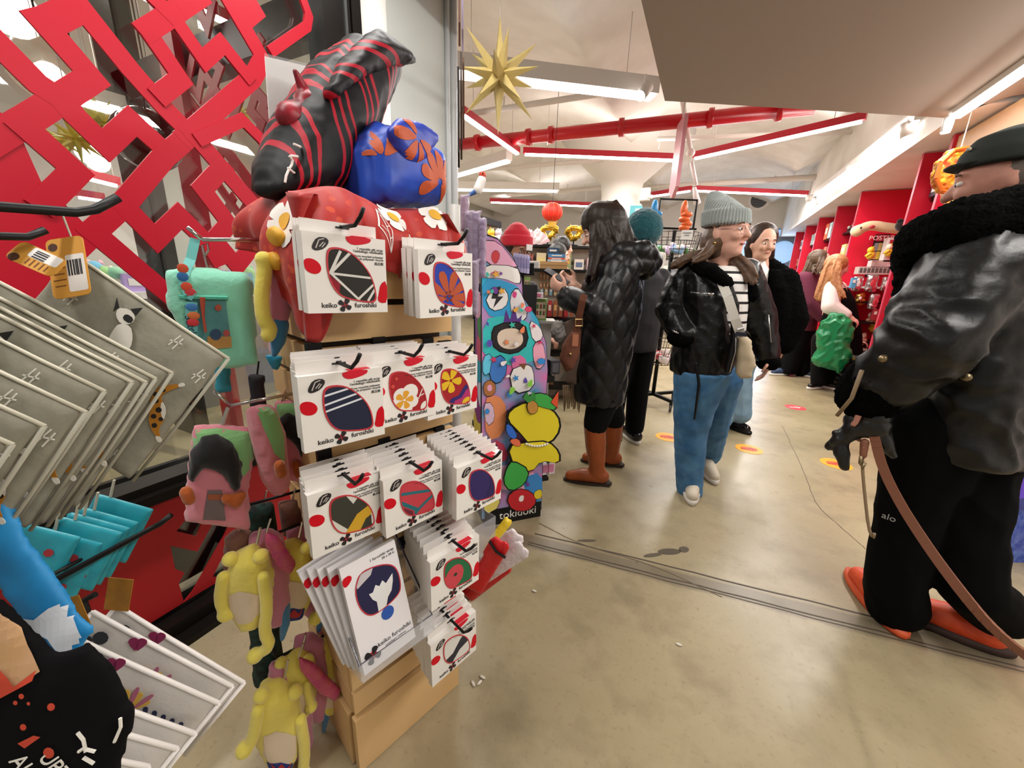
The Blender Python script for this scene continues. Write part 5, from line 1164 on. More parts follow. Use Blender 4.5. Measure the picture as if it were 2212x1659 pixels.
# yellow plush pouches with long tails
m_yl = M('yellow_plush', 'e8d860', .95, sheen=.5, bump=(100, .4, .004)); m_rose = M('rose_plush', 'c47a92', .95, sheen=.5); m_blu = M('blue_plush_tip', '3a7aa8', .95, sheen=.4)
def yellow_pouch(label, cx, cy, s, off, yaw, tails, back=True, collar=False):
    T = side_T(cx, cy, off, yaw); t = thing('plush_pouch', label, 'pouch', T, 'yellow plush pouches with long tails')
    pp = lambda pts: [(cx+x*s, cy+y*s) for x, y in pts]
    if back:
        me = soft(pp([(-20, -95), (20, -105), (55, -85), (70, -20), (72, 60), (62, 110), (40, 120), (0, 90), (-30, 20)]), T, .05*s, .03); me.transform(TR((0, 0, -.03*s))); bo = obj('back_cushion', me, m_rose, t, world=False)
        q = [V(*p, -.03*s) for p in px_outline(pp([(58, 70), (62, 115), (56, 150)]), .7, T)]; obj('blue_tip', remesh(MB().chain(q, [.016*s, .012*s, .006*s]), .004, 3), m_blu, t, world=False)
    me = soft(pp([(-50, 40), (-58, -20), (-40, -70), (0, -88), (35, -70), (48, -20), (42, 45), (20, 90), (-20, 95)]), T, .075*s, .035); fr = obj('front_cushion', me, m_yl, t, world=False)
    b = decal(me, px_outline(pp([(-34, -2), (-10, -14), (14, -10), (32, 0), (32, 40), (14, 58), (-14, 60), (-34, 42)]), .7, T), .0012)
    if b.v: obj('cream_panel', b, M('cream_felt', 'e0cdb4', .9), t, world=False)
    if collar:
        b = decal(me, px_outline(pp([(-28, 55), (0, 48), (26, 55), (20, 85), (-18, 88)]), .7, T), .0015); obj('collar_patch', b, M('collar_blue', '2a3a80', .8), t, world=False)
        b = decal(me, px_outline(pp([(-20, 50), (-8, 62), (2, 50), (12, 62), (22, 50), (14, 72), (-12, 72)]), .7, T), .0025); obj('collar_patch', b, M('collar_red', 'b02c30', .8), t, world=False)
    for bun in ((-38, -72), (30, -78)):
        q = px_outline(pp([bun]), .7, T)[0]; obj('plush_bun', MB().ell((q[0], q[1], .02*s), .016*s, nu=12, nv=8), m_yl, t, world=False, smooth=True)
    for tl in tails:
        q = [V(*p, .03*s) for p in px_outline(pp(tl), .7, T)]; q = smooth_path(q, 1); obj('long_tail', remesh(MB().chain(q, [.013*s]*len(q)).ell(q[-1], .018*s), .004, 3), m_yl, t, world=False)
    q = px_outline(pp([(10, -92), (18, -128)]), .7, T); obj('clasp', MB().tube([V(*q[0], 0), V(*q[1], 0)], .003, 6), m_chrome, t, world=False)
    return t
yellow_pouch('yellow plush pouch with long tail, front one of the middle hook', 545, 1262, .95, -.13, -30, [[(40, -40), (48, 30), (40, 80), (55, 115), (20, 135)], [(-48, -40), (-56, 10), (-42, 42)]])
yellow_pouch('yellow plush pouch with blue collar patch behind the front middle one', 636, 1245, .92, -.15, -8, [[(40, -40), (60, 20), (64, 70), (50, 78)]], True, True)
yellow_pouch('half hidden yellow plush pouch beside the acrylic folders', 695, 1250, .8, -.18, 10, [[(-30, -30), (-22, 30), (-10, 70)]])
yellow_pouch('yellow plush pouch with two tails and blue collar, lowest one', 604, 1560, 1.05, -.13, -5, [[(-45, -50), (-55, 10), (-72, 28)], [(40, -30), (50, 30), (45, 80)]], True, True)
yellow_pouch('yellow plush pouch behind the lowest one', 645, 1478, .85, -.15, -25, [[(30, -30), (40, 30)]])
yellow_pouch('yellow plush pouch with a pink strap lying over it, low on the stand', 705, 1452, .9, -.16, 0, [[(30, -20), (48, 40), (42, 85)]])
for label, pts, off in (('shiny magenta strap loop across the middle yellow pouch', [(575, 1150), (600, 1160), (640, 1215), (628, 1240), (600, 1225), (572, 1172)], -.11), ('shiny magenta strap loop across the low yellow pouch', [(645, 1420), (680, 1435), (735, 1490), (725, 1512), (690, 1495), (648, 1445)], -.12)):
    xm = sum(p[0] for p in pts)/len(pts); ym = sum(p[1] for p in pts)/len(pts); T = side_T(xm, ym, off+.03, 0); t = thing('wrist_strap', label, 'strap', T, 'magenta wrist straps')
    me = soft(pts, T, .022, .012, .004); obj('strap_band', me, M('magenta_satin', 'b03070', .3, noise=(50, 'd06a5a', .5)), t, world=False)
    p0_, p1_ = px_outline([pts[0], (pts[0][0]+10, pts[0][1]-30)], .7, T); obj('strap_ring', MB().tube([V(*p0_, 0), V(*p1_, 0)], .002, 6), m_chrome, t, world=False)
# yellow and rose plush hanging under the red cloth
T = side_T(590, 650, -.10, 20); t = thing('plush_pouch', 'yellow and rose plush pouch hanging under the red cloth corner', 'pouch', T, 'yellow plush pouches with long tails')
me = soft([(575, 560), (600, 545), (625, 580), (635, 640), (620, 690), (600, 755), (585, 765), (580, 690)], T, .05, .03); obj('back_cushion', me, m_rose, t, world=False)
q = smooth_path([V(*p, .02) for p in px_outline([(562, 562), (562, 590), (555, 640), (560, 690), (575, 705), (570, 722)], .7, T)], 1); obj('long_tail', remesh(MB().chain(q, [.013]*len(q)).ell(q[0], .016), .004, 3), m_yl, t, world=False)
q = [V(*p, .006) for p in px_outline([(600, 700), (597, 735), (590, 765)], .7, T)]; obj('blue_tip', remesh(MB().chain(q, [.018, .014, .006]), .004, 3), m_blu, t, world=False)
T = side_T(595, 790, -.2, 0); t = thing('card_pouch', 'small blue vinyl pouch in the shadow below the mint pouch', 'pouch', T)
obj('pouch_body', soft([(572, 765), (610, 768), (606, 790), (600, 800), (586, 795)], T, .02, .012, .004), M('sky_vinyl', '2f9ec8', .35), t, world=False); q = px_outline([(590, 770), (580, 720)], .7, T); obj('hang_cord', MB().tube([V(*q[0], 0), V(*q[1], 0)], .002, 5), m_cream, t, world=False)
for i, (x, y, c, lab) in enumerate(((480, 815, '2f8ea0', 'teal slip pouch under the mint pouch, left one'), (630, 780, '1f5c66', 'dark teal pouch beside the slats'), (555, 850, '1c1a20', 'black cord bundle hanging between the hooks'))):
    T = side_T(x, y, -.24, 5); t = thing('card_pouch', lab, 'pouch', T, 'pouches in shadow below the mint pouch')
    obj('pouch_body', soft([(x-18, y-40), (x+16, y-42), (x+20, y+30), (x-14, y+34)], T, .02, .012, .004), M('shaded_vinyl_'+c, c, .7), t, world=False); q = px_outline([(x, y-38), (x+4, y-70)], .7, T); obj('hang_cord', MB().tube([V(*q[0], 0), V(*q[1], 0)], .002, 5), m_blackp, t, world=False)  # pouch colours carry the shade below the mint pouch
# ================================================================== RED SHELVING ON THE RIGHT
XF, XB = 1.65, 2.34
fins = [3.2, 4.83, 5.35, 7.03, 8.1, 9.24, 10.3, 11.35]
FN = ['behind the walking man', 'beside the gold dragon ornament', 'at the right of the poster bay', 'carrying the poster display', 'left of the poster bay', 'near the far window', 'next to the far window', 'furthest back']
for y, nm in zip(fins, FN):
    t = thing('shelf_fin', f'tall red shelving side panel {nm}', 'panel', V(2, y, 0), 'red shelf fins')
    obj('fin_panel', MB().box(((XF+XB)/2, y, 1.245), (XB-XF, .04, 2.49)), m_red, t); obj('fin_edge', MB().box((XF-.004, y, 1.245), (.008, .042, 2.49)), M('fin_edge_pink', 'c23a50', .4), t)
for i, (y0, y1) in enumerate(zip(fins, fins[1:])):
    t = thing('shelf_bay', ['red shelf bay behind the walking man', 'narrow red shelf bay behind the gold dragon', 'wide red poster bay', 'red shelf bay past the posters', 'red shelf bay two past the posters', 'red shelf bay near the far window', 'red shelf bay at the far window'][i], 'shelf', V(2.1, (y0+y1)/2, 0), 'red shelf bays')
    ya, yb = y0+.022, y1-.022
    obj('back_panel', MB().box((XB+.02-.03, (ya+yb)/2, 1.245), (.03, yb-ya, 2.49)), m_red, t)
    for z in ((.12, .55, .95, 1.35, 1.72, 2.08) if i != 2 else (.12, .45)):
        obj('shelf_board', MB().box(((XF+XB)/2+.05, (ya+yb)/2, z), (XB-XF-.16, yb-ya, .03)), m_blackp, t)
t = thing('header_board', 'tan wooden header board above the near red shelves', 'board', V(1.68, 4, 2.3))
obj('board_face', MB().box((1.68, 4.015, 2.30), (.03, 1.58, .34)), M('tan_board', 'c9a074', .5, noise=(4, 'b88c60', .5)), t); obj('board_edge', MB().box((1.665, 4.015, 2.12), (.045, 1.58, .03)), m_red, t)
rnd = random.Random(11)
PC = ['d8d0d8', 'c8b8d8', '9fb8d8', 'e6e0d4', 'c9a04a', '8a6a3c', 'd06a4a', '5a6c8a', 'e0c8c8', '3a3a44', '7a9a6c', 'b04050', 'e8d890', 'a8c8c8']
BN = {0: 'on the shelves behind the walking man', 1: 'on the shelf behind the gold dragon', 3: 'on the shelf past the posters', 4: 'on the second shelf bay past the posters', 5: 'on the shelf near the far window', 6: 'on the furthest shelf bay'}
def carton(p, sz, c, label, group, k):
    t = thing('product_box', label, 'box', p, group)
    obj('carton', MB().box(p+V(0, 0, sz[2]/2), sz), M('carton_'+c, c, .5), t)
    obj('carton_label', MB().box(p+V(-sz[0]/2-.001, 0, sz[2]*.55), (.002, sz[1]*.7, sz[2]*.4)).box(p+V(0, -sz[1]/2-.001, sz[2]*.55), (sz[0]*.7, .002, sz[2]*.4)), M('carton_label_'+PC[(k*3+1) % 14], PC[(k*3+1) % 14], .5), t)
    obj('carton_lid', MB().box(p+V(0, 0, sz[2]+.001), (sz[0]*1.01, sz[1]*1.01, .004)), M('carton_'+c, c, .5), t)
def figurine(p, h, c, label, group, c2='e8e4dc'):
    t = thing('figurine', label, 'figurine', p, group); m1 = M('figure_'+c, c, .4); r = h*.28
    obj('figure_body', MB().ell(p+V(0, 0, h*.32), (r, r, h*.32), nu=12, nv=8), m1, t, smooth=True); hd_ = obj('figure_head', MB().ell(p+V(-.01, 0, h*.74), (r*.85, r*.95, h*.25), nu=12, nv=8), M('figure_'+c2, c2, .4), t, smooth=True)
    for s in (-1, 1): obj('figure_ear', MB().cap(p+V(0, s*r*.6, h*.9), p+V(0, s*r*.8, h*1.02), r*.28, r*.08, 8), m1, t, smooth=True); obj('figure_arm', MB().cap(p+V(-r*.4, s*r*.9, h*.45), p+V(-r*.9, s*r*.6, h*.3), r*.3, r*.25, 8), m1, t, smooth=True)
    return t
k = 0
for i in (0, 1, 3, 4, 5, 6):
    ya, yb = fins[i]+.05, fins[i+1]-.05
    if i == 0: ya = 4.2
    for z in (.55, .95, 1.35, 1.72, 2.08):
        y = ya+.1
        while y < yb-.05:
            c = PC[rnd.randrange(14)]; w_ = rnd.uniform(.1, .2); h_ = rnd.uniform(.1, .26)
            if rnd.random() < .68: carton(V(XF+.18, min(y+w_/2, yb-w_/2), z+.017), (.16, w_, h_), c, f'small boxed product {BN[i]}', f'products {BN[i]}', k)
            else: figurine(V(XF+.18, y+.06, z+.017), h_*.9, c, f'small figurine {BN[i]}', f'figurines {BN[i]}')
            y += w_+rnd.uniform(.03, .1); k += 1
# poster bay ---------------------------------------------------------
YC = 7.03-.03
def onC(x, y, Y=YC): return PY(x, y, Y)
T = frame(onC(1862, 600), (1, 0, 0), yd=(0, 0, 1))
def box_px(name, label, cat, x0, y0, x1, y1, Y, dpt, mat, group=None, parts=()):
    a, b = PY(x0, y1, Y), PY(x1, y0, Y); zt = max(a.z, b.z); zb = min(a.z, b.z)
    t = thing(name, label, cat, V((a.x+b.x)/2, Y, zb), group)
    o = obj(name+'_body', MB().box(((a.x+b.x)/2, Y, (zt+zb)/2), (abs(b.x-a.x), dpt, zt-zb)), mat, t)
    for (nm, u0, v0, u1, v1, mm) in parts:
        X0_, X1_ = a.x+(b.x-a.x)*u0, a.x+(b.x-a.x)*u1; z1, z0 = zt+(zb-zt)*v0, zt+(zb-zt)*v1
        obj(nm, MB().box(((X0_+X1_)/2, Y-dpt/2-.003, (z0+z1)/2), (X1_-X0_, .004, z1-z0)), mm, t)
    return t, (a, b, zb, zt)
pc = lambda c: M('print_'+c, c, .5)
t, (a, b, zb, zt) = box_px('poster_board', 'black framed board of small posters on the red panel, headed POSTERS', 'sign', 1868, 506, 1922, 598, YC, .04, m_blackp, None,
    [('poster_header', .06, .02, .94, .16, pc('b8283c'))]+[('poster_sheet', .06+.3*(i % 3), .2+.2*(i//3), .34+.3*(i % 3), .38+.2*(i//3), pc(c)) for i, c in enumerate(('8a8c94', 'd0b070', '5a6a80', 'c07a5a', 'e0c040', '9aa8b0', '3c4450', 'd8d4cc', 'a05a6a', '7090a0', 'c8a890', '60504a'))])
text('lettering', 'POSTERS', .075, m_card, t, TR(WM[t.name].inverted() @ V((a.x+b.x)/2+.01, YC-.03, zt-(zt-zb)*.09)) @ FT)
GP = 'goods stacked in the poster bay'
# display rack standing before the panel
rk = thing('display_rack', 'low stepped product rack in front of the posters panel', 'rack', V(1.95, 6.8, 0))
for z, dpt in ((1.27, .26), (1.08, .34), (.82, .4), (.56, .44), (.30, .46), (.06, .5)): obj('rack_shelf', MB().box((2.0, 6.98-dpt/2, z), (.62, dpt, .025)), m_blackp if z < 1.2 else m_white, rk)
for xx in (1.70, 2.30): obj('rack_side', MB().box((xx, 6.85, .64), (.02, .25, 1.26)), m_red, rk)
for (x0, y0, x1, y1, c, lab, parts) in (
    (1902, 514, 1938, 566, 'e6e2de', 'tall white carton with red print beside the posters board', [('carton_label', .15, .1, .85, .3, pc('b02c40')), ('carton_label', .15, .4, .85, .5, pc('b02c40'))]),
    (1876, 563, 1932, 578, 'ded8d4', 'long white box lying below the posters board', [('carton_label', .1, .2, .6, .7, pc('c8c0bc'))]),
    (1848, 577, 1922, 592, 'c4bcb6', 'grey slotted tray of badges below the long white box', [('tray_slot', .04+.12*i, .2, .12+.12*i, .8, pc('5a5452')) for i in range(8)])):
    box_px('product_box', lab, 'box', x0, y0, x1, y1, 6.86, .16, M('carton_'+c, c, .5), GP, parts)
for i, (x, y, c, lab) in enumerate(((1878, 551, 'e0c02c', 'yellow toy with round body beside the posters'), (1918, 545, 'd8b82c', 'yellow and black toy beside the white carton'), (1858, 650, 'e0762c', 'orange plush toy on the rack below the silver bags'), (1880, 690, 'd8b08c', 'beige figurine on the lower rack'), (1885, 708, 'e0c82c', 'yellow bear figurine on the lower rack'), (1862, 735, 'e8d8b8', 'cream figurine near the shopper with green jacket'), (1868, 775, 'd8b890', 'tan figurine at the bottom of the rack'), (1845, 778, 'd0a030', 'amber figurine at the bottom of the rack'))):
    p = PY(x, y+10, 6.72); figurine(p, .16, c, lab, 'toys on the poster rack', 'e6d8c0' if i % 2 else c)
m_foil = M('silver_foil', 'd0ced0', .18, .9, bump=(25, .9, .01))
for i, (x0, y0, x1, y1, lab) in enumerate(((1838, 598, 1866, 628, 'small silver foil bag at the left of the foil row'), (1866, 594, 1900, 630, 'large crinkled silver foil bag in the middle of the foil row'), (1900, 598, 1924, 628, 'silver and red foil bag at the right of the foil row'), (1872, 636, 1902, 668, 'square silver foil bag on the shelf below the foil row'), (1846, 636, 1866, 652, 'small gold foil bag beside the square foil bag'))):
    a, b = PY(x0, y1, 6.62), PY(x1, y0, 6.62); T = frame(V((a.x+b.x)/2, 6.62, (a.z+b.z)/2), (1, 0, 0), zd=(0, -1, 0))
    w_, h_ = abs(b.x-a.x), abs(b.z-a.z); me = inflate(rrect(w_, h_, .02, 3, -w_/2, -h_/2), .09, .014, None, 2, rim=.07, edge=.1, post=creases(.012, 40, i)); t = thing('foil_bag', lab, 'bag', T, 'foil bags on the poster rack')
    obj('bag_body', me, m_foil if i < 4 else M('gold_foil', 'b89a50', .2, .9, bump=(25, .9, .01)), t, world=False); obj('bag_label', MB().ell((0, 0, .045), (w_*.22, h_*.22, .006), nu=12, nv=6), pc('c8404a' if i % 2 else 'e0dcd8'), t, world=False)
for i, (x0, y0, x1, y1, c, lab) in enumerate(((1835, 600, 1850, 622, '4a9ac0', 'small blue packet left of the foil bags'), (1880, 668, 1896, 690, 'a03038', 'dark red boxed toy below the square foil bag'), (1900, 672, 1912, 700, 'd8d4d0', 'white price card holder on the rack edge'), (1878, 742, 1890, 770, '2c4a90', 'blue carton at the lower right of the rack'), (1850, 752, 1872, 772, 'c8b8a0', 'beige carton low on the rack'))):
    box_px('product_box', lab, 'box', x0, y0, x1, y1, 6.6, .08, M('carton_'+c, c, .5), GP, [('carton_label', .2, .2, .8, .5, pc('e6e2da'))])
# plush snake on top
t = thing('plush_snake', 'long cream plush snake stretched above the posters board', 'toy', PY(1900, 495, 6.75))
q = smooth_path([PY(1851, 499, 6.75), PY(1866, 491, 6.75), PY(1885, 486, 6.75), PY(1915, 492, 6.75), PY(1958, 496, 6.75), PY(1990, 492, 6.75)], 2)
obj('snake_body', remesh(MB().chain(q, [.05, .075, .07]+[.06]*(len(q)-3)), .016, 4), M('cream_plush', 'd8c49a', .95, sheen=.4), t); obj('snake_tongue', MB().ell(PY(1884, 490, 6.66), (.03, .02, .02)), pc('b83040'), t, smooth=True); obj('snake_eye', MB().ell(PY(1860, 492, 6.66), .012), m_ink, t, smooth=True)
# black ball behind the fin edge
t = thing('plush_toy', 'small black plush ball peeping past the red fin', 'toy', PY(1948, 487, 6.6)); obj('plush_body', MB().ell(PY(1950, 487, 6.6), .07), m_bp, t, smooth=True); obj('plush_ear', MB().ell(PY(1944, 478, 6.58), .03), m_bp, t, smooth=True)
# gold and red paper dragon hanging by the near shelf
t = thing('dragon_ornament', 'yellow and red paper dragon ornament hanging by the near red shelf', 'ornament', PX(2058, 380, 1.5))
c = PX(2060, 372, 1.5); Tn = frame(c, (RT.x, RT.y, 0), zd=(-c.x, -c.y, 0))
me = inflate([(.155*math.cos(2*math.pi*k/9), .155*math.sin(2*math.pi*k/9)) for k in range(9)], .06, .012, None, 2, rim=.05, edge=.4, post=creases(.02, 60, 3)); me.transform(Tn); obj('dragon_head', me, M('gold_red_paper', 'd8a82c', .5, noise=(22, 'c03a20', 1.)), t)
b = MB()
for k in range(9): a = 2*math.pi*k/9; b.tube([Tn @ V(.155*math.cos(a), .155*math.sin(a), .03), Tn @ V(.155*math.cos(a+.698), .155*math.sin(a+.698), .03)], .014, 6)
obj('dragon_rim', b, M('orange_paper', 'd0661e', .5), t)
q = smooth_path([PX(2052, 415, 1.52), PX(2060, 445, 1.52), PX(2040, 470, 1.52), PX(2030, 500, 1.52)], 2); obj('dragon_body', remesh(MB().chain(q, [.045]*len(q)), .015, 2, post=creases(.02, 50, 4)), M('gold_red_paper2', 'c8562a', .5, noise=(20, 'd8a040', 1.)), t)
obj('hanging_wire', MB().tube([c+V(0, 0, .15), V(c.x, c.y, 2.5)], .003, 5), m_wpipe, t)
# blue shiny box on the floor at the right picture edge
p = PX(2196, 985, 1.44); t = thing('gift_box', 'shiny blue dotted box on the floor at the right edge', 'box', p)
Tb = TR((p.x, p.y, .18)) @ Matrix.Rotation(.5, 4, 'Z'); obj('box_body', MB().box((0, 0, -.03), (.3, .3, .30)).xf(Tb), M('royal_blue_gloss', '1c44b8', .2, noise=(30, '6a8ae0', .8)), t); obj('box_lid', MB().box((0, 0, .14), (.32, .32, .06)).xf(Tb), M('royal_blue_gloss2', '2a3c9c', .2), t)
# ================================================================== CHARACTER-FREE COLOUR BOARD RACK (black base)
Rb0, Rb1 = PZ(1050, 1135, 0), PZ(1165, 1113, 0); RD = (Rb1-Rb0).normalized(); RN = V(RD.y, -RD.x, 0)
TRk = frame(Rb0, RD, yd=(0, 0, 1))                 # x along the board, y up, z towards the aisle
if (TRk.to_3x3() @ V(0, 0, 1)).dot(EYE-Rb0) < 0: print('rack normal away')
rack = thing('display_stand', 'curved cardboard display covered in bright cartoon-like shapes with black base', 'stand', TRk)
po = lambda pts: px_outline(pts, 1.7, TRk)
brd = po([(1040, 1120), (1040, 505), (1075, 518), (1105, 552), (1126, 600), (1128, 642), (1160, 688), (1178, 740), (1182, 800), (1178, 860), (1172, 960), (1168, 1095)])
ccw = lambda p: p if sum(p[i][0]*p[(i+1) % len(p)][1]-p[(i+1) % len(p)][0]*p[i][1] for i in range(len(p))) > 0 else p[::-1]
brd = ccw(brd); obj('board_panel', shape2d([brd], .012), M('board_cyan', '2aa8d0', .4, noise=(7, 'e070b0', 1.)), rack, world=False)
obj('board_outline', shape2d([grow(brd, 1.012), brd[::-1]], .014), m_blackp, rack, world=False)
obj('base_box', MB().box((.145, .045, -.12), (.31, .09, .26)), m_blackp, rack, world=False)
text('lettering', 'tokidoki', .062, m_card, rack, TR((.17, .048, .0115)))
for zs, hh in ((.20, .02), (.47, .03), (.75, .03)): obj('rack_shelf', MB().box((.17, zs, -.14), (.36, hh, .24)), m_blackp, rack, world=False)
obj('rack_back', MB().box((.17, .6, -.26), (.33, 1.2, .012)), m_blackp, rack, world=False)
# left side panel
obj('side_panel', MB().box((-.006, .62, -.10), (.01, 1.08, .2)), M('board_violet', '7a3a8a', .4), rack, world=False)
sidec = ['2f9c58', 'c8306a', '30a8d0', 'e0c84a', '8a2c7a', 'd8d4e0', '2fa0b8', 'c8506a', '3a8a3a', 'e0a0b8']
for i in range(10):
    pl = smooth_loop(blob2d(-.10+.03*((i*7) % 3-1), .2+i*.1, .075, .065, 9, i, .2), 1); b = MB().prism(pl, -.012-.0004*i, -.0125-.0004*i-.001, Matrix(((0, 0, 1, 0), (0, 1, 0, 0), (1, 0, 0, 0), (0, 0, 0, 1)))); obj('colour_patch', b, pc(sidec[i]), rack, world=False)
lay = [0]
def patch(pts, c, it=1, ol=True, name='colour_patch', px=True):
    pl = ccw(po(pts) if px else pts); pl = smooth_loop(pl, it) if it else pl; lay[0] += 1; z = .0065+.0003*lay[0]
    q = clip_poly(pl, HULL) if px == 'clip' else pl
    if ol: obj('patch_outline', shape2d([grow(pl, 1.07)], .0006), m_blackp, rack, world=False, T=TR((0, 0, z-.0002)))
    return obj(name, shape2d([pl], .0006), pc(c), rack, world=False, T=TR((0, 0, z)))
patch([(1042, 520), (1075, 522), (1108, 562), (1118, 580), (1042, 570)], 'e8a8c8'); patch([(1042, 572), (1115, 575), (1124, 600), (1120, 615), (1085, 600), (1042, 600)], 'f0ece8'); patch([(1062, 545), (1072, 540), (1080, 552), (1070, 572), (1060, 560)], 'd0303a')
patch([(1042, 600), (1085, 605), (1122, 620), (1126, 650), (1100, 690), (1042, 680)], '2aa0d8', 1, False); patch([(1100, 640), (1115, 620), (1128, 640), (1140, 680), (1120, 700), (1104, 680)], 'e6e2e6'); patch([(1108, 628), (1116, 632), (1112, 645), (1104, 640)], 'd83a8a', 1, False)
patch([(1042, 690), (1090, 680), (1130, 690), (1160, 712), (1172, 770), (1120, 790), (1042, 780)], '30c0c0', 1, False); patch([(1085, 700), (1092, 668), (1100, 690), (1110, 660), (1116, 690), (1126, 680), (1120, 712)], '5a2a8a', 0, False)
patch([(1046, 640), (1085, 620), (1098, 640), (1090, 665), (1060, 672)], 'f4f0f0'); patch([(1066, 622), (1080, 618), (1074, 640), (1086, 640), (1064, 665), (1070, 645), (1060, 645)], '17141a', 0, False)
patch([(1070, 700), (1130, 695), (1140, 740), (1110, 765), (1068, 755), (1060, 725)], '17141a'); patch([(1072, 712), (1120, 706), (1132, 738), (1108, 756), (1074, 748)], 'e8d4c0', 2, False)
patch([(1140, 690), (1165, 705), (1172, 730), (1150, 740)], 'f0e6ea'); patch([(1150, 742), (1170, 735), (1178, 780), (1160, 800), (1150, 775)], 'f0a8c0'); patch([(1042, 770), (1060, 762), (1062, 800), (1042, 812)], '60c8e8')
patch([(1062, 775), (1085, 765), (1095, 800), (1075, 830), (1055, 815)], '3a78c8'); patch([(1100, 770), (1130, 765), (1140, 800), (1110, 812)], 'e070a8', 1, False)
patch([(1098, 800), (1135, 785), (1150, 795), (1152, 838), (1108, 850)], 'f2eeee'); patch([(1118, 785), (1135, 784), (1130, 798)], '7a4a2a', 0, False); patch([(1042, 830), (1056, 818), (1070, 830), (1066, 852), (1046, 855)], 'a86a3a'); patch([(1050, 832), (1060, 828), (1062, 842), (1052, 844)], 'e0a0c0', 1, False)
patch([(1042, 860), (1075, 850), (1095, 880), (1085, 940), (1050, 950)], 'e08a5a', 1, False); patch([(1042, 870), (1062, 868), (1068, 905), (1050, 920)], 'd8b8d0'); patch([(1046, 960), (1080, 945), (1100, 990), (1060, 1000)], 'c03a5a', 1, False)
patch([(1050, 1010), (1100, 1000), (1150, 1015), (1168, 1040), (1120, 1060), (1060, 1050)], 'e8b0cc', 1, False); patch([(1125, 1030), (1168, 1015), (1170, 1075), (1140, 1085)], '3a8ad0', 1, False); patch([(1044, 1060), (1070, 1050), (1080, 1090), (1044, 1110)], 'e8d870')
patch([(1092, 1072), (1115, 1052), (1145, 1058), (1158, 1080), (1140, 1100), (1105, 1100)], 'c8202c'); patch([(1120, 1068), (1130, 1066), (1128, 1080), (1118, 1080)], 'f2eeee', 1, False); patch([(1150, 1060), (1168, 1052), (1168, 1072), (1154, 1076)], 'e8d030')
rb = random.Random(21); BC = ['e86aa8', '7a3a9a', 'f0b040', '3ac0b0', 'f08a5a', 'd83a6a', '5a4ab0', 'f4ecec', '2a8ad8', '8ad04a', 'f2d8e4', '17141a']
for i in range(46):
    y = 590+(i*37) % 480; x0 = 1046; x1 = np.interp(y, [560, 600, 640, 690, 740, 860, 1095], [1100, 1118, 1122, 1152, 1170, 1170, 1160]); x = x0+(x1-x0)*rb.random(); r = rb.uniform(4, 9); k = rb.randrange(3)
    if k == 0: pl = [(x+r*(1 if j % 2 else .45)*math.cos(j*math.pi/5), y+r*(1 if j % 2 else .45)*math.sin(j*math.pi/5)) for j in range(10)]
    elif k == 1: pl = blob2d(x, y, r, r*.8, 8, i)
    else: pl = petal(x, y, i*1.3, r*2.2, r*1.3)
    patch(pl, BC[i % 12], 0, i % 3 != 0)
text('lettering', 'milk', .03, pc('d0507a'), rack, TR((*po([(1140, 1015)])[0], .02)))
# cut-out standing proud of the board: yellow and green shapes with a horn and a pineapple
ct = thing('display_cutout', 'yellow and green cut-out shape with orange horn fixed before the bright display', 'cutout', TRk @ TR((0, 0, .045)))
def cut(pts, c, z, it=1, ol=1.09, th=.008):
    pl = smooth_loop(ccw(po(pts)), it)
    if ol: obj('cutout_outline', shape2d([grow(pl, ol)], th), m_blackp, ct, world=False, T=TR((0, 0, z-.001)))
    obj('cutout_shape', shape2d([pl], th), pc(c), ct, world=False, T=TR((0, 0, z)))
cut([(1090, 900), (1095, 880), (1130, 862), (1165, 868), (1195, 890), (1200, 920), (1180, 948), (1140, 955), (1115, 925)], 'e2d024', .0); cut([(1090, 955), (1130, 948), (1175, 945), (1198, 968), (1198, 992), (1160, 985), (1140, 1010), (1105, 1000)], 'e2d024', .002)
cut([(1120, 858), (1150, 842), (1180, 848), (1195, 880), (1160, 872)], '3aa848', .004); cut([(1180, 862), (1196, 838), (1194, 874)], 'd8502c', .006, 0); cut([(1088, 1000), (1100, 985), (1135, 1005), (1125, 1035), (1095, 1050), (1080, 1030)], '3aa848', .005)
cut([(1128, 866), (1140, 856), (1152, 866), (1150, 884), (1134, 886)], 'c08a3a', .009); cut([(1120, 852), (1128, 840), (1136, 850), (1144, 838), (1146, 856), (1130, 862)], '2f8a3c', .01, 0, 1.05); cut([(1086, 905), (1100, 915), (1110, 935), (1098, 940), (1086, 925)], '2a6ad0', .006); cut([(1092, 940), (1112, 938), (1118, 955), (1100, 952)], 'e8704a', .007)
for i in range(9):
    q = po([(1128+i*5.5, 950+(i-4)**2*-.3+4)])[0]; obj('bead', MB().ell((q[0], q[1], .012), .0065, nu=8, nv=6), m_card, ct, world=False, smooth=True)
for i, (sx, zs, c) in enumerate(((.34, .215, 'e6e0e4'), (.37, .215, 'd8c8d0'), (.35, .49, '2a2a30'), (.36, .77, '26262c'))):
    t = thing('product_box', ['small white patterned box on the bottom shelf of the bright display', 'second small patterned box on the bottom shelf of the bright display', 'black box sticking out of the middle display shelf', 'black box sticking out of the upper display shelf'][i], 'box', TRk @ TR((sx, zs, -.1)), 'boxes in the bright display')
    obj('carton', MB().box((0, .035, 0), (.05, .07, .12)), M('carton_'+c, c, .5), t, world=False); obj('carton_label', MB().box((0, .035, .061), (.035, .045, .002)), pc('c87a9a' if i < 2 else '4a4a50'), t, world=False)
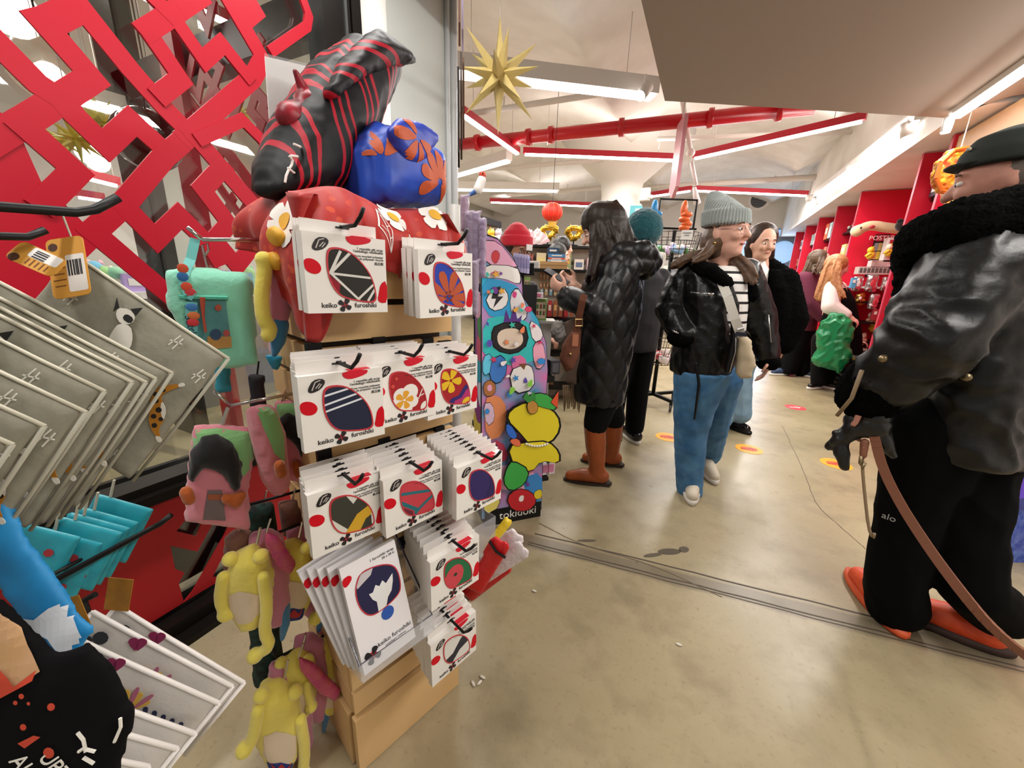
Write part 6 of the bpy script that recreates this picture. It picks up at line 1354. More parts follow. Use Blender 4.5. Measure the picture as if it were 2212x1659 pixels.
# candy bags, toy bird and art board behind the stand
t = thing('art_board', 'tall board with coloured stripes and black edge behind the stand', 'sign', P(1040, 480, 1.5)); TA = frame(P(1035, 450, 1.5), (RT.x, RT.y, 0), yd=(0, 0, 1)) @ Matrix.Rotation(.5, 4, 'Y')
pa = lambda pts: px_outline(pts, 1.5, TA)
obj('board', MB().prism(ccw(pa([(1015, 560), (1054, 560), (1054, 400), (1015, 425)])), -.01, 0), M('tan_kraft', 'b8946a', .6), t, world=False); obj('board_edge', MB().prism(ccw(pa([(1051, 575), (1056, 575), (1056, 398), (1051, 398)])), -.012, .012), m_blackp, t, world=False)
for i, (x, c) in enumerate(((1022, 'd06a98'), (1031, '2f9a50'), (1041, 'e0b04a'), (1047, '38a0c8'))): obj('colour_stripe', MB().prism(ccw(smooth_loop(pa([(x-4, 550), (x+5, 540), (x+7, 440), (x+2, 415), (x-6, 430)]), 1)), 0, .003+.0004*i), pc(c), t, world=False)
t = thing('toy_bird', 'white toy parrot with red head perched behind the stand', 'toy', P(1035, 410, 1.5)); c = P(1033, 397, 1.5)
obj('bird_body', remesh(MB().cap(c+V(0, 0, -.02), c+V(.01, .01, .015), .02, .018), .005, 3), m_white, t); obj('bird_head', MB().ell(c+V(.012, .012, .032), .014), pc('d0442c'), t, smooth=True); obj('bird_tail', MB().cap(c+V(-.01, -.01, -.03), c+V(-.035, -.03, -.05), .01, .004), pc('2f5a9a'), t, smooth=True); obj('bird_eye', MB().ell(c+V(.02, .0, .036), .003), m_ink, t)
m_wrap = M('clear_wrap', 'c8b8d0', .12, alpha=.5, bump=(60, .8, .006)); 
for i, (x, y0, y1, c) in enumerate(((1003, 420, 500, '8a3a4a'), (1013, 455, 560, '5a3a6c'), (1028, 455, 575, '6a4a80'), (1042, 470, 600, '7a5a90'), (1000, 520, 640, '8a8090'), (1025, 560, 680, '9a90a0'))):
    T = frame(P(x, (y0+y1)/2, 1.3), (RT.x, RT.y, 0), yd=(0, 0, 1)); q = px_outline([(x-9, y1), (x+9, y1), (x+10, y0+8), (x+12, y0), (x-10, y0+2), (x-8, y0+12)], 1.3, T)
    t = thing('candy_bag', ['clear bag of dark sweets beside the pillar', 'clear bag of purple sticks behind the red cloth', 'clear bag of purple sticks right of the first one', 'clear bag of purple sticks nearest the bright display', 'pale clear bag behind the blue flower pack', 'pale clear bag low behind the blue flower pack'][i], 'bag', T, 'clear bags behind the stand')
    me = inflate(ccw(q), .03, .006, None, 2, rim=.012, edge=.2, post=creases(.003, 80, i)); obj('bag_film', me, m_wrap, t, world=False); q = px_outline([(x, y1-6), (x, y0+10)], 1.3, T); obj('bag_contents', MB().cap(V(*q[0], 0), V(*q[1], 0), .010, .008), M('sweet_'+c, c, .5), t, world=False)
t = thing('rack_pole', 'grey steel rack upright behind the gift wrap stand', 'pole', P(985, 700, 1.3)); a = P(985, 720, 1.35); obj('pole', MB().tube([V(a.x, a.y, 0), V(a.x, a.y, 1.45)], .018, 10), m_grey, t, smooth=True); obj('pole_foot', MB().lathe([(.14, 0), (.14, .012), (.03, .03)], (a.x, a.y, 0), 16), m_black, t)
# ================================================================== BACKGROUND DISPLAYS
def gondola(label, c, ang, L, D, shelves, mat=None):
    T = TR(c) @ Matrix.Rotation(ang, 4, 'Z'); t = thing('gondola', label, 'shelf', T)
    for s in (-1, 1): obj('end_panel', MB().box((s*L/2, 0, shelves[-1]/2), (.03, D*.2, shelves[-1])), m_blackp, t, world=False)
    obj('back_panel', MB().box((0, 0, shelves[-1]/2), (L, .03, shelves[-1])), mat or M('pegboard', 'c8bca8', .6), t, world=False)
    for z in shelves: obj('shelf_board', MB().box((0, -D/4, z), (L, D*.6, .025)), m_blackp, t, world=False)
    return t, T
gp = PR(1190, 640, 5.75); gT = Matrix()
gl, GT = gondola('tall black gondola topped with golden dragon balloons', V(gp.x, gp.y, 0), YAW, 1.9, .5, (.2, .6, 1.0, 1.35, 1.68))
def gq(x, y, r): return PR(x, y, r)
for i, (x, y, lab) in enumerate(((1184, 503, 'shiny gold dragon balloon left of the dark haired shopper'), (1240, 504, 'shiny gold dragon balloon touching the dark hair'))):
    p = gq(x, y, 5.62); b = MB(); r_ = random.Random(i)
    q = [p+V(.08*math.cos(a)*(1+.2*math.sin(3*a)), .03*math.sin(a*2), .07*math.sin(a)+.0) for a in np.linspace(0, 6.0, 14)]
    b.chain(q, [.035]*14); b.ell(p+V(.1, 0, .05), .05)
    for k in range(10): a = k*.63; b.cap(p+V(.09*math.cos(a), 0, .06*math.sin(a)), p+V(.15*math.cos(a), r_.uniform(-.03, .03), .12*math.sin(a)), .02, .006)
    t = thing('dragon_balloon', lab, 'balloon', V(p.x, p.y, 1.69), 'gold dragon balloons'); obj('balloon_body', remesh(b, .012, 2, post=creases(.01, 60, i)), M('gold_foil_bright', 'd8ac38', .22, .85), t); obj('balloon_stand', MB().lathe([(.07, 1.693), (.07, 1.71), (.01, 1.72), (.01, p.z-.05)], (p.x, p.y, 0), 12), m_black, t); obj('dragon_horn', MB().cap(p+V(.1, 0, .08), p+V(.12, 0, .15), .012, .004), M('gold_foil_bright', 'd8ac38', .22, .85), t)
p = gq(1163, 508, 5.6); p.z = 1.69; figurine(p, .22, 'ece6e0', 'white lucky cat figurine on the gondola top', 'ornaments on the gondola', 'f0ece6')
t = thing('paper_fan', 'open white paper fan with pink streaks on the gondola top', 'fan', gq(1160, 522, 5.58)); c = gq(1158, 532, 5.55)
for k in range(11):
    a = math.radians(20+14*k); d = V(math.cos(a)*RT.x, math.cos(a)*RT.y, math.sin(a)); d2 = V(math.cos(a+.24)*RT.x, math.cos(a+.24)*RT.y, math.sin(a+.24)); b = MB(); o_ = V(FW.x, FW.y, 0)*(.004*(k % 2)); b.add([c+o_+d*.03, c+d*.2, c+o_+d2*.2, c+d2*.03, c+o_+d*.03+V(0, .004, 0), c+d*.2+V(0, .004, 0), c+o_+d2*.2+V(0, .004, 0), c+d2*.03+V(0, .004, 0)], [(0, 1, 2, 3), (7, 6, 5, 4), (0, 4, 5, 1), (1, 5, 6, 2), (2, 6, 7, 3), (3, 7, 4, 0)]); obj('fan_pleat', b, pc('ecdcdc' if k % 2 else 'e0b8c0'), t)
t = thing('paper_lantern', 'red paper lantern with gold base hanging over the gondola', 'lantern', gq(1192, 465, 5.0)); c = gq(1193, 458, 5.0)
b = MB(); R_ = .125; b.lathe([(.03, R_*.82)]+[(R_*math.cos(a)*(1.0), R_*.85*math.sin(a)) for a in np.linspace(1.25, -1.25, 14)]+[(.03, -R_*.82)], c, 24); obj('lantern_body', b, M('lantern_red', 'd8281c', .6, emit=.25), t, smooth=True)
for k in range(12): a = 2*math.pi*k/12; obj('lantern_rib', MB().tube([c+V(R_*1.01*math.cos(l)*math.cos(a), R_*1.01*math.cos(l)*math.sin(a), R_*.86*math.sin(l)) for l in np.linspace(-1.2, 1.2, 9)], .002, 5), pc('d87a1e'), t)
obj('lantern_base', MB().lathe([(.04, -.17), (.045, -.12), (.04, -.1)], c, 16), M('gold_trim', 'c89a2c', .4), t); obj('hanging_wire', MB().tube([c+V(0, 0, .1), V(c.x, c.y, 3.4)], .003, 5), m_black, t)
for i, (x, y, c, c2) in enumerate(((1062, 492, 'e09a2c', 'f0d040'), (1078, 498, 'd8d0d0', 'e0c8d0'), (1145, 500, 'e8c8d0', 'd8b0c0'))):
    p = gq(x, y+18, 5.6); p.z = 1.695; figurine(p, .2, c, ['orange toy on the shelf left of the red beanie', 'pale toy on the shelf left of the red beanie', 'pink toy right of the red beanie'][i], 'ornaments on the gondola', c2)
BK = [('2a4a6c', 'dark blue book standing on the wooden crate', (1182, 535, 1208, 548)), ('4a8ac0', 'light blue book pile top in the crate', (1184, 548, 1222, 556)), ('c8502c', 'orange book under the light blue one', (1184, 556, 1220, 562)), ('8ab0d0', 'pale blue book lying in the pile', (1182, 560, 1222, 568)), ('c8d8e0', 'white blue book at the bottom of the pile', (1182, 566, 1222, 572))]
def box_r(name, label, cat, x0, y0, x1, y1, r, dpt, mat, group=None, parts=()):
    a, b = PR(x0, y1, r), PR(x1, y0, r); ang = math.atan2(b.y-a.y, b.x-a.x); w_ = math.hypot(b.x-a.x, b.y-a.y); T = TR((a.x, a.y, min(a.z, b.z))) @ Matrix.Rotation(ang, 4, 'Z'); h_ = abs(PR((x0+x1)/2, y0, r).z-PR((x0+x1)/2, y1, r).z)
    t = thing(name, label, cat, T, group); obj(name+'_body', MB().box((w_/2, dpt/2, h_/2), (w_, dpt, h_)), mat, t, world=False)
    for (nm, u0, v0, u1, v1, mm) in parts: obj(nm, MB().box((w_*(u0+u1)/2, -.002, h_*(1-(v0+v1)/2)), (w_*(u1-u0), .004, h_*(v1-v0))), mm, t, world=False)
    return t, T, w_, h_
for c, lab, q in BK: box_r('book', lab, 'book', *q, 3.9, .16, M('book_'+c, c, .5), 'books on the wooden crate', [('book_title', .2, .3, .8, .6, m_card)])
box_r('wooden_crate', 'plain tan wooden crate holding books behind the phone', 'crate', 1166, 564, 1226, 580, 3.85, .25, M('tan_crate', 'c49a66', .6), None, [('crate_seam', .0, .45, 1, .5, M('crate_dark', '9a7444', .6))])
box_r('card_sign', 'white printed card beside the wooden crate', 'sign', 1140, 563, 1166, 580, 3.84, .01, m_card, None, [('small_print', .1, .2+.2*i, .9, .28+.2*i, pc('9a9490')) for i in range(4)])
cp_ = PR(1128, 592, 2.2); t = thing('added_card_rack', 'slim black rack added to hold up the violet card packets', 'rack', V(cp_.x, cp_.y, 0)); obj('rack_pole', MB().tube([V(cp_.x, cp_.y, 0), cp_], .012, 8), m_black, t); obj('rack_tray', MB().box(cp_, (.13, .06, .012), RZ(YAW)).box(cp_+V(FW.x, FW.y, 0)*.03+V(0, 0, .03), (.13, .004, .06), RZ(YAW)), m_black, t); obj('rack_foot', MB().lathe([(.12, 0), (.12, .012), (.02, .02)], V(cp_.x, cp_.y, 0), 14), m_black, t)  # rack added as a support for the violet cards, which otherwise float
# magazine cards (pale violet) in front of the red beanie
for i in range(6): box_r('greeting_card', 'pale violet card packet in the row before the red beanie', 'card', 1108+i*6, 546+i, 1115+i*6, 586+i, 2.2-.01*i, .004, M('violet_card', 'b4aed0', .5), 'violet card packets', [('card_print', .2, .2, .8, .7, pc('8a84b0'))])
cg, CGT = gondola('lower gondola with small hanging packs behind the shopper with phone', V(*(PR(1180, 700, 4.1)).xy, 0), YAW, 1.5, .5, (.15, .5, .85, PR(1190, 581, 3.9).z-.013))
for i in range(22):
    x = 1166+(i % 11)*7; y = 588+(i//11)*20; box_r('snack_pack', 'tiny copper coloured hanging pack on the pegboard behind the phone', 'pack', x, y, x+5.5, y+16, 4.03-.01*(i % 3), .012, M('copper_pack', 'b07a4a', .35, .3), 'copper hanging packs', [('pack_label', .1, .3, .9, .7, pc('d8b08a'))])
for i in range(8):
    x = 1166+i*10; box_r('snack_pack', ['pale blue hanging packet under the copper packs', 'cream hanging packet under the copper packs'][i % 2], 'pack', x, 622, x+8, 638, 4.03, .012, M('pack_'+('8ab8cc' if i % 2 == 0 else 'd8c08a'), '8ab8cc' if i % 2 == 0 else 'd8c08a', .5), 'pale hanging packets', [('pack_label', .2, .2, .8, .5, m_card)])
for i, (q, lab) in enumerate((((1130, 598, 1146, 640), 'tall green box with plant picture behind the bright display'), ((1153, 645, 1182, 692), 'green box printed with rows of cactus toys'), ((1128, 648, 1152, 690), 'green box partly behind the bright display'))):
    box_r('product_box', lab, 'box', *q, 2.3+.02*i, .07, M('carton_green', '8cb060', .5), 'green boxes behind the bright display', [('carton_label', .1, .15, .9, .9, pc('d8c0a0'))]+[('picture_spot', .18+.26*(k % 3), .25+.3*(k//3), .34+.26*(k % 3), .45+.3*(k//3), pc('a04a3a' if k % 2 else '3a7a3a')) for k in range(6)])
box_r('product_box', 'flat pink and white box lying on the green boxes', 'box', 1145, 632, 1174, 644, 2.28, .08, M('carton_pinkw', 'e8d0d8', .5), None, [('carton_label', .2, .2, .8, .7, pc('d8708a'))])
for i in range(10):
    x = 1182+(i % 5)*12; y = 650+(i//5)*46; box_r('product_box', 'small brown and red carton low on the lower gondola', 'box', x, y, x+11, y+34, 3.88, .12, M('carton_'+('a05a3a' if i % 3 else 'b02c30'), 'a05a3a' if i % 3 else 'b02c30', .5), 'low cartons on the gondola', [('carton_label', .2, .25, .8, .6, pc('d8b070' if i % 2 else 'e0d0c0'))])
t = thing('support_plinth', 'white plinth added as a support under the green boxes', 'plinth', V(*PR(1152, 700, 2.36).xy, 0)); pt = PR(1152, 693, 2.36); obj('plinth_body', MB().box((pt.x, pt.y+.03, pt.z/2), (.2, .1, pt.z), RZ(YAW)), m_white, t); obj('plinth_top', MB().box((pt.x, pt.y+.03, pt.z), (.24, .18, .015), RZ(YAW)), m_grey, t)  # plinth put in to hold up the green boxes
for i in range(16):
    z_ = (.865, .515, .165)[i % 3]; xx = -.68+.092*i; h_ = .14+.1*((i*7) % 5)/5; c = ['b02c30', 'd8b070', '8a5a3a', 'c8506a', '5a8a6a', 'e0d0b0'][i % 6]; p = CGT @ V(xx, -.14, z_)
    tt = thing('product_box', 'small boxed product on the shelves of the lower gondola', 'box', p, 'products on the lower gondola'); obj('carton', MB().box((0, 0, h_/2), (.075, .09, h_)).xf(TR(p) @ Matrix.Rotation(YAW, 4, 'Z')), M('carton_'+c, c, .5), tt); obj('carton_label', MB().box((0, -.047, h_*.55), (.055, .003, h_*.4)).xf(TR(p) @ Matrix.Rotation(YAW, 4, 'Z')), M('carton_label_e0', 'e6e0d4', .5), tt)
for i in range(30):
    z_ = (1.365, 1.015, .615)[i % 3]; xx = -.88+.175*(i//3); h_ = .16+.12*((i*5) % 7)/7; c = ['d8cfc4', 'c89a70', 'a85a4a', 'd8b8c0', '8a9a6a', 'e6d8b0', '7a6a9a'][i % 7]; p = GT @ V(xx, -.14, z_)
    tt = thing('product_box', 'small boxed product on the tall gondola under the gold balloons', 'box', p, 'products on the tall gondola'); obj('carton', MB().box((0, 0, h_/2), (.13, .12, h_)).xf(TR(p) @ Matrix.Rotation(YAW, 4, 'Z')), M('carton_'+c, c, .5), tt); obj('carton_label', MB().box((0, -.062, h_*.55), (.09, .003, h_*.4)).xf(TR(p) @ Matrix.Rotation(YAW, 4, 'Z')), M('carton_label_'+PC[i % 14], PC[i % 14], .5), tt)
# poster on the column
box_r('wall_poster', 'teal poster with white and red leaf shape on the column', 'poster', 1358, 444, 1388, 480, 6.9, .01, M('teal_poster', '3a7a80', .5), None, [('poster_leaf', .45, .2, .95, 1., m_card), ('poster_leaf', .6, .4, .9, .9, pc('c0584a'))])
# wheeled basket rack -------------------------------------------------
cb = PZ(1408, 872, 0); ck = thing('basket_rack', 'black wheeled wire basket rack full of small goods between the two shoppers', 'rack', V(cb.x, cb.y, 0))
W = V(cb.x, cb.y, 0); obj('centre_pole', MB().tube([W+V(0, 0, .1), W+V(0, 0, 1.72)], .02, 10), m_black, ck, smooth=True)
for k in range(4):
    a = YAW+.35+k*math.pi/2; e = W+V(.27*math.cos(a), .27*math.sin(a), .09); obj('base_leg', MB().beam(W+V(0, 0, .11), e+V(0, 0, .02), .03, .03), m_black, ck)
    cs = obj('caster', MB().tube([e+V(-.012, 0, -.05), e+V(.012, 0, -.05)], .036, 14), M('caster_grey', '4a4a4c', .5), ck, smooth=True); obj('caster_fork', MB().box(e+V(0, 0, -.012), (.03, .03, .05)), m_blackp, cs)
m_wire = M('wire_black', '3a3230', .4, .6)
def wire_basket(z0, z1, r0, r1, label):
    b = MB(); n = 26
    for k in range(n): a = 2*math.pi*k/n; b.tube([W+V(r0*math.cos(a), r0*math.sin(a), z0), W+V(r1*math.cos(a), r1*math.sin(a), z1)], .003, 5)
    for f in (0, .33, .66, 1): r = r0+(r1-r0)*f; b.tube([W+V(r*math.cos(2*math.pi*k/n), r*math.sin(2*math.pi*k/n), z0+(z1-z0)*f) for k in range(n+1)], .0035, 5)
    for k in range(6): a = math.pi*k/6; b.tube([W+V(r0*math.cos(a), r0*math.sin(a), z0), W-V(r0*math.cos(a), r0*math.sin(a), 0)+V(0, 0, z0)], .003, 5)
    obj('wire_basket', b, m_wire, ck)
zz = [PR(1408, y, 3.95).z for y in (790, 738, 705, 660)]
wire_basket(zz[0], zz[1]+.05, .14, .26, 'low'); wire_basket(zz[2], zz[3]+.02, .13, .23, 'mid')
zu = [PR(1465, y, 3.95).z for y in (556, 500)]; wire_basket(zu[0], zu[1], .2, .24, 'top')
GC = ['e8d8d4', 'd85a2c', 'c8404a', 'e6e0dc', 'b8a890', 'e0a8b0', '8a3a30', 'd8c8c0', '70402c', 'e08a5a']
for lev, (z0, r, lab) in enumerate(((zz[0]+.02, .2, 'low basket'), (zz[2]+.02, .17, 'middle basket'), (zu[0]+.02, .18, 'top basket'))):
    for i in range(16):
        a = i*2.4; q = r*math.sqrt((i+.5)/16); p = W+V(q*math.cos(a), q*math.sin(a), z0+.035+.05*rnd.random()); c = (GC if lev < 2 else ['6aa048', '4a8a3a', 'b0a0d0', 'd0b8d8', '88b0d0', 'e0d0e0'])[i % (10 if lev < 2 else 6)]
        t = thing('candy_packet', f'small crinkled packet heaped in the {lab} of the wire rack', 'packet', p, f'packets in the {lab}')
        me = inflate(rrect(.10, .075, .012, 2, -.05, -.037), .045, .018, frame(p, (math.cos(a*1.7), math.sin(a*1.7), .3), yd=(0, .3, 1)), 1, rim=.03, edge=.2); obj('packet_body', me, M('packet_'+c, c, .35), t); obj('packet_label', MB().ell(p+V(0, -.02, .02), (.025, .012, .02), nu=8, nv=5), M('packet_label', 'e6e0d8', .5), t)
f0 = W+V(0, 0, zu[1]); s = V(RT.x, RT.y, 0).normalized()
obj('top_frame', MB().tube([f0-s*.17, f0-s*.17+V(0, 0, .30), f0+s*.17+V(0, 0, .30), f0+s*.17], .011, 8), m_black, ck); obj('top_bar', MB().tube([f0-s*.2+V(0, 0, .05), f0+s*.2+V(0, 0, .05)], .01, 8), m_black, ck)
box_r('card_sign', 'white price card clipped on the top wire basket', 'sign', 1470, 497, 1498, 518, 3.66, .004, m_card, None, [('small_print', .15, .25, .85, .35, pc('8a8684')), ('small_print', .3, .5, .7, .6, pc('8a8684'))])
for lab, x, c, yy in (('blue twisted balloon toy tied to the top frame of the wire rack', 1416, '2a8ac8', (450, 462, 472, 482, 492)), ('orange twisted balloon toy tied to the top frame of the wire rack', 1480, 'e0642c', (452, 464, 474, 484, 492))):
    t = thing('balloon_toy', lab, 'toy', PR(x, yy[-1], 3.7), 'twisted balloon toys'); 
    for k, y in enumerate(yy): c_ = PR(x+(3 if k % 2 else -2), y, 3.7); obj('balloon_ring', MB().ell(c_, (.045, .045, .026) if k else (.028, .028, .07), RZ(.3)), M('balloon_'+c, c, .35), t, smooth=True)
# patterned sack and red basket behind
t = thing('patterned_sack', 'white sack with grey square dots behind the leather jacket', 'bag', PR(1405, 640, 3.6)); p = PR(1407, 605, 3.6); obj('sack_body', remesh(MB().ell(p, (.12, .12, .16)).cap(p+V(0, 0, .1), p+V(.05, .03, .19), .07, .05), .02, 4), M('dotted_sack', 'd4d0c6', .8, noise=(26, '8a8678', .45)), t); obj('sack_tie', MB().tube([p+V(.02, .02, .14), p+V(.07, .05, .15)], .012, 6), pc('d8b83c'), t)
obj('hang_cord', MB().tube([p+V(.05, .03, .19), V(p.x+.05, p.y+.03, zu[0])], .004, 5), m_cream, t)
# far background shelves along the back left
for i in range(5):
    cx = -6.0+i*1.25; t, T = gondola(f'far gondola {["at the far left corner", "in the far left hall", "behind the lantern", "behind the column", "beside the column"][i]}', V(cx, 10.6+.2*(i % 2), 0), .1, 1.15, .5, (.2, .65, 1.1, 1.5), M('peg_far', 'd0c8c0', .6))
    for z in (.215, .665, 1.115, 1.515):
        for k in range(7):
            h_ = rnd.uniform(.12, .3); c = PC[rnd.randrange(14)]; p = T @ V(-.5+.16*k, -.15, z); tt = thing('product_box', 'tiny boxed product on the far background gondolas', 'box', p, 'products on the far gondolas'); obj('carton', MB().box(p+V(0, 0, h_/2), (.13, .1, h_)), M('carton_'+c, c, .5), tt)
# ================================================================== PEOPLE
m_skin = M('skin_light', 'd9a890', .55, noise=(18, 'd09c86', .3)); m_skin2 = M('skin_rosy', 'd8a590', .55, noise=(18, 'cf937f', .3))
m_eyew = M('eye_white', 'e6e0da', .3); m_iris = M('eye_dark', '2a1c14', .3); m_lip = M('lips', 'b47068', .6)
UPV = V(0, 0, 1)
def slim(rings): return [(c, a*(.6 if a > .066 else .9), b*(.6 if b > .066 else .9)) for c, a, b in rings]
class Fig:
    def __init__(s, label, base, name='person'):
        s.base = V(base.x, base.y, 0); s.c = V(base.x, base.y, 0).normalized(); s.r = V(s.c.y, -s.c.x, 0)
        s.t = thing(name, label, 'person', s.base); s.mb = MB(); s.T = TR(s.base)
    def Q(s, x, y, d=0.): return PP(x, y, s.base-s.c*d, s.c)
    def w(s, x, y): """metres per px at that pixel"""; return (s.Q(x+1, y)-s.Q(x, y)).length
    def part(s, name, mb, mat, vox=.01, sm=4, post=None, parent=None, raw=False, smooth=True):
        if raw: return obj(name, mb, mat, parent or s.t, smooth=smooth)
        me = remesh(mb, vox, sm, name, post); return obj(name, me, mat, parent or s.t)
def head_geo(mb, c, f, neck, k=1.):
    f = f.normalized(); sd = f.cross(UPV).normalized(); u = sd.cross(f); R = Matrix((f, sd, u)).transposed()
    mb.ell(c+u*.012*k, (.098*k, .074*k, .110*k), R); mb.ell(c+f*.028*k-u*.062*k, (.062*k, .054*k, .058*k), R); mb.ell(c+f*.06*k-u*.092*k, (.03*k, .03*k, .022*k), R)
    mb.cap(c+f*.090*k+u*.018*k, c+f*.112*k-u*.022*k, .009*k, .014*k, 10)                      # nose
    for s in (-1, 1):
        mb.ell(c+f*.072*k+sd*s*.03*k-u*.022*k, (.026*k, .026*k, .024*k), R); mb.ell(c-f*.005*k+sd*s*.076*k-u*.012*k, (.018*k, .008*k, .03*k), R)   # cheek, ear
    mb.ell(c+f*.082*k+u*.03*k, (.018*k, .05*k, .01*k), R); mb.cap(c-f*.015*k-u*.05*k, neck, .052*k, .058*k)
    return f, sd, u, R
def face_parts(fig, c, fr, k=1., lips=m_lip, brow='4a3426', body=None):
    f, sd, u, R = fr
    for s in (-1, 1):
        e = fig.part('eye', MB().ell(c+f*.0855*k+sd*s*.031*k+u*.006*k, (.009*k, .014*k, .0075*k), R, 10, 7), m_eyew, raw=True, parent=body)
        fig.part('iris', MB().ell(c+f*.0925*k+sd*s*.031*k+u*.006*k, (.004*k, .006*k, .006*k), R, 8, 6), m_iris, raw=True, parent=body)
        b = MB().tube([c+f*.094*k+sd*s*.015*k+u*.030*k, c+f*.095*k+sd*s*.03*k+u*.034*k, c+f*.086*k+sd*s*.048*k+u*.028*k], [.003*k, .0035*k, .002*k], 6); fig.part('eyebrow', b, M('brow_'+brow, brow, .8), raw=True, parent=body)
    fig.part('lips', MB().ell(c+f*.092*k-u*.056*k, (.006*k, .019*k, .0048*k), R, 10, 6), lips, raw=True, parent=body)
def hand_geo(mb, wrist, d, n, th, k=1., curl=.5):
    """d finger direction, n back-of-hand normal, th direction of the thumb side"""
    d = d.normalized(); n = (n-d*n.dot(d)).normalized(); s = d.cross(n)
    if s.dot(th) < 0: s = -s
    R = Matrix((d, s, n)).transposed(); mb.ell(wrist+d*.045*k, (.05*k, .04*k, .016*k), R); mb.cap(wrist-d*.03*k, wrist+d*.02*k, .024*k, .024*k)
    for i, (o, L) in enumerate(((.028, .075), (.010, .082), (-.009, .076), (-.026, .060))):
        a = wrist+d*.08*k+s*o*k; b = a+(d*math.cos(curl)-n*math.sin(curl)).normalized()*L*.5*k; c_ = b+(d*math.cos(curl*2.3)-n*math.sin(curl*2.3)).normalized()*L*.5*k
        mb.chain([a-d*.02*k, a, b, c_], [.0095*k, .0095*k, .0085*k, .0072*k], 8)
    a = wrist+d*.02*k+s*.032*k; b = a+(d*.6+s*.75-n*.3).normalized()*.035*k; c_ = b+(d*.9+s*.1-n*.4).normalized()*.032*k; mb.chain([wrist+d*.015*k, a, b, c_], [.014*k, .0125*k, .011*k, .009*k], 8)
def quilt(base, f, l, p, amp):
    bx = np.array(base); fv = np.array(f); lv = np.array(l)
    def post(a, nn):
        q = a-bx; s = q @ fv+.55*(q @ lv); z = q[:, 2]
        k = np.sqrt(np.abs(np.sin(np.pi*(s*1.25+z)/p)*np.sin(np.pi*(s*1.25-z)/p)))
        wr = .25*np.sin(a[:, 0]*70+a[:, 2]*40)*np.sin(a[:, 1]*55-a[:, 2]*60)
        return a+nn*(amp*(k-.5+.12*wr))[:, None]
    return post
def fur(amp, fr, seed=0):
    def post(a, nn):
        r = np.random.RandomState(seed); return a+nn*(amp*r.rand(len(a)))[:, None]
    return post
def strands(mb, pts, n, spread, r0, seed=1):
    """bundle of tapering locks following a path"""
    r = random.Random(seed); pts = [Vector(p) for p in pts]
    for k in range(n):
        o = V(r.uniform(-1, 1), r.uniform(-1, 1), r.uniform(-1, 1))*spread; q = smooth_path([p+o*(.6+.5*i/len(pts))+V(r.uniform(-1, 1), r.uniform(-1, 1), r.uniform(-.5, .5))*.012 for i, p in enumerate(pts)], 1); m = len(q)
        mb.tube(q, [r0*(1-.72*i/(m-1)) for i in range(m)], 6)
    return mb
def mid(pts, ws, fig, d=0., depthk=.8, yaw=None):
    """loft rings from (y, x0, x1) silhouettes"""
    rings = []
    for (y, x0, x1), wd in zip(pts, ws):
        a, b = fig.Q(x0, y, d), fig.Q(x1, y, d); c = (a+b)/2; hw = (b-a).length/2; rings.append((c, hw, wd, math.atan2(fig.r.y, fig.r.x)))
    return rings
# ------------------------------------------------------------------ 1: shopper in the black quilted coat
f = Fig('woman in long black quilted coat and brown boots looking at her phone', PZ(1300, 1038)); Q = f.Q; LF = -f.r; TC_ = -f.c
hc = Q(1302, 497, 0); body = MB(); fr = head_geo(body, hc, LF*.9+TC_*.12-UPV*.42, Q(1332, 556), 1.02)
body.loft(slim([(Q(1298, 850), .13, .13), (Q(1305, 740), .13, .14), (Q(1318, 640), .13, .17), (Q(1326, 570), .10, .16), (Q(1332, 555), .055, .055)]))
w1, w2 = Q(1222, 630, .13), Q(1240, 618, -.02); e1, e2 = Q(1296, 676, .24), Q(1285, 655, -.18)
body.chain([Q(1336, 580, .17), e1, w1], [.05, .042, .03]).chain([Q(1330, 580, -.17), e2, w2], [.05, .042, .03])
hand_geo(body, w1, LF*.85+UPV*.45, -LF*.3+TC_*.5-UPV*.5, UPV+TC_*.2, .95, .75); hand_geo(body, w2, LF*.8+UPV*.5, -TC_*.8-UPV*.2, UPV, .95, .8)
a1, a2 = Q(1292, 1018, .06), PZ(1326, 1002)+V(0, 0, .06)
body.chain([Q(1305, 850, .08), Q(1288, 935, .06), a1], [.055, .042, .034]).chain([Q(1312, 850, -.08), Q(1322, 910, -.2), a2], [.055, .042, .034])
bo = f.part('body', body, m_skin, .0075, 3); face_parts(f, hc, fr, 1.02, body=bo)
coat = MB(); coat.loft(mid([(862, 1240, 1350), (800, 1232, 1358), (740, 1240, 1370), (680, 1246, 1384), (620, 1256, 1390), (575, 1275, 1388), (550, 1300, 1372)], [.19, .205, .205, .20, .20, .17, .11], f))
coat.chain([Q(1345, 582, .16), Q(1302, 678, .25), Q(1226, 642, .15)], [.088, .078, .062]).chain([Q(1338, 582, -.16), Q(1290, 668, -.20), Q(1240, 640, -.05)], [.088, .075, .06])
coat.cap(Q(1300, 862, .02), Q(1300, 866, .02), .1, .1)
f.part('quilted_coat', coat, M('black_nylon', '0d0d0f', .42, spec=.4, bump=(40, .35, .006)), .0085, 5, quilt(f.base, LF, TC_, .165, .014))
hood = MB(); hood.ell(Q(1372, 572, 0), (.12, .17, .075), RZ(math.atan2(f.r.y, f.r.x))).ell(Q(1395, 575, 0), (.07, .14, .07), RZ(math.atan2(f.r.y, f.r.x))).chain([Q(1300, 575, .12), Q(1340, 545, .13), Q(1390, 545, .1), Q(1408, 565, 0), Q(1390, 545, -.1), Q(1340, 550, -.12)], [.035, .05, .06, .06, .06, .05])
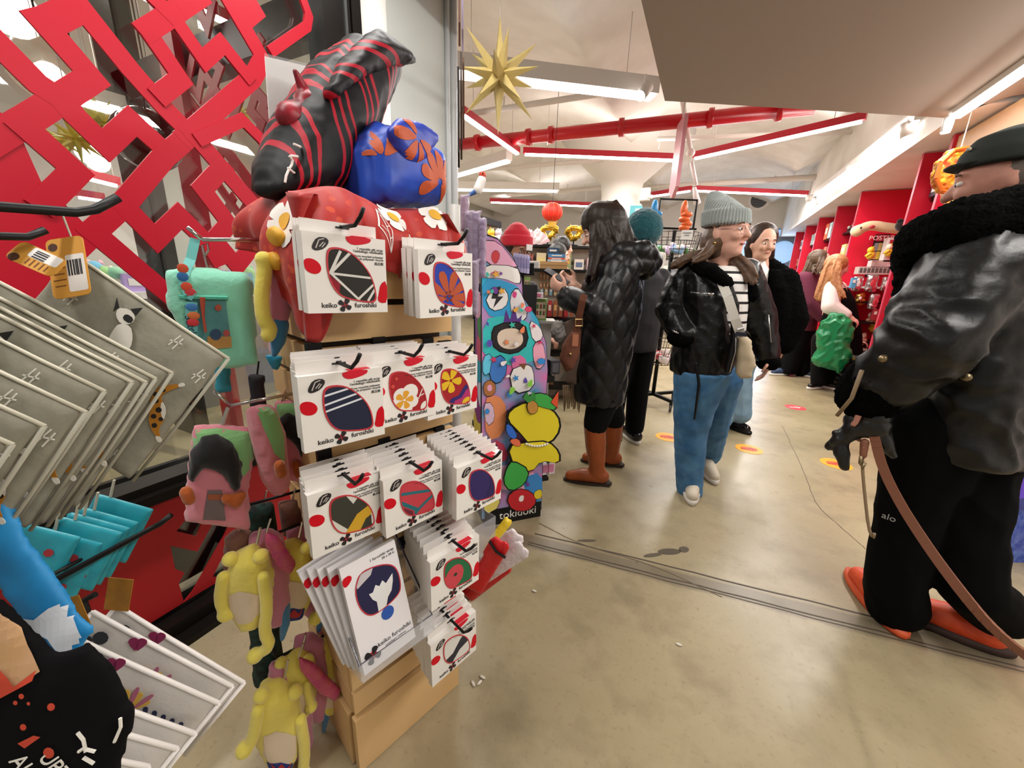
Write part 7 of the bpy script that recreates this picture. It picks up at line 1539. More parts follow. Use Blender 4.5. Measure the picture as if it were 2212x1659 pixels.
f.part('hood', hood, M('black_nylon', '0d0d0f', .42, spec=.4, bump=(40, .35, .006)), .0085, 5, quilt(f.base+V(0, 0, .03), LF, TC_, .13, .012))
hair = MB(); hair.ell(hc+UPV*.05+LF*.025, (.10, .098, .098), RZ(math.atan2(f.r.y, f.r.x))); hair.ell(hc+UPV*.035-LF*.02, (.112, .104, .112), RZ(math.atan2(f.r.y, f.r.x))).ell(hc-LF*.045-UPV*.02, (.10, .098, .12)); core = MB()
strands(hair, [hc+UPV*.10-LF*.02, hc-LF*.10+UPV*.02, Q(1352, 530, .02), Q(1372, 552, .03)], 60, .062, .017, 3); strands(hair, [hc+UPV*.09+LF*.04, hc+LF*.03+TC_*.085-UPV*.02, Q(1292, 545, .10), Q(1278, 605, .15)], 46, .032, .015, 4); strands(hair, [hc+UPV*.08, hc-LF*.05+TC_*.10-UPV*.04, Q(1322, 545, .10), Q(1330, 575, .12)], 46, .045, .016, 5)
f.part('hair', hair, M('dark_brown_hair', '1a120d', .5, spec=.3, noise=(60, '35241a', .6)), .0065, 2)
lg = MB().chain([Q(1305, 855, .08), Q(1287, 915, .06)], [.095, .075]).chain([Q(1310, 850, -.06), Q(1326, 905, -.2)], [.085, .075]); f.part('leggings', lg, M('black_knit', '0a0a0c', .9, spec=.15), .009, 3)
m_boot = M('tan_leather', '9c4c20', .38, noise=(14, '7e3b18', .5), bump=(30, .25, .004)); m_sole = M('dark_sole', '2e2018', .6)
def boot(fig, top, ank, d, gz=0., k=1.):
    d = d.normalized(); g = V(ank.x, ank.y, gz); b = MB(); b.chain([top, top.lerp(ank, .45), top.lerp(ank, .85), g+UPV*.075], [.066*k, .064*k, .050*k, .052*k]).chain([g+UPV*.055-d*.03, g+UPV*.05+d*.09, g+UPV*.036+d*.165], [.047*k, .042*k, .033*k]); b.box(g+UPV*.015+d*.05, (.02, .02, .02))
    o = fig.part('boot', b, m_boot, .0075, 4); s = MB().loft([(g+d*.055+UPV*.001, .15*k, .042*k, math.atan2(d.y, d.x)), (g+d*.055+UPV*.018, .152*k, .044*k, math.atan2(d.y, d.x))], 24).box(g-d*.05+UPV*.012, (.06, .066, .024), RZ(math.atan2(d.y, d.x))); fig.part('boot_sole', s, m_sole, raw=True, parent=o, smooth=False)
    fig.part('boot_seam', MB().tube([top+UPV*.0-d*.062, top.lerp(ank, .5)-d*.062], .004, 6), m_sole, raw=True, parent=o)
boot(f, Q(1284, 912, .06), Q(1290, 1020, .05), LF*.98+TC_*.1); boot(f, Q(1326, 896, -.2), PZ(1318, 1004), LF*.98+TC_*.05)
t = thing('smartphone', 'black smartphone held up by the woman in the quilted coat', 'phone', Q(1202, 597, .08)); T = frame(Q(1203, 598, .08), LF*.85+UPV*.5, zd=TC_*.3+UPV*.8-LF*.3)
obj('phone_body', MB().box((0, 0, 0), (.15, .072, .009)).xf(T), m_blackp, t); obj('phone_screen', MB().box((0, 0, .005), (.14, .066, .001)).xf(T), M('dim_screen', '3a4048', .1, emit=.15), t); obj('camera_bump', MB().box((.055, .018, -.0055), (.028, .028, .003)).xf(T), m_blackp, t)
m_bag = M('brown_suede', '6a3a24', .75, noise=(20, '55301e', .5)); t = thing('handbag', 'brown leather hobo handbag with buckled strap hanging from her arm', 'bag', Q(1232, 790, .22)); d = .26
TBg = frame(Q(1232, 740, d), f.r, yd=UPV); bp_ = ccw(px_outline([(1209, 775), (1215, 745), (1235, 715), (1256, 712), (1252, 760), (1240, 795), (1222, 802)], 2, TBg)); obj('bag_body', inflate(bp_, .09, .008, TBg, 4, rim=.05, edge=.25), m_bag, t)
b = MB()
for p, q in zip([Q(1244, 716, d+.02), Q(1250, 690, d+.03), Q(1258, 650, d+.06)], [Q(1250, 690, d+.03), Q(1258, 650, d+.06), Q(1262, 636, d+.06)]): b.beam(p, q, .034, .006, TC_)
obj('bag_strap', b, m_bag, t); obj('strap_buckle', MB().tube([Q(1243, 690, d+.04), Q(1258, 690, d+.04), Q(1258, 704, d+.04), Q(1243, 704, d+.04), Q(1243, 690, d+.04)], .004, 6), M('brass', 'b09060', .3, .8), t); obj('bag_tag', MB().box(Q(1243, 735, d+.06), (.03, .004, .06), RZ(math.atan2(f.r.y, f.r.x))), M('tag_leather', 'a86a4c', .7), t); obj('bag_stud', MB().ell(Q(1232, 765, d+.05), .008), M('brass', 'b09060', .3, .8), t, smooth=True)
t = thing('fringed_scarf', 'brown scarf with long fringe hanging below the quilted coat', 'scarf', Q(1236, 850, .1))
obj('scarf_end', inflate(ccw(px_outline([(1214, 700), (1240, 690), (1250, 780), (1240, 842), (1216, 838)], 2, TBg)), .05, .009, TBg @ TR((0, 0, -.12)), 3, rim=.03), M('scarf_wool', '5c4a3e', .9), t)
for k in range(9): x = 1217+k*4.4; obj('fringe', MB().tube([Q(x, 832, .1), Q(x+1, 860, .1), Q(x+random.uniform(-2, 2), 885+random.uniform(-6, 6), .1)], [.006, .005, .003], 6), M('fringe_wool', '7a6248', .9), t, smooth=True)
obj('fur_trim', remesh(MB().ell(Q(1206, 712, .12), (.035, .035, .045)).ell(Q(1214, 724, .12), .04), .008, 1, post=fur(.014, 1)), M('grey_fur', '8c8680', .95), t)
# ------------------------------------------------------------------ 2: woman in grey beanie and leather jacket
f = Fig('woman in grey knit beanie, black leather jacket and blue jeans facing right', PZ(1500, 1058)); Q = f.Q; R_ = f.r; TC_ = -f.c
hc = Q(1568, 503, .04); body = MB(); fr = head_geo(body, hc, R_*.86+TC_*.5+UPV*.02, Q(1552, 565), 1.06)
body.loft(slim([(Q(1530, 810), .15, .12), (Q(1532, 720), .14, .12), (Q(1535, 630), .16, .13), (Q(1545, 585), .13, .09), (Q(1552, 562), .06, .06)]))
body.chain([Q(1478, 592), Q(1445, 670, .02), Q(1475, 715, .1)], [.05, .04, .03]).chain([Q(1612, 592, -.05), Q(1645, 690, -.08), Q(1660, 770, -.06)], [.05, .04, .03]); hand_geo(body, Q(1660, 775, -.06), -UPV, R_, TC_, .9, .4); hand_geo(body, Q(1478, 718, .1), R_*.8-UPV*.5, TC_, UPV, .9, .4)
body.chain([Q(1505, 815, .04), Q(1497, 930, .06), Q(1490, 1050, .08)], [.06, .045, .036]).chain([Q(1560, 815, -.06), Q(1545, 920, -.2), PZ(1526, 1012)+UPV*.09], [.06, .045, .036])
bo = f.part('body', body, m_skin2, .0075, 3); face_parts(f, hc, fr, 1.06, body=bo)
ff, sd, u_, RR = fr
for s in (-1, 1): f.part('glasses_rim', MB().tube([hc+ff*.105+sd*s*.033+u_*(.004)+(sd*math.cos(a)*.024+u_*math.sin(a)*.021) for a in np.linspace(0, 6.283, 17)], .0014, 6), M('clear_pink_frame', 'c8a8a4', .2, .5), raw=True)
f.part('glasses_arm', MB().tube([hc+ff*.10+sd*-.058+u_*.01, hc+sd*-.082+u_*.01], .0016, 6), M('clear_pink_frame', 'c8a8a4', .2, .5), raw=True); f.part('glasses_arm', MB().tube([hc+ff*.10+sd*.058+u_*.01, hc+sd*.082+u_*.01], .0016, 6), M('clear_pink_frame', 'c8a8a4', .2, .5), raw=True)
f.part('earring', MB().ell(hc-sd*.084*(1 if sd.dot(TC_) < 0 else -1)-u_*.055, .008), M('gold_earring', 'c8a860', .25, 1.), raw=True)
be = MB(); cdir = (u_*.93-ff*.30).normalized(); Rb_ = frame((0, 0, 0), ff, zd=cdir).to_3x3()
be.loft([(hc+u_*.03-ff*.006, .106, .095, math.atan2(ff.y, ff.x)), (hc+u_*.055-ff*.008, .109, .098, math.atan2(ff.y, ff.x)), (hc+u_*.11-ff*.025, .098, .09, math.atan2(ff.y, ff.x)), (hc+u_*.155-ff*.055, .072, .068, math.atan2(ff.y, ff.x)), (hc+u_*.195-ff*.085, .04, .04, math.atan2(ff.y, ff.x)), (hc+u_*.21-ff*.095, .018, .018, math.atan2(ff.y, ff.x))], 32)
hcn = np.array(hc); fn_, sn_ = np.array(ff), np.array(sd)
def rib(a, nn):
    q = a-hcn; ang = np.arctan2(q @ sn_, q @ fn_); return a+nn*(.0042*np.sin(ang*42))[:, None]
f.part('beanie', be, M('grey_knit', '9aa19e', .9, sheen=.3), .0038, 2, rib); cf = MB().loft([(hc+u_*.034-ff*.010, .112, .101, math.atan2(ff.y, ff.x)), (hc+u_*.044-ff*.010, .116, .105, math.atan2(ff.y, ff.x)), (hc+u_*.096-ff*.018, .116, .105, math.atan2(ff.y, ff.x)), (hc+u_*.106-ff*.018, .110, .099, math.atan2(ff.y, ff.x))], 32); f.part('beanie_cuff', cf, M('grey_knit', '9aa19e', .9, sheen=.3), .0038, 2, rib)
hair = MB(); bk = -ff; hair.ell(hc-ff*.04-u_*.035, (.086, .094, .105)); strands(hair, [hc-ff*.03+u_*.02+TC_*.06, hc-ff*.06-u_*.06+TC_*.075, Q(1528, 548, .12), Q(1500, 566, .14)], 30, .016, .011, 28)
strands(hair, [hc-ff*.07-u_*.0, hc-ff*.09-u_*.08, Q(1530, 545, .06), Q(1490, 552, .08), Q(1455, 575, .08)], 60, .02, .010, 8); strands(hair, [hc-ff*.02+sd*.085*(-1 if sd.dot(R_) < 0 else 1)-u_*.05, Q(1585, 560, .02), Q(1612, 575, .04), Q(1622, 605, .06)], 56, .026, .012, 9); strands(hair, [hc-ff*.07-u_*.02, Q(1545, 560, -.05), Q(1540, 600, -.08)], 30, .05, .014, 10)
f.part('hair', hair, M('brown_hair', '4a3423', .5, noise=(60, '6c4d33', .6)), .006, 2)
shirt = MB().loft(mid([(720, 1500, 1612), (650, 1500, 1618), (600, 1502, 1615), (575, 1520, 1600)], [.13, .135, .13, .08], f)); me_sh = None
m_str = stripe_material('striped_jersey', 'dcd9d4', '17171a', (.72, .98), 20., 'Z', .0); f.part('striped_shirt', shirt, m_str, .01, 3)
jk = MB(); jk.loft(mid([(806, 1446, 1580), (770, 1448, 1592), (700, 1472, 1596), (640, 1472, 1590), (595, 1468, 1575), (570, 1490, 1560)], [.175, .18, .175, .17, .13, .09], f))
jk.chain([Q(1485, 592, .0), Q(1448, 668, .03), Q(1468, 712, .12), Q(1480, 722, .14)], [.085, .085, .07, .06]).chain([Q(1608, 592, -.06), Q(1640, 685, -.10), Q(1655, 762, -.08)], [.085, .085, .068])
cut_n = np.array(R_)
f.part('leather_jacket', jk, M('black_leather', '0b0b0c', .36, spec=.4, bump=(22, .5, .012)), .0085, 4, creases(.007, 34, 21))
col = MB().chain([Q(1500, 572, .1), Q(1535, 585, .19), Q(1570, 612, .17)], [.026, .034, .03]).chain([Q(1505, 562, -.02), Q(1530, 562, -.08), Q(1600, 572, -.08), Q(1622, 612, -.02), Q(1626, 640, .0)], [.03, .035, .035, .032, .028]); f.part('shearling_collar', col, M('black_shearling', '080808', .98, spec=.05, bump=(160, 1., .008)), .008, 3, fur(.006, 1, 2))
lap = MB().chain([Q(1572, 610, .17), Q(1588, 660, .165), Q(1586, 740, .16), Q(1572, 800, .165)], [.018, .02, .02, .018]); f.part('jacket_front_edge', lap, M('black_leather', '0b0b0c', .36, spec=.4, bump=(22, .5, .012)), .008, 3)
f.part('cuff_trim', MB().ell(Q(1660, 782, -.07), (.06, .055, .045)), M('black_shearling', '080808', .98, spec=.05, bump=(160, 1., .008)), .008, 2, fur(.006, 1, 3)); f.part('cuff_trim', MB().ell(Q(1472, 728, .15), (.075, .05, .055)), M('black_shearling', '080808', .98, spec=.05, bump=(160, 1., .008)), .008, 2, fur(.006, 1, 4))
m_zip = M('zip_silver', 'c4c4c6', .25, 1.)
f.part('chest_zip', MB().tube([Q(1492, 632, .195), Q(1532, 635, .195)], .0035, 6), m_zip, raw=True); f.part('zip_pull', MB().ell(Q(1535, 635, .2), (.018, .006, .008)), m_zip, raw=True); f.part('front_zip', MB().tube([Q(1591, 700, .175), Q(1588, 760, .178), Q(1576, 804, .18)], .003, 6), m_zip, raw=True); f.part('front_zip', MB().tube([Q(1660, 680, .0), Q(1666, 740, .0)], .003, 6), m_zip, raw=True)
f.part('cuff_buckle', MB().tube([Q(1452, 714, .2), Q(1466, 720, .2)], .006, 6), m_zip, raw=True); f.part('jacket_belt', MB().chain([Q(1504, 785, .19), Q(1510, 830, .19), Q(1500, 905, .18)], [.008, .008, .006]), m_blackp, .004, 2)
m_jean = M('blue_denim', '2f618e', .8, noise=(10, '5586ac', .8), bump=(200, .3, .002)); jn = MB()
jn.loft(mid([(1064, 1462, 1517), (1000, 1458, 1522), (930, 1455, 1530), (860, 1454, 1555), (800, 1455, 1585)], [.072, .075, .085, .115, .14], f, .05)); jn.chain([Q(1560, 820, -.04), Q(1545, 910, -.18), PZ(1527, 1008)+UPV*.1], [.105, .085, .078]); f.part('jeans', jn, m_jean, .0085, 4, creases(.006, 26, 31))
def sneaker(fig, g, d, mat, sole, k=1., lace=None):
    d = V(d.x, d.y, 0).normalized(); g = V(g.x, g.y, 0); a = math.atan2(d.y, d.x); b = MB().chain([g+UPV*.06-d*.05, g+UPV*.055+d*.05, g+UPV*.042+d*.15], [.045*k, .044*k, .034*k]); o = fig.part('shoe', b, mat, .007, 3)
    fig.part('shoe_sole', MB().loft([(g+d*.05+UPV*.001, .142*k, .044*k, a), (g+d*.05+UPV*.012, .148*k, .048*k, a), (g+d*.05+UPV*.030, .146*k, .047*k, a)], 24), sole, raw=True, parent=o)
    if lace:
        for j in range(3): fig.part('lace', MB().tube([g+d*(.05+.025*j)+UPV*(.092-.006*j)+V(-d.y, d.x, 0)*.022, g+d*(.05+.025*j)+UPV*(.092-.006*j)-V(-d.y, d.x, 0)*.022], .003, 5), lace, raw=True, parent=o)
m_ws = M('cream_sneaker', 'cfc4b0', .6); m_wsole = M('white_sole', 'd8d2c8', .5)
sneaker(f, Q(1490, 1068, .02)*1., TC_*.95+R_*.1, m_ws, m_wsole, 1., m_white); sneaker(f, PZ(1524, 1018), TC_*.8+R_*.3, m_ws, m_wsole)
t = thing('crossbody_bag', 'cream canvas crossbody bag worn by the woman in the grey beanie', 'bag', Q(1610, 800, .14)); TBg = frame(Q(1610, 765, .12), R_, yd=UPV)
obj('bag_body', inflate(ccw(px_outline([(1590, 732), (1606, 722), (1622, 735), (1632, 790), (1625, 815), (1600, 818), (1588, 800)], 2, TBg)), .07, .008, TBg, 4, rim=.04, edge=.25, post=creases(.006, 30, 3)), M('cream_canvas', 'c9b99c', .85), t); b = MB()
for p, q in zip([Q(1545, 578, .17), Q(1572, 640, .205), Q(1588, 690, .20)], [Q(1572, 640, .205), Q(1588, 690, .20), Q(1602, 728, .17)]): b.beam(p, q, .042, .005, TC_)
obj('bag_strap', b, M('cream_webbing', 'd6d2c8', .8), t); obj('strap_band', MB().box(Q(1601, 722, .185), (.05, .012, .02), RZ(math.atan2(R_.y, R_.x))), M('navy_band', '1c2030', .6), t); obj('strap_ring', MB().tube([Q(1593, 712, .19), Q(1608, 708, .19)], .005, 6), m_zip, t)
# ------------------------------------------------------------------ 3: woman in black fur coat behind
f = Fig('woman with dark hair in a black fluffy coat and white turtleneck behind', PZ(1572, 922)); Q = f.Q; R_ = f.r; TC_ = -f.c
hc = Q(1648, 527, .04); body = MB(); fr = head_geo(body, hc, TC_*.82-R_*.02+R_*.45-UPV*.12, Q(1642, 575), 1.06)
body.loft(slim([(Q(1620, 740), .15, .11), (Q(1630, 650), .15, .12), (Q(1640, 600), .15, .1), (Q(1642, 572), .06, .06)])).chain([Q(1600, 610), Q(1598, 680, .05), Q(1620, 720, .12)], [.05, .04, .03]).chain([Q(1685, 610), Q(1708, 690), Q(1690, 750, .06)], [.05, .04, .03]); hand_geo(body, Q(1690, 752, .06), -UPV, R_, TC_, .9, .4); hand_geo(body, Q(1622, 722, .12), R_-UPV*.2, TC_, UPV, .9, .4)
body.chain([Q(1605, 740, .03), Q(1592, 820, .05), Q(1580, 900, .04)], [.06, .045, .036]).chain([Q(1632, 740, -.03), Q(1580, 830, -.05), Q(1548, 910, .12)], [.06, .045, .036]); bo = f.part('body', body, m_skin, .009, 3); face_parts(f, hc, fr, 1.06, brow='2a1c14', body=bo)
hair = MB().ell(hc+UPV*.052-fr[0]*.03, (.112, .102, .112)); strands(hair, [hc+UPV*.13, hc-R_*.095-UPV*.02-fr[0]*.02, Q(1618, 560, .0), Q(1612, 580, .0)], 36, .022, .014, 12); strands(hair, [hc+UPV*.1, hc+R_*.085-fr[0]*.05-UPV*.03, Q(1668, 560, -.06)], 24, .02, .014, 13); f.part('hair', hair, M('dark_brown_hair2', '2a1b15', .45, noise=(60, '3e2a1e', .6)), .008, 2)
f.part('turtleneck', MB().loft(mid([(735, 1600, 1665), (640, 1612, 1660), (590, 1622, 1664), (575, 1630, 1658), (560, 1633, 1656)], [.13, .135, .12, .08, .07], f)), M('white_knit', 'ded8d2', .9), .01, 3)
ct_ = MB().loft(mid([(735, 1645, 1722), (680, 1650, 1722), (620, 1655, 1710), (585, 1660, 1690)], [.15, .16, .16, .1], f)).loft(mid([(735, 1588, 1606), (650, 1590, 1610), (600, 1602, 1618)], [.12, .12, .1], f)).chain([Q(1690, 610), Q(1712, 690, .03), Q(1692, 742, .07)], [.11, .10, .08]).chain([Q(1610, 610), Q(1600, 680, .03), Q(1612, 715, .1)], [.085, .075, .06]).chain([Q(1618, 585, -.08), Q(1655, 572, -.12), Q(1682, 588, -.02), Q(1680, 640, .08)], [.05, .06, .06, .05])
f.part('fluffy_coat', ct_, M('black_faux_fur', '070707', .98, spec=.05, bump=(120, 1., .01)), .011, 3, fur(.012, 1, 6)); f.part('shoulder_strap', MB().chain([Q(1638, 585, .14), Q(1646, 600, .15), Q(1638, 640, .16)], [.012]*3), M('rust_strap', '8a4a30', .7), .006, 2)
f.part('jeans', MB().chain([Q(1606, 735, .03), Q(1600, 820, .05), Q(1598, 892, .04)], [.10, .09, .095]).chain([Q(1630, 735, -.03), Q(1585, 840, .0), Q(1560, 905, .1)], [.10, .085, .085]).loft(mid([(890, 1562, 1612), (840, 1572, 1624), (780, 1580, 1632), (735, 1586, 1645)], [.08, .09, .11, .12], f)), M('light_denim', '6f8fa8', .8, noise=(10, '88a8bd', .8)), .01, 4, creases(.006, 24, 12))
m_bl = M('patent_black', '151213', .12); sneaker(f, Q(1580, 905, .0), TC_*.5+R_*.7, m_bl, m_blackp, 1.05, M('lace_brown', '5a3a2a', .6)); sneaker(f, Q(1548, 918, .16), TC_*.9+R_*.2, m_bl, m_blackp, 1.05)
# ------------------------------------------------------------------ 4: bending person in maroon jumper
f = Fig('person in maroon jumper and wide black trousers bending to the red shelves', PZ(1708, 811)); Q = f.Q; R_ = f.r; TC_ = -f.c
hc = Q(1770, 565, .05); body = MB(); fr = head_geo(body, hc, R_*.9+TC_*.1-UPV*.5, Q(1752, 585), 1.05); body.loft(slim([(Q(1730, 705), .18, .15), (Q(1740, 640), .17, .16), (Q(1748, 600), .15, .16), (Q(1752, 582), .06, .06)])).chain([Q(1740, 600, .17), Q(1752, 650, .2), Q(1785, 690, .15)], [.06, .05, .035]).chain([Q(1755, 600, -.17), Q(1780, 650, -.2), Q(1800, 680, -.15)], [.06, .05, .035]); hand_geo(body, Q(1787, 692, .15), R_-UPV*.2, UPV, TC_, .95, .5); hand_geo(body, Q(1802, 682, -.15), R_-UPV*.2, UPV, TC_, .95, .5)
body.chain([Q(1715, 700, .05), Q(1705, 755, .05), Q(1700, 800, .05)], [.06, .05, .038]).chain([Q(1738, 700, -.08), Q(1735, 755, -.1), Q(1732, 798, -.1)], [.06, .05, .038]); bo = f.part('body', body, m_skin2, .011, 3); face_parts(f, hc, fr, 1.05, body=bo)
hair = MB().ell(hc+UPV*.045-R_*.03, (.118, .112, .115)); strands(hair, [hc+UPV*.1, hc-R_*.1+TC_*.03, Q(1745, 585, .12), Q(1735, 600, .12)], 40, .05, .018, 14); strands(hair, [hc+UPV*.1, hc+TC_*.1+R_*.02, Q(1762, 590, .18)], 30, .035, .016, 15); f.part('hair', hair, M('ash_brown_hair', '4a3829', .5, noise=(60, '66503c', .6)), .010, 2)
f.part('jumper', MB().loft(mid([(712, 1706, 1764), (670, 1708, 1772), (620, 1712, 1780), (590, 1728, 1768), (578, 1738, 1760)], [.19, .2, .19, .15, .08], f)).chain([Q(1738, 602, .17), Q(1748, 655, .22), Q(1775, 685, .18)], [.095, .085, .07]).chain([Q(1760, 602, -.17), Q(1782, 650, -.2), Q(1796, 676, -.15)], [.09, .08, .06]), M('maroon_knit', '5e2138', .9), .012, 4)
f.part('trousers', MB().loft(mid([(806, 1680, 1722), (760, 1684, 1742), (710, 1698, 1766)], [.13, .15, .17], f)).chain([Q(1738, 720, -.08), Q(1734, 798, -.1)], [.12, .11]), M('black_twill', '09090b', .9, spec=.15), .012, 4)
m_bs = M('navy_sneaker', '2a3c58', .6); sneaker(f, Q(1690, 808, .06), -R_*.6+TC_*.6, m_bs, m_wsole, 1.1); sneaker(f, Q(1735, 806, -.1), R_*.8+TC_*.4, m_bs, m_wsole, 1.1)
# ------------------------------------------------------------------ 5: strawberry blond person with green jacket
f = Fig('strawberry blond person in white sleeves and black vest beside the red shelves', PZ(1766, 838)); Q = f.Q; R_ = f.r; TC_ = -f.c
hc = Q(1808, 578, .03); body = MB(); fr = head_geo(body, hc, R_*.9-TC_*.35-UPV*.2, Q(1800, 606), 1.05); body.loft(slim([(Q(1790, 735), .17, .14), (Q(1800, 660), .16, .15), (Q(1805, 620), .14, .15), (Q(1802, 604), .06, .06)]))
body.chain([Q(1796, 622, .16), Q(1798, 665, .22), Q(1838, 690, .2)], [.062, .055, .04]).chain([Q(1815, 622, -.16), Q(1818, 685, -.22), Q(1846, 738, -.1)], [.05, .045, .035]); hand_geo(body, Q(1832, 686, .2), R_*.9-UPV*.35, UPV+TC_*.4, TC_*.5-UPV, 1.05, .6); hand_geo(body, Q(1848, 738, -.05), R_, UPV, TC_, 1., .6)
body.chain([Q(1785, 735, .05), Q(1772, 790, .05), Q(1766, 828, .05)], [.06, .05, .038]).chain([Q(1800, 735, -.08), Q(1790, 790, -.1), Q(1784, 826, -.1)], [.06, .05, .038]); bo = f.part('body', body, M('skin_pink', 'd8a796', .55), .010, 3); face_parts(f, hc, fr, 1.05, brow='9a6a40', body=bo)
hair = MB().ell(hc+UPV*.045-R_*.02, (.12, .114, .116)); strands(hair, [hc+UPV*.1, hc-R_*.08+TC_*.06, Q(1782, 610, .14), Q(1770, 645, .16)], 60, .055, .018, 16); strands(hair, [hc+UPV*.1, hc+TC_*.11, Q(1800, 610, .18), Q(1818, 640, .2)], 50, .05, .017, 17); f.part('hair', hair, M('strawberry_hair', '9a6238', .5, noise=(50, 'c08a58', .8)), .009, 2)
f.part('white_top', MB().loft(mid([(680, 1782, 1835), (630, 1782, 1830), (610, 1792, 1818)], [.16, .16, .1], f)).chain([Q(1796, 622, .15), Q(1794, 662, .23), Q(1824, 680, .22)], [.088, .092, .07]).chain([Q(1812, 622, -.15), Q(1820, 672, -.2)], [.08, .07]), M('white_jersey', 'ddd2cc', .9), .010, 4)
f.part('black_vest', MB().loft(mid([(760, 1752, 1866), (715, 1766, 1864), (650, 1784, 1850), (622, 1800, 1834)], [.19, .19, .175, .12], f, -.01)), M('black_fleece', '09090a', .95, spec=.1), .011, 4); f.part('trousers', MB().chain([Q(1782, 735, .05), Q(1768, 822, .05)], [.14, .085]).chain([Q(1802, 735, -.08), Q(1786, 818, -.1)], [.14, .085]), M('black_twill', '09090b', .9, spec=.15), .012, 3)
sneaker(f, Q(1764, 838, .02), -R_*.35+TC_*.8, m_bl, m_wsole, 1.1); sneaker(f, Q(1785, 832, -.08), R_*.9+TC_*.3, m_bl, m_wsole, 1.1)
t = thing('green_jacket', 'bright green satin jacket draped over the forearm of the blond person', 'jacket', Q(1800, 800, .3)); TBg = frame(Q(1805, 740, .30), R_, yd=UPV)
gme = inflate(ccw(px_outline([(1792, 676), (1815, 676), (1840, 692), (1846, 712), (1838, 740), (1840, 770), (1826, 790), (1812, 806), (1800, 796), (1764, 790), (1752, 778), (1766, 755), (1764, 720), (1775, 695)], 6, TBg)), .2, .011, TBg, 7, rim=.12, edge=.12, post=creases(.022, 22, 8)); obj('jacket_body', gme, M('green_satin', '0f7a48', .3), t); obj('jacket_hem', remesh(MB().chain([Q(1756, 780, .33), Q(1790, 794, .35), Q(1815, 800, .33)], [.02, .022, .02]), .01, 2), M('green_rib', '0c6038', .8), t)
# ------------------------------------------------------------------ 6: man walking with a leash
f = Fig('man in black leather jacket and cap striding past with a dog leash', PZ(1960, 1372)); Q = f.Q; R_ = f.r; TC_ = -f.c
hc = Q(2178, 388, .0); body = MB(); fr = head_geo(body, hc, -R_*.97+TC_*.05-UPV*.12, Q(2165, 490, -.02), 1.06)
body.loft(slim([(Q(2080, 930), .16, .15), (Q(2110, 760), .17, .17), (Q(2140, 600), .17, .19), (Q(2160, 510), .12, .12), (Q(2165, 480), .065, .065)]))
body.chain([Q(2110, 560, .19), Q(2000, 735, .28), Q(1880, 870, .25)], [.06, .05, .036]).chain([Q(2160, 570, -.19), Q(2200, 760, -.26), Q(2240, 900, -.2)], [.06, .05, .036]); hand_geo(body, Q(1884, 866, .25), -UPV*.75-R_*.45, -R_, TC_, 1.05, .7); hand_geo(body, Q(2240, 905, -.2), -UPV, R_, TC_, 1.05, .7)
fA, fB = PZ(1915, 1338), PZ(2105, 1388); dA = (PZ(1848, 1258)-fA).normalized()
body.chain([Q(2020, 930, .06), Q(1965, 1110, .05), fA+UPV*.1], [.06, .05, .038]).chain([Q(2090, 930, -.06), Q(2085, 1150, -.05), fB+UPV*.1], [.06, .05, .038]); bo = f.part('body', body, M('skin_ruddy', 'b9826e', .6, noise=(40, 'a56e5c', .5)), .0085, 3); face_parts(f, hc, fr, 1.06, brow='6a5040', body=bo)
f.part('hair', MB().ell(hc-fr[0]*.035+UPV*.0, (.092, .086, .09)), M('grey_brown_hair', '5c5048', .7), .008, 2, fur(.004, 1, 9))
cp = MB().loft([(hc+UPV*.035, .116, .1, math.atan2(R_.y, R_.x)), (hc+UPV*.075, .114, .098, math.atan2(R_.y, R_.x)), (hc+UPV*.115, .09, .08, math.atan2(R_.y, R_.x)), (hc+UPV*.135, .04, .04, math.atan2(R_.y, R_.x))], 28); m_cap = M('dark_green_cap', '1a211c', .85); f.part('cap', cp, m_cap, .007, 4)
b1 = MB(); tip = Q(2078, 352, .0); mm_ = hc+UPV*.045-R_*.09
b1.loft([(hc+UPV*.042-R_*.06, .08, .085, math.atan2(R_.y, R_.x)), (hc+UPV*.052-R_*.06, .08, .085, math.atan2(R_.y, R_.x))]); b1.chain([mm_+TC_*.05, Q(2100, 350, .06), tip, Q(2100, 352, -.06), mm_-TC_*.05], [.012]*5); b1.add([mm_+TC_*.08+UPV*.008, Q(2095, 348, .06), tip+UPV*.008, Q(2095, 350, -.06), mm_-TC_*.08+UPV*.008, mm_+TC_*.08-UPV*.008, Q(2095, 352, .06)-UPV*.01, tip-UPV*.008, Q(2095, 354, -.06)-UPV*.01, mm_-TC_*.08-UPV*.008], [(0, 1, 2, 3, 4), (9, 8, 7, 6, 5), (0, 5, 6, 1), (1, 6, 7, 2), (2, 7, 8, 3), (3, 8, 9, 4), (4, 9, 5, 0)]); f.part('cap_bill', b1, m_cap, .006, 2)
f.part('cap_eyelet', MB().ell(hc+UPV*.085-R_*.09+TC_*.06, .006), M('eyelet_tan', 'a8a08c', .5), raw=True)
jk = MB(); jk.loft(mid([(985, 1990, 2220), (930, 1975, 2235), (830, 1985, 2260), (720, 2010, 2285), (620, 2040, 2300), (560, 2070, 2290), (510, 2110, 2250)], [.19, .20, .21, .21, .21, .18, .12], f, -.03))
jk.chain([Q(2105, 572, .16), Q(2005, 735, .27), Q(1895, 842, .25)], [.125, .115, .085]).chain([Q(2180, 580, -.18), Q(2220, 760, -.25), Q(2245, 860, -.2)], [.12, .10, .08])
f.part('leather_jacket', jk, M('soft_black_leather', '0a0a0b', .40, spec=.4, bump=(30, .25, .008)), .010, 4, creases(.017, 24, 77))
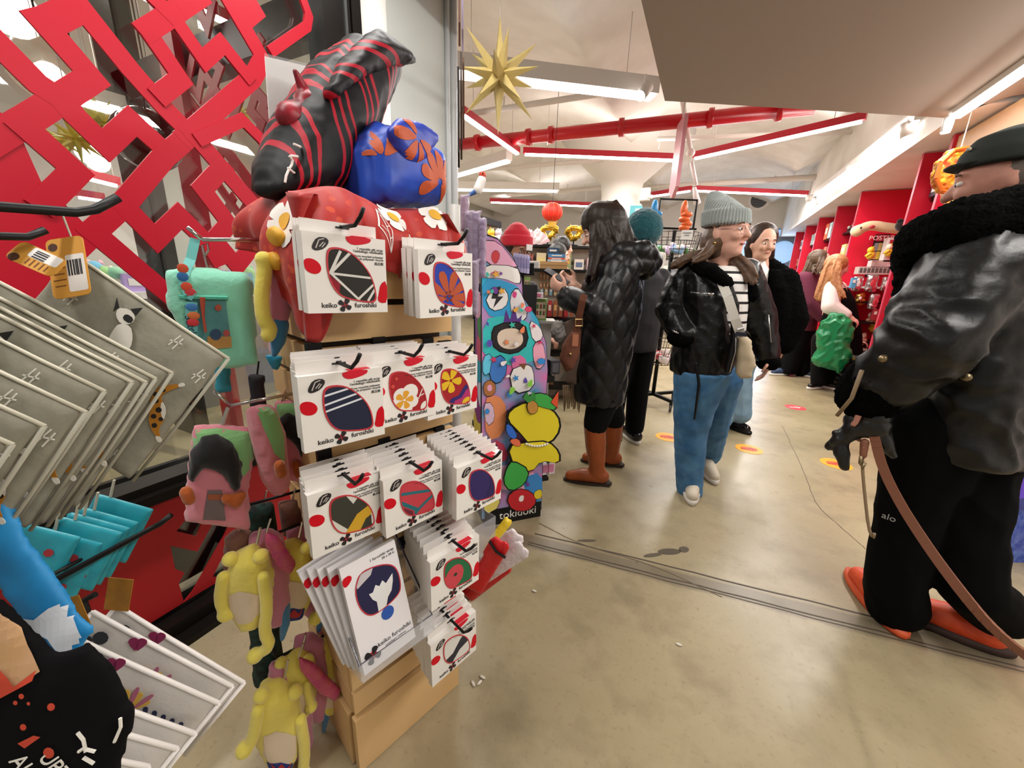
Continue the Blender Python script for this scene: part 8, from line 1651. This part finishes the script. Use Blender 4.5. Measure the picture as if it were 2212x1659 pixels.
f.part('fur_collar', MB().chain([Q(1985, 560, .12), Q(2010, 520, .16), Q(2080, 500, .2), Q(2180, 480, .15), Q(2250, 460, .0), Q(2180, 470, -.15), Q(2060, 500, -.12)], [.06, .075, .085, .085, .08, .08, .08]).chain([Q(1985, 560, .12), Q(1975, 640, .14), Q(1955, 720, .12)], [.05, .045, .03]), M('black_pile', '060606', 1., spec=.05, bump=(120, 1., .01)), .010, 3, fur(.01, 1, 5))
f.part('cuff_trim', MB().chain([Q(1905, 822, .25), Q(1880, 852, .25)], [.088, .085]), M('black_pile', '060606', 1., spec=.05, bump=(120, 1., .01)), .009, 2, fur(.009, 1, 8)); f.part('cuff_button', MB().ell(Q(1908, 775, .36), (.012, .012, .012)), M('brass_dull', '8a7a5c', .35, .8), raw=True); f.part('jacket_button', MB().ell(Q(2088, 815, .2), (.012, .012, .012)), M('brass_dull', '8a7a5c', .35, .8), raw=True)
tr = MB().chain([Q(2020, 930, .06), Q(1962, 1110, .05), Q(1932, 1250, .03), fA+UPV*.075+R_*.01], [.12, .088, .085, .092]).chain([Q(2090, 930, -.06), Q(2088, 1150, -.05), Q(2098, 1270, -.03), fB+UPV*.16+R_*.01], [.125, .095, .088, .092]).loft(mid([(1040, 1990, 2110), (930, 1985, 2170)], [.13, .17], f)); f.part('trousers', tr, M('black_sweat', '070708', .95, spec=.1), .010, 4, creases(.007, 18, 41))
q = Q(1920, 1118, .17); text('lettering', 'alo', .03, M('logo_grey', '9a9a98', .6), f.t, TR(q-f.base) @ frame((0, 0, 0), R_, yd=UPV))
m_os = M('orange_runner', 'e0481c', .5, noise=(30, 'f0683c', .5)); m_osole = M('orange_sole', 'd8582c', .5)
sneaker(f, fA+dA*.03, dA, m_os, m_osole, 1.2, M('lace_dark', '3a2a24', .6)); sneaker(f, fB-R_*.03, -R_*.95+TC_*.2, m_os, M('dark_outsole', '3a2420', .6), 1.2)
t = thing('glove', 'limp black leather glove held in the hand of the walking man', 'glove', Q(1840, 960, .28)); g = MB()
g.ell(Q(1872, 915, .27), (.06, .04, .045), RZ(math.atan2(R_.y, R_.x))).chain([Q(1885, 905, .27), Q(1850, 925, .28), Q(1812, 950, .28), Q(1790, 965, .28)], [.03, .032, .022, .012]).chain([Q(1815, 950, .28), Q(1818, 980, .29), Q(1824, 1008, .29)], [.02, .022, .014]).chain([Q(1812, 948, .3), Q(1800, 955, .3)], [.016, .012]).chain([Q(1826, 940, .29), Q(1806, 936, .3)], [.016, .012]).chain([Q(1885, 905, .26), Q(1912, 960, .26), Q(1930, 985, .25)], [.035, .022, .01])
obj('glove_body', remesh(g, .006, 3, post=creases(.004, 60, 6)), M('black_kid_leather', '141415', .35), t); obj('glove_cuff', remesh(MB().ell(Q(1888, 900, .27), (.045, .04, .035)), .007, 2), M('black_kid_leather', '141415', .35), t)
t = thing('dog_leash', 'brown leather dog leash trailing from the hand of the walking man', 'leash', Q(1900, 950, .3)); b = MB()
pts = smooth_path([Q(1888, 940, .29), Q(1905, 1010, .30), Q(1945, 1090, .32), Q(2010, 1190, .36), Q(2085, 1290, .42), Q(2150, 1365, .50), Q(2260, 1450, .6)], 2)
for p, q in zip(pts, pts[1:]): b.beam(p, q+(q-p)*.08, .024, .006, TC_)
obj('leash_strap', b, M('leash_leather', '7a4a34', .6), t); q = smooth_path([Q(1866, 965, .3), Q(1862, 1000, .3), Q(1868, 1070, .3), Q(1876, 1140, .3), Q(1886, 1165, .3), Q(1889, 1152, .3)], 1)
obj('leash_cord', MB().tube(q, .0045, 6), M('leash_cord_tan', '8a7458', .6), t, smooth=True); obj('leash_clip', MB().tube([Q(1860, 985, .31), Q(1858, 1000, .31), Q(1864, 1012, .31), Q(1868, 1000, .31)], .005, 6), M('brass_dull', '8a7a5c', .35, .8), t, smooth=True); obj('leash_loop', remesh(MB().chain([Q(1868, 955, .29), Q(1864, 985, .3)], [.012, .01]), .005, 2), M('leash_leather', '7a4a34', .6), t); obj('leash_end', MB().tube([Q(1862, 800, .36), Q(1840, 860, .34), Q(1808, 898, .33)], .006, 6), M('leash_cord_tan', '8a7458', .6), t, smooth=True)
# ------------------------------------------------------------------ background shoppers
def shopper(label, x, y, r, face, hgt, top, bot, skin=m_skin, hair=None, hat=None, extra=None, k=1., lean=0.):
    hp = PR(x, y, r); base = V(hp.x, hp.y, 0); f = Fig(label, base); d = V(face.x, face.y, 0).normalized(); s = V(-d.y, d.x, 0); z = hp.z; hc = hp.copy(); zs = z-.20
    body = MB(); fr = head_geo(body, hc, d-UPV*lean, V(hc.x, hc.y, 0)-d*.02+UPV*(zs-.0), k); bz = lambda h: V(base.x, base.y, h)-d*.03
    body.loft(slim([(bz(z*.55), .15, .12), (bz(zs-.2), .15, .12), (bz(zs-.06), .15, .1), (bz(zs+.02), .05, .05)]))
    for q in (-1, 1): e = bz(zs-.34)+s*q*.22+d*.02; wv = bz(zs-.42)+s*q*.13+d*.25; body.chain([bz(zs-.08)+s*q*.17, e, wv], [.045, .04, .03]); hand_geo(body, wv, d, UPV, -s*q, .95, .6); body.chain([bz(z*.55)+s*q*.08, bz(z*.3)+s*q*.09, bz(.1)+s*q*.1], [.06, .045, .036])
    bo = f.part('body', body, skin, .012, 3); face_parts(f, hc, fr, k, body=bo)
    tp = MB().loft([(bz(z*.50), .17, .14), (bz(zs-.25), .16, .14), (bz(zs-.08), .17, .12), (bz(zs-.01), .07, .07)])
    tp = MB(); yw = math.atan2(s.y, s.x); tp.loft([(bz(z*.48), .19, .14, yw), (bz(zs-.25), .19, .14, yw), (bz(zs-.08), .18, .12, yw), (bz(zs-.0), .08, .08, yw)])
    for q in (-1, 1): tp.chain([bz(zs-.08)+s*q*.17, bz(zs-.34)+s*q*.22+d*.02, bz(zs-.41)+s*q*.14+d*.2], [.07, .065, .055])
    f.part('jacket', tp, top, .013, 4, creases(.006, 22, int(x))); b = MB()
    for q in (-1, 1): b.chain([bz(z*.52)+s*q*.08, bz(z*.3)+s*q*.09, bz(.12)+s*q*.1], [.11, .085, .075]); sneaker(f, bz(0)+s*q*.1, d, m_bl, m_wsole, 1.)
    f.part('trousers', b, bot, .013, 3)
    if hair: f.part('hair', MB().ell(hc+UPV*.045-d*.03, (.112, .104, .112)).ell(hc-d*.05-UPV*.05, (.08, .09, .1)), hair, .010, 2, fur(.004, 1, 1))
    if hat:
        h_ = MB().loft([(hc+UPV*.02, .108, .1, yw), (hc+UPV*.06, .112, .103, yw), (hc+UPV*.12, .095, .09, yw), (hc+UPV*.165, .055, .055, yw), (hc+UPV*.185, .02, .02, yw)], 28); f.part('beanie', h_, hat, .007, 3); f.part('beanie_cuff', MB().loft([(hc+UPV*.02, .115, .107, yw), (hc+UPV*.03, .12, .112, yw), (hc+UPV*.085, .12, .112, yw), (hc+UPV*.092, .113, .105, yw)], 28), hat, .007, 2)
    return f, hc, fr, d, s
Rr = V(RT.x, RT.y, 0).normalized(); Cc = V(FW.x, FW.y, 0).normalized()
f, hc, fr, d, s = shopper('person in red beanie and glasses behind the bright display', 1116, 540, 2.9, Rr*.6-Cc*.75, 1.6, M('dark_coat', '2a2426', .8), M('black_twill', '09090b', .9, spec=.15), M('skin_tan', 'b07a60', .6), M('dark_brown_hair2', '2a1b15', .45), M('red_knit', 'c0142c', .9, sheen=.2), lean=.3)
for q in (-1, 1): f.part('glasses_rim', MB().tube([hc+fr[0]*.105+fr[1]*q*.033+fr[2]*.004+(fr[1]*math.cos(a)*.024+fr[2]*math.sin(a)*.02) for a in np.linspace(0, 6.283, 15)], .003, 6), M('brown_frame', '4a2c20', .4), raw=True)
lb_ = hc+fr[0]*.112+UPV*.045+Rr*.02; f.part('beanie_emblem', MB().box(lb_, (.05, .01, .04), RZ(math.atan2(fr[1].y, fr[1].x))), m_card, raw=True, smooth=False)
tf, thc, *_ = shopper('person in teal woolly hat mostly hidden behind the quilted coat', 1388, 510, 3.0, Cc*.9-Rr*.2, 1.6, M('black_twill2', '17161a', .8), M('black_twill', '09090b', .9, spec=.15), m_skin, None, M('teal_knit', '0d4a52', .95, sheen=.3)); tf.part('hat_crown', MB().ell(thc+UPV*.045, (.128, .128, .13)), M('teal_knit', '0d4a52', .95, sheen=.3), .008, 2, fur(.008, 1, 3))
shopper('distant dark haired shopper left of the gold balloons, standing nearer', 1209, 556, 4.55, Rr-Cc*.3, 1.6, M('grey_coat', '6a6660', .8), M('black_twill', '09090b', .9, spec=.15), m_skin, M('black_hair', '17120f', .5))
shopper('distant dark haired shopper behind the other distant one', 1218, 538, 5.15, Rr+Cc*.2, 1.6, M('tan_coat', '8a6a4c', .8), M('black_twill', '09090b', .9, spec=.15), m_skin, M('black_hair', '17120f', .5))
bpy.data.scenes.remove(TMP)
